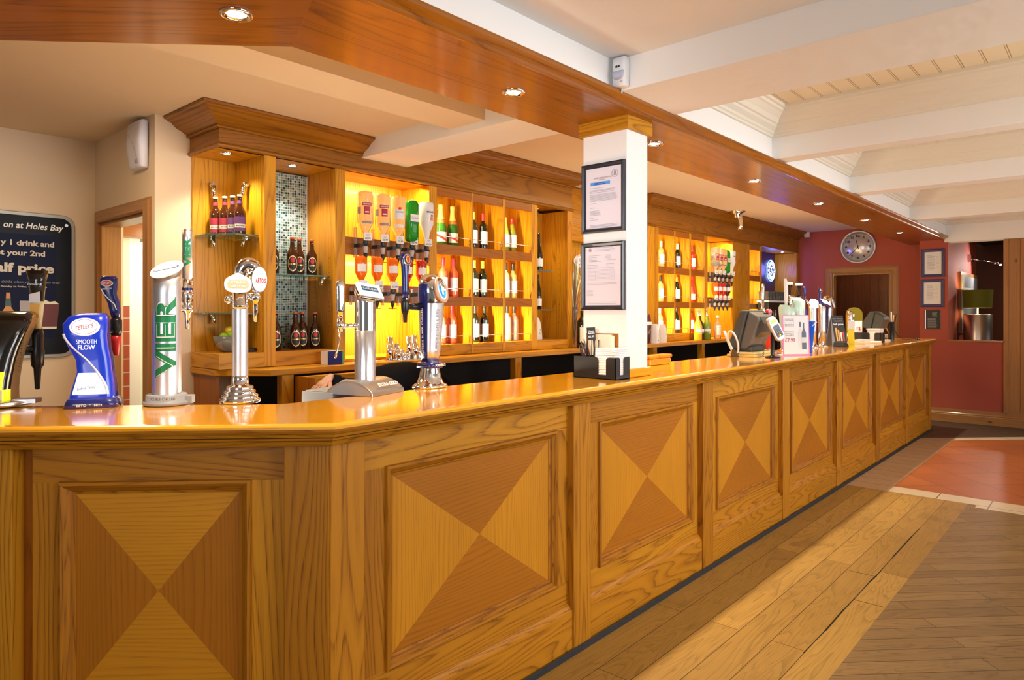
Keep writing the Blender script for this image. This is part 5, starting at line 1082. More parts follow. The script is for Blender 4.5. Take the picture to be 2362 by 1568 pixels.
k.prism([(-.055, -.04), (.055, -.04), (.055, .04), (-.055, .04)], -.02, 0, NAVY, fr=lambda a, b, c: tuple(cc+xd*a+yd*b+nn*c)); k.prism([(-.05, -.036), (.05, -.036), (.05, .036), (-.05, .036)], 0, .001, glow_white, fr=lambda a, b, c: tuple(cc+xd*a+yd*b+nn*c)); L(k, 'badge', t)
t = simple_font(6.60, 2.21, .36, .028, NAVY, 'dark navy column font between the steel ones')
bl = bpy.data.objects  # copy of the tapered font further along
src = [o for o in bl if o.get('label', '').startswith('tapered silver super chilled')][0]
c2 = copy_tree(src); c2.location = (7.15, 2.17, CT); c2.rotation_euler = (0, 0, -.1); c2['label'] = 'tapered gold-lit super chilled font beside the half price leaflet, far along the bar'
t = simple_font(7.80, 2.14, .34, .030, CHROME, 'chrome column font with a small white drop badge beside the napkin caddy', sq=2.0)
k = MB(); disc(k, (.01, -.032, .22), (0, -1, 0), .022, glow_white, .004); disc(k, (.02, -.034, .29), (0, -1, 0), .014, glow_white, .004); L(k, 'badge', t)
# ================================================================== things on the counter
def WB(mb, name, t, **k): return mb.build(name, t, world=True, **k)
# napkin caddy at the column
def caddy(x0, x1, y0, y1, label, loc):
    t = thing('bar_caddy', label, 'caddy', (x0, y0, CT)); H = .105; k = MB()
    def wall(a, b, cut):
        # wall from a to b with a rounded notch
        a, b = Vector(a), Vector(b); d = (b-a); Ln = d.length; d.normalize(); nrm = Vector((d.y, -d.x))
        pts = [(0, 0), (Ln, 0), (Ln, H)]
        if cut:
            c0, c1 = cut; r = .016
            pts += [(c1+r, H)]+[(c1+r-r*math.sin(u*PI/8), H-r+r*math.cos(u*PI/8)) for u in range(1, 5)]+[(c1, .02), (c0, .02)]+[(c0-r+r*math.cos(u*PI/8), H-r+r*math.sin(u*PI/8)) for u in range(0, 5)]
        pts += [(0, H)]
        k.prism(pts, 0, .003, BLACK, fr=lambda s_, z, c: (a.x+d.x*s_-nrm.x*c, a.y+d.y*s_-nrm.y*c, CT+z))
    wall((x0, y1), (x0, y0), ((y1-y0)*.60, (y1-y0)*.78)); wall((x0, y0), (x1, y0), ((x1-x0)*.34, (x1-x0)*.62)); wall((x1, y0), (x1, y1), None); wall((x1, y1), (x0, y1), None)
    k.box(x0, x1, y0, y1, CT, CT+.003, BLACK); k.box(x0+.003, x1-.003, y0+(y1-y0)*.52, y0+(y1-y0)*.53, CT+.003, CT+.09, BLACK)
    WB(k, 'tray', t); return t
cad = caddy(2.738, 2.862, 1.782, 2.028, 'black plastic bar caddy with notched sides standing against the white column', None)
nk = MB(); random.seed(3)
for i in range(17):
    j = random.uniform(-.0015, .0015); z = CT+.0035+i*.0085; nk.box(2.744+j, 2.858+j, 1.788, 1.903+j, z, z+.0082, PAPER)
o = WB(nk, 'napkin_stack', None, bevel=.002); tag(o, 'stack of folded white paper napkins in the black caddy', 'napkins', kind='stuff')
st = MB()
for i in range(26):
    a, b = random.uniform(2.75, 2.85), random.uniform(1.93, 2.015); dx, dy = random.uniform(-.03, .03), random.uniform(-.02, .05)
    st.tube([(a, b, CT+.01), (a+dx, b+dy, CT+random.uniform(.14, .19))], .0028, BLACK if i % 9 else REDM, 5)
o = WB(st, 'drinking_straws', None); tag(o, 'bunch of short black drinking straws in the caddy', 'straws', kind='stuff')
cdl = thing('price_card', 'small black card with white lettering on a stick behind the straws', 'card', (2.80, 1.965, CT+.1))
k = MB(); d = Vector((.80, -.60, .05)).normalized(); up = Vector((-.1, 0, 1)).normalized(); c0 = Vector((2.80, 1.965, CT+.215)); nn = d.cross(up)
k.poly([c0-d*.022-up*.032, c0+d*.022-up*.032, c0+d*.022+up*.032, c0-d*.022+up*.032], LBK); k.poly([c0-nn*.001-d*.022-up*.032, c0-nn*.001+d*.022-up*.032, c0-nn*.001+d*.022+up*.032, c0-nn*.001-d*.022+up*.032], LBK)
text(k, 'House', PAPER, c0+up*.014+nn*.001, d, up, h=.008, w=.03, bold=.03); text(k, 'Spirits', PAPER, c0+up*.002+nn*.001, d, up, h=.009, w=.034, bold=.03); text(k, '£1.99', PAPER, c0-up*.014+nn*.001, d, up, h=.010, w=.03, bold=.03)
k.tube([(2.80, 1.965, CT+.01), tuple(c0-up*.03)], .0015, BLACK, 5); WB(k, 'card', cdl)
mh = thing('menu_holder', 'cream cards standing in a holder behind the caddy against the column', 'menu', (2.87, 1.96, 1.165))
k = MB(); k.box(2.867, 2.876, 1.89, 2.03, 1.165, CT+.21, mat('cream_card', (.80, .74, .58), .6)); k.box(2.866, 2.874, 1.875, 1.895, 1.165, CT+.205, LCR); k.box(2.877, 2.883, 1.86, 2.05, 1.165, CT+.215, DARKW, 'z'); WB(k, 'cards', mh)
bx = MB(); bx.box(3.60, 3.86, 2.10, 2.16, CT, CT+.040, TOPW, 'x'); bx.box(3.595, 3.87, 2.095, 2.165, CT+.040, CT+.062, OAK[2], 'x'); o = WB(bx, 'wooden_box', None, bevel=.008); tag(o, 'low varnished wooden box on the counter just right of the column', 'box')
# curled plastic menu holder
t = thing('table_number', 'curled cream plastic number stand on a dark wedge foot', 'sign', (4.78, 2.13, CT)); k = MB()
CRM = mat('cream_plastic', (.82, .78, .66), .35)
def V2(a, z): return (4.78-.02*a, 2.13-a, CT+z)
loop = [(-.035+.035*math.cos(u*PI/10)*0+.062*(u/10)-.0, 0) for u in range(1)]
L1 = [(.03, .02), (.018, .055), (-.005, .10), (-.025, .15), (-.04, .185)]
k.tube([V2(a, z) for a, z in L1], [.011]*5, CRM, 8)
cxy = (.028, .105); ring = [(cxy[0]+.030*math.cos(u*PI/12)-.028*math.sin(u*PI/12), cxy[1]+.018*math.cos(u*PI/12)+.078*math.sin(u*PI/12)) for u in range(25)]
k.tube([V2(a, z) for a, z in ring], .0075, CRM, 8, caps=False); WB(k, 'loops', t)
k = MB(); k.prism([(.018, 0), (.075, 0), (.050, .05), (.030, .055)], -.02, .02, mat('dark_foot', (.10, .07, .04), .4), fr=lambda a, z, c: (4.78+c, 2.13-a, CT+z)); WB(k, 'foot', t)
# till: housing seen from its side
t = thing('till', 'dark grey touch-screen till seen from behind, tilted on the counter', 'till', (5.0, 2.1, CT)); TG = mat('till_grey', (.065, .07, .065), .45); TG2 = mat('till_grey_light', (.12, .125, .115), .4)
def TF(a, z, c): return (4.80+c, a, z)
k = MB(); k.prism([(2.135, 1.185), (2.150, 1.200), (2.060, 1.450), (2.045, 1.458), (2.005, 1.456), (2.075, 1.175), (2.10, 1.168)], 0, .33, TG, fr=TF); WB(k, 'screen', t, bevel=.008)
k = MB(); k.prism([(2.075, 1.178), (2.003, 1.452), (1.935, 1.415), (1.925, 1.385), (1.985, 1.21), (2.03, 1.178)], .02, .31, TG2, fr=TF); WB(k, 'housing', t, bevel=.010)
k = MB(); k.prism([(1.99, 1.40), (1.93, 1.41), (1.90, 1.36), (1.92, 1.30), (1.98, 1.25)], .05, .28, TG, fr=TF); k.box(5.02, 5.16, 1.96, 1.985, 1.436, 1.440, BLACK); WB(k, 'rear_cover', t, bevel=.006)
k = MB(); k.box(4.84, 5.12, 1.99, 2.11, CT+.04, CT+.075, TG); k.box(4.90, 5.06, 2.0, 2.07, CT+.07, 1.24, TG); WB(k, 'stand', t, bevel=.006)
tb = MB(); tb.box(4.78, 5.20, 1.94, 2.15, CT, CT+.018, mat('pale_book', (.85, .62, .20), .5)); o = WB(tb, 'till_base_board', None, bevel=.003); tag(o, 'pale yellow board lying under the till', 'board')
tb = MB(); tb.box(4.80, 5.18, 1.955, 2.14, CT+.0185, CT+.036, mat('pale_book2', (.90, .74, .32), .5)); o = WB(tb, 'till_base_board', None, bevel=.003); tag(o, 'upper pale yellow board between the till and the counter', 'board')
# card machine on a post
t = thing('card_machine', 'silver and black card payment machine on a black post in front of the till', 'card reader', (4.86, 1.85, CT))
k = MB(); k.lathe([(.060, 0), (.060, .005), (.018, .012), (.016, .02), (.016, .20)], BLACK, (4.86, 1.845, CT), 24, ry=.8); WB(k, 'post', t)
ya_ = Vector((-.33, .30, .85)).normalized(); na_ = Vector((-.62, -.50, .42)); na_ = (na_-ya_*na_.dot(ya_)).normalized(); xa_ = ya_.cross(na_)
mx_ = Matrix.Translation((4.875, 1.835, 1.325)) @ Matrix((xa_, ya_, na_)).transposed().to_4x4()
k = MB(); loft(k, [(-.012, 0, 0, .036, .088, 4), (.012, 0, 0, .040, .092, 4), (.026, 0, .0, .034, .084, 4)], mat('terminal_silver', (.58, .57, .54), .35, .3)); k.build('body', t, mx=mx_)
k = MB(); k.box(-.024, .024, .045, .070, .0262, .0272, mat('green_lcd', (.35, .65, .05), .3, emit=(.35, .75, .05), es=.6)); k.build('display', t, mx=mx_)
k = MB(); k.box(-.026, .026, -.062, .028, .0262, .0268, BLACK)
for i in range(4):
    for j in range(3): k.box(-.018+j*.014, -.008+j*.014, -.055+i*.013, -.046+i*.013, .0268, .031, [REDM, YEL, GRN][j] if i == 0 else GREYP)
k.build('keypad', t, mx=mx_)
k = MB(); pts = [(4.83, 1.90, CT+.005)]+[(4.83+.004*math.cos(i*1.9), 1.90+.004*math.sin(i*1.9), CT+.01+i*.0045) for i in range(26)]+[(4.86, 1.86, 1.28)]; k.tube(pts, .0025, mat('brown_cable', (.10, .05, .03), .5), 6); WB(k, 'cable', t)
# wine of the month menu
t = thing('wine_menu', 'pink-edged wine of the month card standing in front of the blue bucket', 'sign', (5.23, 1.82, CT))
A = Vector((5.128, 1.868, CT)); B = Vector((5.318, 1.738, CT)); xd = (B-A).normalized(); up = Vector((-.03, .02, 1)).normalized(); nn = xd.cross(up); wd_ = (B-A).length; Hm = .302
P_ = lambda s_, z_, c_=0: tuple(A+xd*s_+up*z_+nn*c_)
k = MB(); k.prism([(0, 0), (wd_, 0), (wd_, Hm), (0, Hm)], -.004, 0, mat('pink_edge', (.72, .20, .42), .35), fr=P_); WB(k, 'card', t)
k = MB(); k.poly([P_(.010, .010, .0008), P_(wd_-.010, .010, .0008), P_(wd_-.010, Hm-.008, .0008), P_(.010, Hm-.008, .0008)], PAPER)
def T(s_, x, z, h, w, m=GREYINK, b=.01): text(k, s_, m, P_(x, z, .0016), xd, up, h=h, w=w, bold=b)
T('WINE', .060, .262, .014, .068); T('OF THE', .060, .244, .005, .03); T('MONTH', .060, .228, .014, .070); 
for z, s_ in ((.178, 'Rosemount'), (.164, 'Chardonnay &'), (.152, 'Cabernet Merlot')): T(s_, .057, z, .009, .078)
T('£7.99', .062, .115, .028, .085, LRD, .01)
for (x0, x1, z0, z1) in ((.022, .098, .276, .2775), (.022, .098, .2165, .218), (.022, .0235, .2165, .2775), (.0965, .098, .2165, .2775)): k.poly([P_(x0, z0, .0014), P_(x1, z0, .0014), P_(x1, z1, .0014), P_(x0, z1, .0014)], GREYINK)
BW = [(0, 0), (.038, 0), (.038, .12), (.030, .145), (.024, .155), (.024, .20), (.014, .20), (.014, .155), (.008, .145), (0, .12)]
for ox, oz, m_ in ((.134, .050, mat('print_pale', (.72, .72, .72), .6)), (.163, .045, mat('print_bottle', (.10, .14, .20), .5))):
    k.poly([P_(ox+a, oz+b, .0012 if ox < .15 else .0018) for a, b in BW], m_)
k.poly([P_(.163, .095, .0022), P_(.201, .095, .0022), P_(.201, .135, .0022), P_(.163, .135, .0022)], MATS['print_pale']); k.poly([P_(.144, .215, .0022), P_(.158, .215, .0022), P_(.158, .25, .0022), P_(.144, .25, .0022)], MATS['print_bottle'])
WB(k, 'printed_face', t, weld=False)
k = MB(); k.poly([P_(.02, 0, -.004), P_(wd_-.02, 0, -.004), P_(wd_-.02, .16, -.004), P_(.02, .16, -.004)], PAPER); A2 = A-nn*.07; k.box(A.x+.02, A.x+.10, A.y+.0, A.y+.06, CT, CT+.004, PAPER); WB(k, 'strut', t, weld=False)
# ice bucket
t = thing('ice_bucket', 'tapered bright blue plastic ice bucket behind the wine menu', 'bucket', (5.70, 1.885, CT)); c = (5.70, 1.885, CT)
k = MB(); k.lathe([(.036, 0), (.038, .004), (.060, .245), (.063, .25), (.060, .252), (.056, .245), (.035, .008), (.0005, .008)], BLUE, c, 32); WB(k, 'pail', t)
k = MB(); k.tube([(c[0]-.03, c[1]-.045, CT+.21), (c[0]-.015, c[1]-.058, CT+.225), (c[0]+.01, c[1]-.062, CT+.245)], [.004, .006, .012], PAPER, 8); WB(k, 'scoop_handle', t)
# leaflet stand
t = thing('leaflet_stand', 'black half price drinks leaflet folded into a standing tent', 'sign', (7.06, 2.02, CT)); A = Vector((7.03, 2.055, CT)); B = Vector((7.12, 1.965, CT)); xd = (B-A).normalized(); up = Vector((-.10, .12, 1)).normalized(); nn = xd.cross(up); wd_ = .115
k = MB(); k.prism([(0, 0), (wd_, 0), (wd_, .295), (0, .295)], -.002, 0, LBK, fr=P_); A0 = A-nn*.001
text(k, 'Buy 1 drink and', PAPER, P_(wd_/2, .262, .001), xd, up, h=.010, w=.095, bold=.02); text(k, 'get your 2nd', PAPER, P_(wd_/2, .241, .001), xd, up, h=.012, w=.075, bold=.02); text(k, 'half price', PAPER, P_(wd_/2, .208, .001), xd, up, h=.026, w=.10, bold=.03)
for i, (c_, h_) in enumerate((((.80, .40, .10), .13), ((.75, .42, .12), .11), ((.85, .80, .75), .085), ((.50, .06, .05), .09))): m_ = mat('leaf_glass_%d' % i, c_, .5); k.poly([P_(.018+i*.022, .045, .001), P_(.032+i*.022, .045, .001), P_(.034+i*.022, .045+h_, .001), P_(.016+i*.022, .045+h_, .001)], m_)
WB(k, 'front_leaf', t, weld=False)
k = MB(); k.poly([P_(0, .295, -.003), P_(wd_, .295, -.003), tuple(B+Vector((.03, .12, 0))), tuple(A+Vector((-.05, .10, 0)))], GREYP); k.poly([P_(0, .295, -.003), P_(0, 0, -.003), tuple(A+Vector((-.05, .02, 0)))], GREYP); WB(k, 'back_leaf', t, weld=False)
t = thing('leaflet_stand', 'curved yellow and white leaflet next to the black half price one', 'sign', (7.30, 2.0, CT)); k = MB(); rows = []
for i in range(7): z = .235*i/6; b_ = .03*math.sin(PI*i/6); rows.append([(7.27-b_, 2.01, CT+z), (7.30-b_, 1.955, CT+z)])
k.grid(rows[:5], mat('print_yellow', (.80, .72, .04), .5)); k.grid(rows[4:], PAPER); WB(k, 'leaf', t, weld=False)
# caddy group further along
caddy(8.02, 8.20, 1.90, 2.16, 'dark caddy with napkins far along the bar by the pen pot', None)
k = MB()
for i in range(13): k.box(8.03, 8.19, 1.91, 2.03, CT+.004+i*.0102, CT+.0137+i*.0102, PAPER)
k.box(8.026, 8.194, 1.905, 2.04, CT+.137, CT+.147, PAPER); o = WB(k, 'napkin_stack', None); tag(o, 'stack of white napkins in the far caddy', 'napkins', kind='stuff')
t = thing('table_card', 'white card with a red figure two standing in the far caddy', 'card', (8.06, 2.13, CT+.05)); A = Vector((8.0, 2.19, CT+.09)); xd = Vector((.70, -.715, 0)).normalized(); up = Vector((0, 0, 1)); nn = xd.cross(up); k = MB(); k.prism([(0, 0), (.13, 0), (.13, .14), (0, .14)], -.003, 0, PAPER, fr=P_); text(k, '2', REDM, P_(.10, .06, .002), xd, up, h=.035, bold=.04); text(k, '~', REDM, P_(.075, .065, .002), xd, up, h=.008, w=.02, bold=.04); k.prism([(.02+.014*math.cos(i*PI/6), .024+.014*math.sin(i*PI/6)) for i in range(12)], 0, .002, INK, fr=P_); WB(k, 'card', t, weld=False)
for (x0, x1, y0, y1, z0, lab) in ((7.56, 7.82, 1.93, 2.06, 0, 'thick white booklet lying at the left of the caddy'), (7.84, 7.99, 1.88, 1.99, 0, 'thin white booklet lying between the thick one and the caddy'), (7.58, 7.80, 1.935, 2.05, .021, 'white booklet stacked on the thick one')):
    k = MB(); k.box(x0, x1, y0, y1, CT+z0, CT+z0+.020, mat('booklet', (.86, .84, .76), .5)); o = WB(k, 'booklet', None, bevel=.002); tag(o, lab, 'booklet')
k = MB(); k.box(8.40, 8.68, 1.95, 2.07, CT, CT+.014, PAPER); o = WB(k, 'booklet', None, bevel=.002); tag(o, 'white booklet lying right of the far caddy', 'booklet')
k = MB(); k.prism([(0, 0), (.16, 0), (.15, .012), (.10, .035), (.02, .045)], 0, .10, MBLACK, fr=lambda a, z, c: (6.82+a*.6, 1.92+c-a*.1, CT+z)); o = WB(k, 'card_tray', None, bevel=.004); tag(o, 'small dark change tray lying before the leaflet stand', 'tray')
t = thing('till', 'second dark till with a tilted screen above the far caddy', 'till', (8.7, 2.1, CT)); k = MB()
def TF2(a, z, c): return (8.55+c, a, z)
k.prism([(2.215, 1.27), (2.205, 1.345), (2.135, 1.457), (2.085, 1.452), (2.13, 1.25)], 0, .30, TG, fr=TF2); k.prism([(2.13, 1.25), (2.087, 1.45), (2.0, 1.39), (1.99, 1.36), (2.03, 1.25)], .02, .28, TG, fr=TF2); WB(k, 'screen', t, bevel=.008)
k = MB(); k.box(8.62, 8.78, 2.06, 2.11, CT, 1.30, TG); k.box(8.58, 8.82, 2.02, 2.18, CT, CT+.03, TG); WB(k, 'stand', t)
t = thing('pen_pot', 'slim black pot of pens near the end of the bar', 'pot', (9.02, 2.02, CT)); k = MB(); k.lathe([(.032, 0), (.034, .21), (.030, .212), (.028, .01)], BLACK, (9.02, 2.02, CT), 20, close=False); k.cap([(9.02+.032*math.cos(i*PI/10), 2.02+.032*math.sin(i*PI/10), CT+.002) for i in range(20)], BLACK); WB(k, 'pot', t)
for i, (dx, dy, hh, m_) in enumerate(((-.03, .06, .30, BLACK), (.02, -.02, .29, mat('orange_pen', (.85, .35, .08), .4)), (.03, -.05, .32, BLACK), (-.05, .10, .28, MATS['orange_pen']), (.0, .0, .33, WHITE))):
    k = MB(); k.tube([(9.02, 2.02, CT+.01+.001*i), (9.02+dx, 2.02+dy, CT+hh)], .006, m_, 8); WB(k, 'pen', t)
t = thing('spectacles', 'folded black spectacles on a cord lying at the bar end', 'spectacles', (8.95, 1.86, CT)); k = MB()
k.tube([(9.04, 2.0, CT+.19), (9.05, 1.99, CT+.12), (9.04, 1.96, CT+.05), (9.02, 1.90, CT+.010), (9.10, 1.84, CT+.008), (9.22, 1.80, CT+.010)], .004, BLACK, 6); k.tube([(9.22+.04*math.cos(i*PI/8), 1.79+.02*math.sin(i*PI/8), CT+.008+.01*math.sin(i*PI/8)) for i in range(17)], .005, BLACK, 6, caps=False); WB(k, 'frame', t)
k = MB(); k.box(9.20, 9.34, 2.08, 2.15, CT, CT+.055, GREYP); o = WB(k, 'small_box', None, bevel=.004); tag(o, 'small grey box behind the pen pot', 'box')

# ================================================================== things on the back worktop
BT = ZW+.0005
t = thing('box', 'small white and navy carton standing on the back worktop beside the square font', 'box', (2.44, 3.68, BT)); k = MB(); k.box(2.40, 2.50, 3.665, 3.74, BT, BT+.085, [WHITE]); k.box(2.4005, 2.505, 3.662, 3.666, BT, BT+.085, NAVY); k.box(2.505, 2.52, 3.665, 3.74, BT, BT+.085, mat('green_card', (.15, .45, .08), .5)); WB(k, 'carton', t); t.rotation_euler = (0, 0, 0)
k = MB(); k.box(2.60, 2.76, 3.65, 3.70, BT, BT+.004, PAPER); k.box(2.66, 2.80, 3.66, 3.72, BT+.0045, BT+.008, PAPER); o = WB(k, 'receipt_roll', None); tag(o, 'loose white papers on the back worktop beside the steel measures', 'papers', kind='stuff')
for i, (x, y, r, h_, z_) in enumerate(((2.905, 3.70, .021, .100, 0), (2.945, 3.74, .022, .152, 0), (2.985, 3.72, .020, .108, 0), (2.955, 3.67, .022, .062, 0), (3.005, 3.665, .017, .040, 0), (3.045, 3.67, .017, .040, 0), (3.04, 3.73, .018, .065, 0), (3.09, 3.72, .022, .155, 0), (3.115, 3.68, .022, .105, 0), (3.155, 3.74, .022, .160, 0), (3.165, 3.68, .022, .080, 0))):
    k = MB(); c = (x, y, BT+.0045); k.lathe([(r, 0), (r, h_), (r*.93, h_), (r*.93, .004), (.0005, .004)], CHROME, c, 24); o = WB(k, 'spirit_thimble', None)
    tag(o, 'polished steel spirit measure, %s' % ('leftmost of the cluster' , 'tall one at the back left', 'medium one behind the short ones', 'short wide one at the front left', 'tiny one at the front', 'tiny one at the front beside the first tiny one', 'narrow one in the gap', 'tallest stack in the right half', 'medium one at the front right', 'rear right tall stack', 'rightmost short one')[i], 'measure', 'steel spirit measures on the back worktop')
k = MB(); k.lathe([(.15, 0), (.152, .004), (.0005, .004)], STEEL, (3.03, 3.705, BT), 36, ry=.45); o = WB(k, 'round_tray', None); tag(o, 'thin steel tray under the spirit measures', 'tray')
# fruit bowl
t = thing('fruit_bowl', 'clear glass bowl on the corner niche base', 'bowl', (1.93, 3.985, 1.2055)); k = MB(); c = (1.93, 3.985, 1.2055)
k.lathe([(.035, 0), (.05, .004), (.078, .04), (.092, .095), (.090, .095), (.075, .042), (.045, .008), (.0005, .007)], CLR, c, 32); WB(k, 'bowl', t)
LEM = mat('lemon', (.85, .62, .03), .45, bump=.2, bscale=200); LIM = mat('lime', (.30, .50, .03), .45, bump=.2, bscale=200); ORG = mat('orange_skin', (.90, .35, .02), .45, bump=.2, bscale=200)
for i, (dx, dy, dz, r, m_, nm, d) in enumerate(((-.03, -.028, .045, .030, LIM, 'lime', 'green lime at the front left of the bowl'), (.032, -.03, .046, .033, ORG, 'orange', 'orange at the front of the bowl'), (.0, .035, .048, .030, LEM, 'lemon', 'yellow lemon at the back of the bowl'), (-.038, -.010, .090, .027, LIM, 'lime', 'lime on top at the left of the bowl'), (.016, -.012, .098, .030, LIM, 'lime', 'lime on top in the middle of the bowl'), (.010, .02, .128, .028, LEM, 'lemon', 'lemon crowning the bowl of fruit'), (.048, .018, .085, .028, LEM, 'lemon', 'lemon on top at the right of the bowl'))):
    k = MB(); k.lathe([(.0005, -r*1.12), (r*.35, -r), (r*.75, -r*.66), (r, 0), (r*.75, r*.66), (r*.35, r), (r*.12, r*1.12), (.0005, r*1.16)], m_, (0, 0, 0), 16, Matrix.Translation((c[0]+dx, c[1]+dy, c[2]+dz)) @ Matrix.Rotation(i*1.1, 4, 'Z') @ Matrix.Rotation(1.2, 4, 'X')); o = WB(k, nm, None); tag(o, d, nm, 'citrus fruit in the glass bowl')
k = MB(); k.lathe([(.030, 0), (.034, .005), (.030, .022), (.0005, .022)], MBLACK, (2.03, 3.90, 1.2055), 16, ry=.6); o = WB(k, 'bottle_opener', None); tag(o, 'small black object right of the fruit bowl', 'opener')
# vase with grasses
t = thing('vase', 'clear vase of pale ribbon grass and dried flowers left of the column', 'vase', (5.31, 3.92, BT)); c = (5.31, 3.92, BT)
k = MB(); k.lathe([(.040, 0), (.045, .01), (.030, .10), (.024, .25), (.034, .38), (.032, .38), (.022, .25), (.028, .1), (.0005, .012)], CLR, c, 20); WB(k, 'glass', t)
k = MB(); random.seed(11)
def blade(mb, p0, p1, p2, w_, m):
    pts = []
    for i in range(9):
        u = i/8; p = Vector(p0)*(1-u)**2+Vector(p1)*2*u*(1-u)+Vector(p2)*u*u; pts.append(p)
    rows = [[p-Vector((w_*(1-i/9), 0, 0)), p+Vector((w_*(1-i/9), -.3*w_, 0))] for i, p in enumerate(pts)]
    mb.grid(rows, m)
STR = mat('pale_grass', (.80, .72, .30), .5); WHT = mat('white_petal', (.88, .82, .85), .5); BRW = mat('dry_stem', (.20, .11, .06), .7); LIL = mat('lilac_stem', (.28, .10, .20), .6)
for i in range(30):
    a = random.uniform(0, 6.28); h_ = random.uniform(.62, .95); rr = random.uniform(.03, .14)
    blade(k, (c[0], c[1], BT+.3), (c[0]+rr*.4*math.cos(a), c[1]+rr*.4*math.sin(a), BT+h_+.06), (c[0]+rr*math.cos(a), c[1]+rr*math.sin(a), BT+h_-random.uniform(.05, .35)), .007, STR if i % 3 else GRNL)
WB(k, 'ribbon_grass', t, weld=False)
k = MB()
for i in range(26):
    a = random.uniform(0, 6.28); rr = random.uniform(.02, .11); h_ = random.uniform(.45, .98); k.tube([(c[0], c[1], BT+.05), (c[0]+rr*.3*math.cos(a), c[1]+rr*.3*math.sin(a), BT+h_*.6), (c[0]+rr*math.cos(a), c[1]+rr*math.sin(a), BT+h_)], .0018, BRW if i % 4 else LIL, 5)
WB(k, 'dry_stems', t)
k = MB()
for dx, dy, dz in ((-.03, -.03, .82), (.0, -.02, .84), (.04, -.02, .85), (.08, -.02, .82), (.12, 0, .79), (.0, -.04, .79), (.05, -.04, .80)):
    for q in range(6):
        a = q*PI/3; p = Vector((c[0]+dx, c[1]+dy, BT+dz)); k.poly([p, p+Vector((.030*math.cos(a), -.004, .030*math.sin(a))), p+Vector((.040*math.cos(a+.4), -.014, .040*math.sin(a+.4))), p+Vector((.030*math.cos(a+.8), -.004, .030*math.sin(a+.8)))], WHT)
WB(k, 'white_flowers', t, weld=False)
# tent cards
def tent(x, y, z, label, rz=0, h_=.19, w_=.075, group=None):
    t = thing('tent_card', label, 'card', (x, y, z), rz, group); k = MB()
    pr = [(-w_, 0), (-w_, h_*.97), (-w_*.6, h_), (-w_*.1, h_*.93), (w_*.35, h_*.76), (w_*.7, h_*.48), (w_*.9, h_*.2), (w_, 0)]
    k.prism(pr, -.03, .03, PAPER, fr=lambda a, b, c_: (a, c_, b)); 
    for i in range(8): q = (random.uniform(.2, .6)*w_*.6, random.uniform(.1, .5)*h_); k.prism([(q[0]+.006*math.cos(u*1.05), q[1]+.006*math.sin(u*1.05)) for u in range(6)], 0, .0008, [GRN, LEM, GRNL][i % 3], fr=lambda a, b, c_: (a, -.0306-c_, b))
    L(k, 'card', t)
tent(4.77, 3.95, 1.1985, 'white curved tent card with a green picture at the foot of the plain niche', .3, .20, .07); tent(6.42, 3.68, BT, 'white tent card with a green picture right of the column, nearer one', .25, .205, .06); tent(6.62, 3.70, BT, 'white tent card with a green picture right of the column, farther one', .25, .20, .055)
tent(9.30, 3.93, 1.5635, 'white card lying in the single bay beside the neon niche', .9, .13, .07)
t = thing('jar', 'red striped jar mostly hidden behind the right side of the column', 'jar', (6.21, 3.70, BT)); k = MB(); k.lathe([(.05, 0), (.075, .02), (.085, .22), (.07, .30), (.03, .33)], mat('jar_dark', (.12, .03, .03), .2), (6.21, 3.70, BT), 24); k.lathe([(.087, .20), (.088, .205), (.088, .225), (.084, .23)], PAPER, (6.21, 3.70, BT), 24, close=False); WB(k, 'jar', t)
t = thing('sweet_jar', 'glass jar with a dark lid beside the till on the back worktop', 'jar', (8.86, 3.66, BT)); k = MB(); k.lathe([(.07, 0), (.075, .01), (.075, .20), (.06, .22)], CLR, (8.86, 3.66, BT), 24); WB(k, 'glass', t); k = MB(); k.lathe([(.062, .221), (.078, .222), (.078, .24), (.0005, .245)], BLACK, (8.86, 3.66, BT), 24); WB(k, 'lid', t)
# glass washer with tumblers
t = thing('coffee_machine', 'black back bar machine with a pale top rack under the glasses', 'machine', (9.85, 3.71, BT)); k = MB(); k.box(9.42, 10.30, 3.63, 3.790, BT, 1.585, GLB); WB(k, 'body', t, bevel=.01); k = MB(); k.box(9.41, 10.31, 3.625, 3.795, 1.586, 1.612, WHITE); WB(k, 'top_rack', t, bevel=.004)
k = MB()
for i in range(3): k.lathe([(.03, 1.20), (.03, 1.45), (.02, 1.48)], CHROME, (9.65+i*.24, 3.622, 0), 14, ry=.3)
WB(k, 'fittings', t)
TUM = mat('tumbler_glass', (.98, .98, 1), .02, trans=.92, ior=1.25)
gl = None; n_ = 0
for j in range(2):
    for i in range(8):
        x, y = 9.47+i*.105, 3.668+j*.083
        if gl is None: k = MB(); k.lathe([(.028, 0), (.031, .003), (.040, .125), (.038, .125), (.029, .008), (.0005, .007)], TUM, (0, 0, 0), 16); gl = k.build('tumbler', None); o = gl
        else: o = copy_tree(gl); o.name = 'tumbler'
        o.location = (x, y, 1.613); tag(o, 'upturned clear tumbler in the rack below the neon sign', 'glass', 'tumblers on the machine below the neon sign')
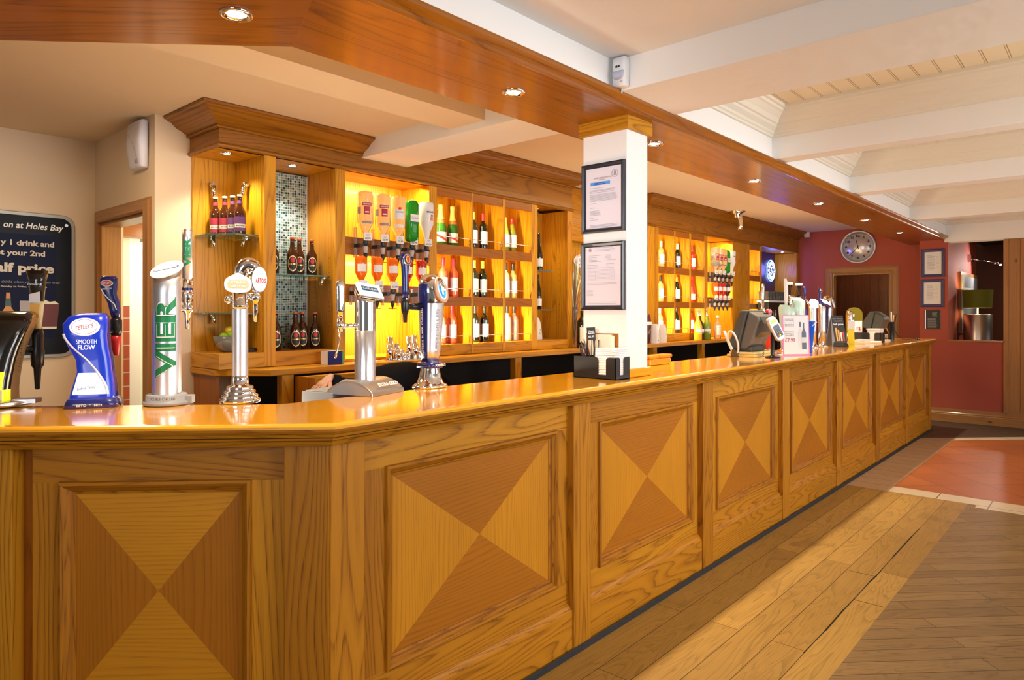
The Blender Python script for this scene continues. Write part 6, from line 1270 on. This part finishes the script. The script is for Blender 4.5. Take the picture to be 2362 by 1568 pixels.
# neon sign
t = thing('neon_sign', 'round blue-white neon sign glowing on a dark panel in the last niche', 'sign', (10.80, 4.14, 2.1)); k = MB(); k.box(10.46, 11.0, 4.142, 4.157, 1.62, 2.375, mat('violet_panel', (.020, .008, .05), .3)); WB(k, 'panel', t)
NEO = glow('neon_tube', (.12, .35, 1.0), 4); NEW = glow('neon_white', (.55, .8, 1.0), 3); c = Vector((10.80, 4.125, 2.105))
k = MB(); k.tube([(c.x+.165*math.cos(i*PI/20), c.y, c.z+.165*math.sin(i*PI/20)) for i in range(41)], .006, NEO, 6, caps=False); WB(k, 'neon_ring', t)
k = MB()
for q in range(12):
    a = q*PI/6; k.tube([(c.x+r_*math.cos(a+da), c.y-.01, c.z+r_*math.sin(a+da)) for r_, da in ((.09, -.12), (.14, -.06), (.145, .08), (.09, .14))], .006, NEW, 6)
k.tube([(c.x-.05, c.y-.01, c.z+.05), (c.x+.02, c.y-.01, c.z+.06), (c.x-.03, c.y-.01, c.z), (c.x+.04, c.y-.01, c.z-.01), (c.x-.01, c.y-.01, c.z-.06), (c.x-.05, c.y-.01, c.z-.03)], .006, NEW, 6); WB(k, 'neon_motif', t)
nl = bpy.data.lights.new('neon_light', 'POINT'); nl.energy = 7; nl.color = (.18, .16, 1); nl.shadow_soft_size = .12; no = bpy.data.objects.new('neon_light', nl); COL.objects.link(no); no.location = (10.72, 3.98, 2.12)

# ================================================================== walls: frames, clock, devices
def frame(ax, fixed, a0, a1, z0, z1, label, wf, mf, mp, mat_border=None, draw=None, depth=.02):
    """picture frame on a plane x = fixed seen from -x; a runs along -y (left to right)"""
    t = thing('picture_frame', label, 'frame', (fixed, (a0+a1)/2, z0)); P2 = lambda a, z, c=0: (fixed-c, a0-a, z0+z); Wd, Hd = a0-a1, z1-z0
    k = MB(); prof = [(0, 0), (0, depth*.8), (wf*.3, depth), (wf*.8, depth*.75), (wf, depth*.5), (wf, 0)]
    for q in range(len(prof)-1):
        (d0, h0), (d1, h1) = prof[q], prof[q+1]; Aq = [(d0, d0), (Wd-d0, d0), (Wd-d0, Hd-d0), (d0, Hd-d0)]; Bq = [(d1, d1), (Wd-d1, d1), (Wd-d1, Hd-d1), (d1, Hd-d1)]
        for e in range(4): f2 = (e+1) % 4; k.poly([P2(*Aq[e], h0), P2(*Aq[f2], h0), P2(*Bq[f2], h1), P2(*Bq[e], h1)], mf)
    WB(k, 'moulding', t, weld=False)
    k = MB(); k.prism([(wf, wf), (Wd-wf, wf), (Wd-wf, Hd-wf), (wf, Hd-wf)], .003, .006, mat_border or mp, fr=P2)
    ins = wf+(.0 if mat_border is None else .028)
    if mat_border: k.poly([P2(ins, ins, .0068), P2(Wd-ins, ins, .0068), P2(Wd-ins, Hd-ins, .0068), P2(ins, Hd-ins, .0068)], mp)
    if draw: draw(k, P2, Wd, Hd)
    WB(k, 'sheet', t, weld=False)
BLUF = mat('frame_black', (.012, .016, .028), .3, coat=.4); YD = (0, -1, 0); ZU = (0, 0, 1); NL = lambda P2, a, z: P2(a, z, .0085)
PLIL = mat('paper_lilac', (.74, .70, .78), .6)
def letter(k, P2, Wd, Hd):
    text(k, 'SURREY HEATH BOROUGH', GREYINK, P2(Wd*.50, Hd*.79, .009), YD, ZU, h=.007, w=.105, bold=.02); text(k, 'COUNCIL', GREYINK, P2(Wd*.47, Hd*.765, .009), YD, ZU, h=.007, w=.035, bold=.02)
    k.poly([P2(Wd*.2, Hd*.69, .008), P2(Wd*.66, Hd*.69, .008), P2(Wd*.66, Hd*.735, .008), P2(Wd*.2, Hd*.735, .008)], mat('notice_blue', (.10, .32, .80), .5)); lines(k, NAVY, P2(Wd*.28, Hd*.722, .0085), YD, ZU, Wd*.3, 2, .006, .002, .001, .1)
    cx, cz = Wd*.77, Hd*.83
    for r_ in (.019, .0165): pts = [(cx+r_*math.cos(i*PI/12), cz+r_*math.sin(i*PI/12)) for i in range(25)]; k.tube([P2(a, z, .008) for a, z in pts], .0005, GREYINK, 4, caps=False)
    k.prism([(cx-.008, cz-.010), (cx+.008, cz-.010), (cx+.005, cz+.0), (cx+.006, cz+.009), (cx, cz+.012), (cx-.006, cz+.009), (cx-.005, cz)], .007, .0085, GREYINK, fr=P2)
    for z, n_, w_ in ((.65, 1, .35), (.62, 2, .66), (.585, 1, .60), (.555, 5, .66), (.48, 2, .66), (.43, 1, .15), (.32, 4, .25), (.26, 1, .28), (.22, 1, .10), (.19, 1, .22), (.115, 3, .66)): lines(k, GREYINK, P2(Wd*.18, Hd*z, .007), YD, ZU, Wd*w_, n_, .0052, .0016, .001, .12)
    k.tube([P2(Wd*(.18+.016*i), Hd*.365+.0025*math.sin(i*2.1), .0085) for i in range(9)], .0004, INK, 4)
def licence(k, P2, Wd, Hd):
    k.prism([(Wd*.2-.006, Hd*.87), (Wd*.2+.006, Hd*.87), (Wd*.2+.008, Hd*.89), (Wd*.2+.004, Hd*.92), (Wd*.2-.004, Hd*.92), (Wd*.2-.008, Hd*.89)], .007, .0085, GREYINK, fr=P2)
    text(k, 'Premises Licence Summary', GREYINK, P2(Wd*.55, Hd*.925, .009), YD, ZU, h=.006, w=.10, bold=.02)
    for x, z, n_, w_ in ((.30, .895, 2, .50), (.17, .81, 1, .32), (.17, .78, 4, .20), (.56, .81, 4, .14), (.22, .72, 1, .25), (.60, .735, 1, .22), (.14, .665, 3, .26), (.58, .68, 2, .2), (.14, .62, 1, .65), (.14, .40, 2, .72), (.12, .29, 5, .16), (.14, .115, 2, .72)): lines(k, GREYINK, P2(Wd*x, Hd*z, .007), YD, ZU, Wd*w_, n_, .0065, .0013, .001, .1)
    for i in range(9): lines(k, GREYINK, P2(Wd*.17, Hd*(.595-i*.019), .007), YD, ZU, Wd*.60, 1, .01, .0007, .001, 0)
    for x in (.17, .33, .55, .77): k.poly([P2(Wd*x, Hd*.44, .008), P2(Wd*x+.0006, Hd*.44, .008), P2(Wd*x+.0006, Hd*.595, .008), P2(Wd*x, Hd*.595, .008)], GREYINK)
frame('x', 2.8845, 2.074, 1.817, 1.845, 2.195, 'upper black-framed council letter with a blue heading on the column', .022, BLUF, PLIL, None, letter); frame('x', 2.8845, 2.078, 1.819, 1.455, 1.795, 'lower black-framed licence sheet with a table on the column', .022, BLUF, PLIL, None, licence)
NVF = mat('frame_navy', (.06, .055, .16), .4)
def sheet(k, P2, Wd, Hd): lines(k, GREYINK, P2(Wd*.26, Hd*.78, .007), YD, ZU, Wd*.34, 14, Hd*.04, .0035, .001, .3); lines(k, GREYINK, P2(Wd*.62, Hd*.78, .007), YD, ZU, Wd*.15, 10, Hd*.05, .0015, .001, .3)
frame('x', XF, 2.008, 1.735, 1.918, 2.292, 'upper navy-framed white certificate on the red wall', .038, NVF, PAPER, None, sheet); frame('x', XF, 2.016, 1.742, 1.515, 1.887, 'lower navy-framed white certificate on the red wall', .038, NVF, PAPER, None, sheet)
def plq(k, P2, Wd, Hd): lines(k, GREYINK, P2(Wd*.15, Hd*.55, .007), YD, ZU, Wd*.7, 9, Hd*.055, .006, .001, .3); lines(k, GREYINK, P2(Wd*.45, Hd*.85, .007), YD, ZU, Wd*.4, 4, Hd*.07, .008, .001, .3)
frame('x', XF, 1.960, 1.785, 1.220, 1.480, 'small black plaque with fine white print under the two certificates', .006, STEEL, LBK, None, plq, .012)
# clock
t = thing('wall_clock', 'round silver wall clock with black numerals above the doorway', 'clock', (XC, 2.93, 2.19)); c = (XC-.002, 2.928, 2.425); Mx = Matrix.Translation(c) @ Matrix.Rotation(-PI/2, 4, 'Y')
k = MB(); k.lathe([(.245, 0), (.245, .03), (.235, .038), (.222, .030), (.220, .018)], mat('clock_rim', (.70, .70, .72), .35, .5), (0, 0, 0), 56, Mx, close=False); WB(k, 'rim', t)
k = MB(); k.lathe([(.222, .010), (.222, .018), (.0005, .0185)], mat('clock_face', (.72, .70, .70), .28, .55), (0, 0, 0), 56, Mx); WB(k, 'dial', t)
k = MB()
for i in range(60): a = i*PI/30; rr = .206; k.prism([(rr*math.sin(a)+.0028*math.cos(u*PI/3), rr*math.cos(a)+.0028*math.sin(u*PI/3)) for u in range(6)], 0, .001, INK, fr=lambda p, q, s_: (c[0]-.0195-s_, c[1]-p, c[2]+q))
for i in range(1, 13): a = i*PI/6; text(k, str(i), INK, (c[0]-.0198, c[1]-.165*math.sin(a), c[2]+.165*math.cos(a)), YD, ZU, h=.036, w={1: .012, 10: .062, 11: .034, 12: .055}.get(i, .032), bold=.05)
WB(k, 'numerals', t)
for nm, a, l_, w_ in (('hour_hand', -.22, .10, .006), ('minute_hand', PI+.75, .175, .0045)):
    k = MB(); p, q = math.sin(a), math.cos(a); k.prism([(-p*.035-q*w_, -q*.035+p*w_), (p*l_-q*w_*.6, q*l_+p*w_*.6), (p*l_+q*w_*.6, q*l_-p*w_*.6), (-p*.035+q*w_, -q*.035-p*w_)], 0, .002, INK, fr=lambda u, v, s_: (c[0]-.024-s_, c[1]-u, c[2]+v)); WB(k, nm, t)
# motion detector on the first beam
t = thing('motion_detector', 'white motion detector on the first ceiling beam above the bulkhead', 'detector', (2.655, 1.68, 2.46))
MD = Matrix.Translation((-.145, -.011, 2.457-2.512*.9)) @ Matrix.Diagonal((1, 1, .9, 1))
def WM(mb, nm): return mb.build(nm, t, world=True, mx=MD)
k = MB(); loft(k, [(2.512, 2.782, 1.693, .018, .026, 5), (2.52, 2.776, 1.693, .024, .033, 5), (2.62, 2.774, 1.693, .026, .035, 5), (2.655, 2.776, 1.693, .024, .034, 5), (2.66, 2.782, 1.693, .018, .028, 5)], WHITE); WM(k, 'housing')
k = MB(); loft(k, [(2.545, 2.752, 1.693, .004, .016, 2), (2.556, 2.750, 1.693, .007, .026, 3), (2.585, 2.749, 1.693, .008, .030, 4)], mat('lens_grey', (.50, .53, .66), .25)); WM(k, 'lens')
k = MB(); k.box(2.7455, 2.748, 1.695, 1.704, 2.604, 2.614, INK); k.box(2.7455, 2.748, 1.683, 1.692, 2.604, 2.614, INK); k.box(2.7465, 2.7498, 1.670, 1.674, 2.530, 2.533, GREYINK); k.box(2.7465, 2.7498, 1.676, 1.680, 2.530, 2.533, GREYINK); WM(k, 'indicator')
k = MB(); k.tube([(2.792, 1.697, 2.515), (2.792, 1.70, 2.49)], .0035, WHITE, 6); WM(k, 'cable')
# alarm siren box by the left doorway
t = thing('alarm_box', 'tall curved white alarm box high on the cream wall by the doorway', 'alarm', (XD, 4.34, 2.3)); k = MB()
loft(k, [(2.292, XD-.020, 4.355, .019, .085, 6), (2.30, XD-.026, 4.355, .026, .095, 5), (2.45, XD-.034, 4.355, .034, .105, 5), (2.56, XD-.028, 4.355, .028, .100, 5), (2.575, XD-.02, 4.355, .018, .085, 5)], mat('alarm_white', (.74, .74, .84), .4)); WB(k, 'cover', t)
k = MB(); k.box(XD-.064, XD-.058, 4.29, 4.31, 2.32, 2.335, GREYINK); k.tube([(XD-.062, 4.42, 2.50), (XD-.068, 4.33, 2.44), (XD-.060, 4.28, 2.32)], .0012, GREYINK, 4); WB(k, 'logo', t)
# detector on the clock wall
k = MB(); loft(k, [(2.62, XC-.03, 3.66, .026, .035, 4), (2.64, XC-.035, 3.66, .034, .042, 4), (2.70, XC-.035, 3.66, .034, .042, 4), (2.715, XC-.03, 3.66, .028, .034, 4)], WHITE); o = WB(k, 'motion_detector', None); tag(o, 'small white detector high in the corner of the red clock wall', 'detector')
# camera on the serving side ceiling
t = thing('ceiling_camera', 'chrome ceiling camera with a tilted barrel over the right cabinet', 'camera', (8.19, 3.55, 2.70)); c = (8.19, 3.55)
k = MB(); k.lathe([(.10, 2.699), (.10, 2.69), (.075, 2.672), (.045, 2.66), (.04, 2.62)], CHROME, (*c, 0), 28); WB(k, 'base', t); k = MB(); k.tube([(c[0]+.02, c[1]-.02, 2.66), (c[0]+.035, c[1]-.03, 2.52), (c[0]+.03, c[1]-.03, 2.47)], .032, CHROME, 14); WB(k, 'barrel', t)
# poster on the left wall
t = thing('wall_poster', 'large dark drinks offer poster in a rounded silver frame on the cream wall', 'poster', (1.0, YL, 1.15)); PX0, PX1, PZ0, PZ1 = .50, 1.457, 1.149, 2.077
def rrect(x0, x1, z0, z1, r): return [(cx+r*math.cos(a0+i*PI/12), cz+r*math.sin(a0+i*PI/12)) for cx, cz, a0 in ((x1-r, z1-r, 0), (x0+r, z1-r, PI/2), (x0+r, z0+r, PI), (x1-r, z0+r, 1.5*PI)) for i in range(7)]
PF = lambda a, b, s_: (a, YL-s_, b)
k = MB(); k.prism(rrect(PX0, PX1, PZ0, PZ1, .075), .001, .016, mat('poster_frame', (.30, .28, .24), .4, .6), fr=PF); WB(k, 'frame', t, bevel=.003); k = MB(); k.prism(rrect(PX0+.022, PX1-.022, PZ0+.022, PZ1-.022, .06), .0162, .018, mat('poster_black', (.006, .006, .009), .3, spec=.12), fr=PF); WB(k, 'backing', t)
NAVP = mat('poster_navy', (.010, .014, .042), .5, spec=.1); k = MB(); k.prism([(PX0+.08, PZ0+.13), (PX1-.11, PZ0+.13), (PX1-.11, PZ1-.14), (PX0+.08, PZ1-.14)], .018, .019, NAVP, fr=PF); k.poly([(1.0, YL-.0195, 1.305), (1.28, YL-.0195, 1.305), (1.28, YL-.0195, 1.312), (1.0, YL-.0195, 1.312)], GREYP); WB(k, 'sheet', t)
CT2 = mat('poster_cream', (.62, .55, .46), .5); k = MB(); yq = YL-.0205
def PT(s_, xr, z, h, w, m=CT2, b=.02, sh=0): text(k, s_, m, (xr-w/2, yq, z), (1, 0, 0), (sh, 0, 1), h=h, w=w, bold=b)
PT('on at Holes Bay', 1.385, 1.985, .052, .32, PAPER, .015, .2); PT('y 1 drink and', 1.335, 1.875, .046, .285, b=.03); PT('et your 2nd', 1.285, 1.812, .046, .26, b=.03); PT('alf price', 1.335, 1.715, .078, .31, b=.04); PT('drinks when you buy a main meal', 1.365, 1.632, .020, .31, mat('poster_grey', (.30, .30, .32), .5), 0, .2); PT('able Monday to Friday, 12pm to 2pm', 1.295, 1.603, .013, .28, b=.02)
disc(k, (1.405, YL-.020, 2.012), (0, -1, 0), .010, STEEL, .003, 16); WB(k, 'lettering', t, weld=False)
k = MB()
def flat(pts, m, dz=0): k.poly([(a, YL-.0202-dz, b) for a, b in pts], m)
flat([(.96, 1.37), (1.01, 1.37), (1.015, 1.55), (.955, 1.55)], mat('print_beer', (.45, .24, .03), .5)); flat([(.955, 1.545), (1.015, 1.545), (1.015, 1.57), (.955, 1.57)], LCR, .0003)
flat([(1.055, 1.36), (1.125, 1.36), (1.125, 1.44), (1.105, 1.475), (1.10, 1.565), (1.08, 1.565), (1.075, 1.475), (1.055, 1.44)], mat('print_cider', (.60, .26, .07), .5)); flat([(1.073, 1.48), (1.107, 1.48), (1.102, 1.53), (1.078, 1.53)], mat('print_green', (.05, .10, .08), .5), .0003)
flat([(1.15, 1.45), (1.165, 1.40), (1.225, 1.40), (1.24, 1.45), (1.24, 1.515), (1.15, 1.515)], mat('print_milk', (.40, .36, .38), .5)); flat([(1.27, 1.34), (1.35, 1.34), (1.365, 1.50), (1.255, 1.50)], mat('print_cola', (.13, .03, .03), .5)); flat([(1.255, 1.495), (1.365, 1.495), (1.34, 1.515), (1.31, 1.51), (1.28, 1.525)], LCR, .0003); flat([(1.272, 1.335), (1.348, 1.335), (1.35, 1.35), (1.27, 1.35)], LCR, .0003)
WB(k, 'printed_drinks', t, weld=False)
# ---- through the wall opening: picture, wall lamp, floor lamp
t = thing('framed_picture', 'tall oak-framed picture on the red side wall of the far room', 'picture', (12.4, 1.70, 1.2)); k = MB(); XP0, XP1, ZP0, ZP1 = 11.38, 12.85, 1.15, 2.02
k.box(XP0, XP1, 1.668, 1.70, ZP0, ZP1, PINE, 'z'); WB(k, 'frame', t); k = MB(); k.box(XP0+.05, XP1-.05, 1.664, 1.667, ZP0+.05, ZP1-.05, mat('picture_grey', (.45, .50, .55), .3)); k.box(XP0+.15, XP1-.35, 1.661, 1.6635, ZP0+.35, ZP1-.22, PAPER); WB(k, 'print', t)
t = thing('wall_lamp', 'chrome picture lamp with a short arm lighting the far room wall', 'lamp', (12.0, 1.70, 2.25)); k = MB(); k.box(12.2, 12.42, 1.66, 1.698, 2.20, 2.30, CHROME); k.tube([(12.35, 1.66, 2.25), (12.55, 1.42, 2.20)], .010, CHROME, 8); k.tube([(12.55, 1.42, 2.20), (12.60, 1.36, 2.18)], .028, CHROME, 12); WB(k, 'arm', t); k = MB(); k.lathe([(.0005, -.02), (.022, -.012), (.024, 0)], LAMP, (12.61, 1.35, 2.17), 14); WB(k, 'bulb', t)
spot('wall_lamp_beam', (12.55, 1.30, 2.16), (11.9, 1.70, 2.02), 30, (1, .85, .78), 2.0, .7)
t = thing('floor_lamp', 'lamp with a green drum shade on a polished steel cylinder, through the wall opening', 'lamp', (11.35, 1.47, 0)); k = MB(); k.lathe([(.165, 1.505), (.180, 1.755)], mat('green_shade', (.10, .10, .012), .7, emit=(.30, .27, .01), es=.06), (11.35, 1.47, 0), 36, close=False); k.lathe([(.163, 1.505), (.178, 1.755)], mat('shade_lining', (.8, .75, .6), .7), (11.35, 1.47, 0), 36, close=False); WB(k, 'shade', t)
k = MB(); k.lathe([(.168, 0), (.168, 1.414), (.164, 1.418), (.012, 1.418), (.010, 1.60)], STEEL, (11.35, 1.47, 0), 48); WB(k, 'steel_base', t)
pl = bpy.data.lights.new('lamp_glow', 'POINT'); pl.energy = 6; pl.color = (1, .75, .4); pl.shadow_soft_size = .05; po = bpy.data.objects.new('lamp_glow', pl); COL.objects.link(po); po.location = (11.35, 1.47, 1.66)

k = MB(); k.box(12.55, 12.66, 1.13, 1.19, 0, 2.55, PLASW); struct('trim_18', k, 'pale post in the far room')
k = MB(); k.box(10.98, 11.0, 2.86, 3.04, 1.25, 1.50, YEL); k.v = []; k = MB(); YS = mat('yellow_sign', (.62, .55, .02), .4)
k.prism([(2.82+.0, 1.10), (3.05, 1.10), (3.05, 1.42)]+[(2.935+.115*math.cos(i*PI/10), 1.42+.10*math.sin(i*PI/10)) for i in range(1, 10)]+[(2.82, 1.42)], 0, .02, YS, fr=lambda a, b, s_: (10.9+s_, a, b)); k.box(10.9, 10.92, 2.82, 3.05, .6, 1.10, YS); k.box(10.9, 10.98, 2.82, 3.05, 0, .6, YS); o = WB(k, 'wet_floor_sign', None); tag(o, 'rounded yellow sign standing behind the bar end in front of the doorway', 'sign')

# ================================================================== barman bending behind the counter
DX = -.22; DZ = .045
t = thing('person', 'person in black clothes bending behind the counter, one bare hand reaching left', 'person', (2.70, 3.05, 0))
def skin_mesh(name, verts, edges, radii, m, par, root=0, sub=2):
    bm = bmesh.new(); lay = bm.verts.layers.skin.verify(); bv = []
    for i, (v, r) in enumerate(zip(verts, radii)):
        q = bm.verts.new(v); q[lay].radius = r if isinstance(r, tuple) else (r, r); q[lay].use_root = (i == root); bv.append(q)
    for a, b in edges: bm.edges.new((bv[a], bv[b]))
    me = bpy.data.meshes.new(name); bm.to_mesh(me); bm.free(); me.materials.append(m)
    o = bpy.data.objects.new(name, me); COL.objects.link(o); o.parent = par; o.matrix_parent_inverse = root_mx(par).inverted()
    s_ = o.modifiers.new('skin', 'SKIN'); s_.use_smooth_shade = True; b = o.modifiers.new('smooth', 'SUBSURF'); b.levels = sub; b.render_levels = sub
    dg = bpy.context.evaluated_depsgraph_get(); me2 = bpy.data.meshes.new_from_object(o.evaluated_get(dg)); o.modifiers.clear(); o.data = me2
    if not me2.materials: me2.materials.append(m)
    return o
SKN = mat('skin', (.62, .33, .22), .5); CLO = mat('black_cloth', (.006, .006, .008), .95, spec=.08); JEA = mat('black_trousers', (.012, .012, .015), .85)
# body (one continuous figure): pelvis, bent spine, head, arms, legs
bv = [(2.98, 3.10, .93), (2.86, 3.09, 1.00), (2.70, 3.08, 1.02), (2.56, 3.07, .99), (2.48, 3.06, .93), (2.40, 3.05, .86),   # 0-5 head centre
      (2.53, 2.93, .98), (2.38, 2.95, 1.00), (2.235, 3.05, 1.045),      # near arm: shoulder 6, elbow 7, wrist 8
      (2.55, 3.21, .97), (2.42, 3.26, .75), (2.34, 3.22, .55),          # far arm
      (2.99, 3.01, .90), (2.93, 2.99, .50), (3.00, 3.0, .09), (2.88, 2.99, .04),
      (2.99, 3.19, .90), (2.95, 3.22, .50), (3.04, 3.22, .09), (2.92, 3.21, .04)]
be = [(0, 1), (1, 2), (2, 3), (3, 4), (4, 5), (3, 6), (6, 7), (7, 8), (3, 9), (9, 10), (10, 11), (0, 12), (12, 13), (13, 14), (14, 15), (0, 16), (16, 17), (17, 18), (18, 19)]
br_ = [(.15, .13), (.15, .12), (.16, .115), (.15, .10), (.055, .055), (.085, .095), .062, .044, .028, .062, .042, .030, .095, .06, .042, .035, .095, .06, .042, .035]
bv = [(x+DX, y, z+(DZ if z > .6 else 0)) for x, y, z in bv]
skin_mesh('body', bv, be, br_, CLO, t, sub=2)
# head skin and hair
k = MB(); hc = Vector((2.385+DX, 3.05, .835+DZ)); Mh = Matrix.Translation(hc) @ Matrix.Rotation(-2.3, 4, 'Y')
k.lathe([(.0005, -.12), (.035, -.115), (.055, -.09), (.068, -.04), (.078, .01), (.080, .05), (.066, .09), (.035, .112), (.0005, .12)], SKN, (0, 0, 0), 24, Mh); k.build('face', t, world=True)
k = MB(); k.lathe([(.083, .0), (.088, .05), (.073, .098), (.038, .122), (.0005, .13)], mat('dark_hair', (.03, .018, .010), .6), (0, 0, 0), 24, Mh, close=False); k.build('hair', t)
# hand: palm and five fingers, relaxed and pointing down-left
hb = Vector((2.225+DX, 3.055, 1.047+DZ)); D = Vector((-.80, -.12, -.38)).normalized(); Sd = Vector((-.20, .98, .0)).normalized(); Nn = D.cross(Sd).normalized()
def hp(a, b, c_): return tuple(hb+D*a+Sd*b+Nn*c_)
hv = [hp(-.03, 0, 0), hp(.0, 0, 0), hp(.035, 0, .0), hp(.075, 0, .0)]; hr = [.027, .027, (.036, .020), (.040, .016)]; he = [(0, 1), (1, 2), (2, 3)]
skin_mesh('hand', hv, he, hr, SKN, t, root=1)
for i, (b_, l_, cu) in enumerate(((-.030, .068, .9), (-.011, .078, 1.0), (.009, .074, 1.1), (.027, .058, 1.2))):
    p0 = (.062, b_*.9, 0); p1 = (.085, b_, .002); p2 = (.085+l_*.42*math.cos(cu*.5), b_, l_*.42*math.sin(cu*.5)*1); p3 = (p2[0]+l_*.32*math.cos(cu), b_, p2[2]+l_*.32*math.sin(cu)); p4 = (p3[0]+l_*.26*math.cos(cu*1.35), b_, p3[2]+l_*.26*math.sin(cu*1.35))
    skin_mesh('finger', [hp(*p) for p in (p0, p1, p2, p3, p4)], [(0, 1), (1, 2), (2, 3), (3, 4)], [.0098, .0096, .0088, .0082, .0070], SKN, t)
skin_mesh('thumb', [hp(.015, -.022, .004), hp(.035, -.042, .010), hp(.062, -.052, .020), hp(.085, -.050, .030)], [(0, 1), (1, 2), (2, 3)], [.013, .012, .0105, .008], SKN, t)
k = MB(); k.tube([(2.275+DX, 3.03, 1.035+DZ), (2.255+DX, 3.04, 1.04+DZ), (2.245+DX, 3.045, 1.042+DZ)], [.036, .035, .034], CLO, 16); k.build('cuff', t)
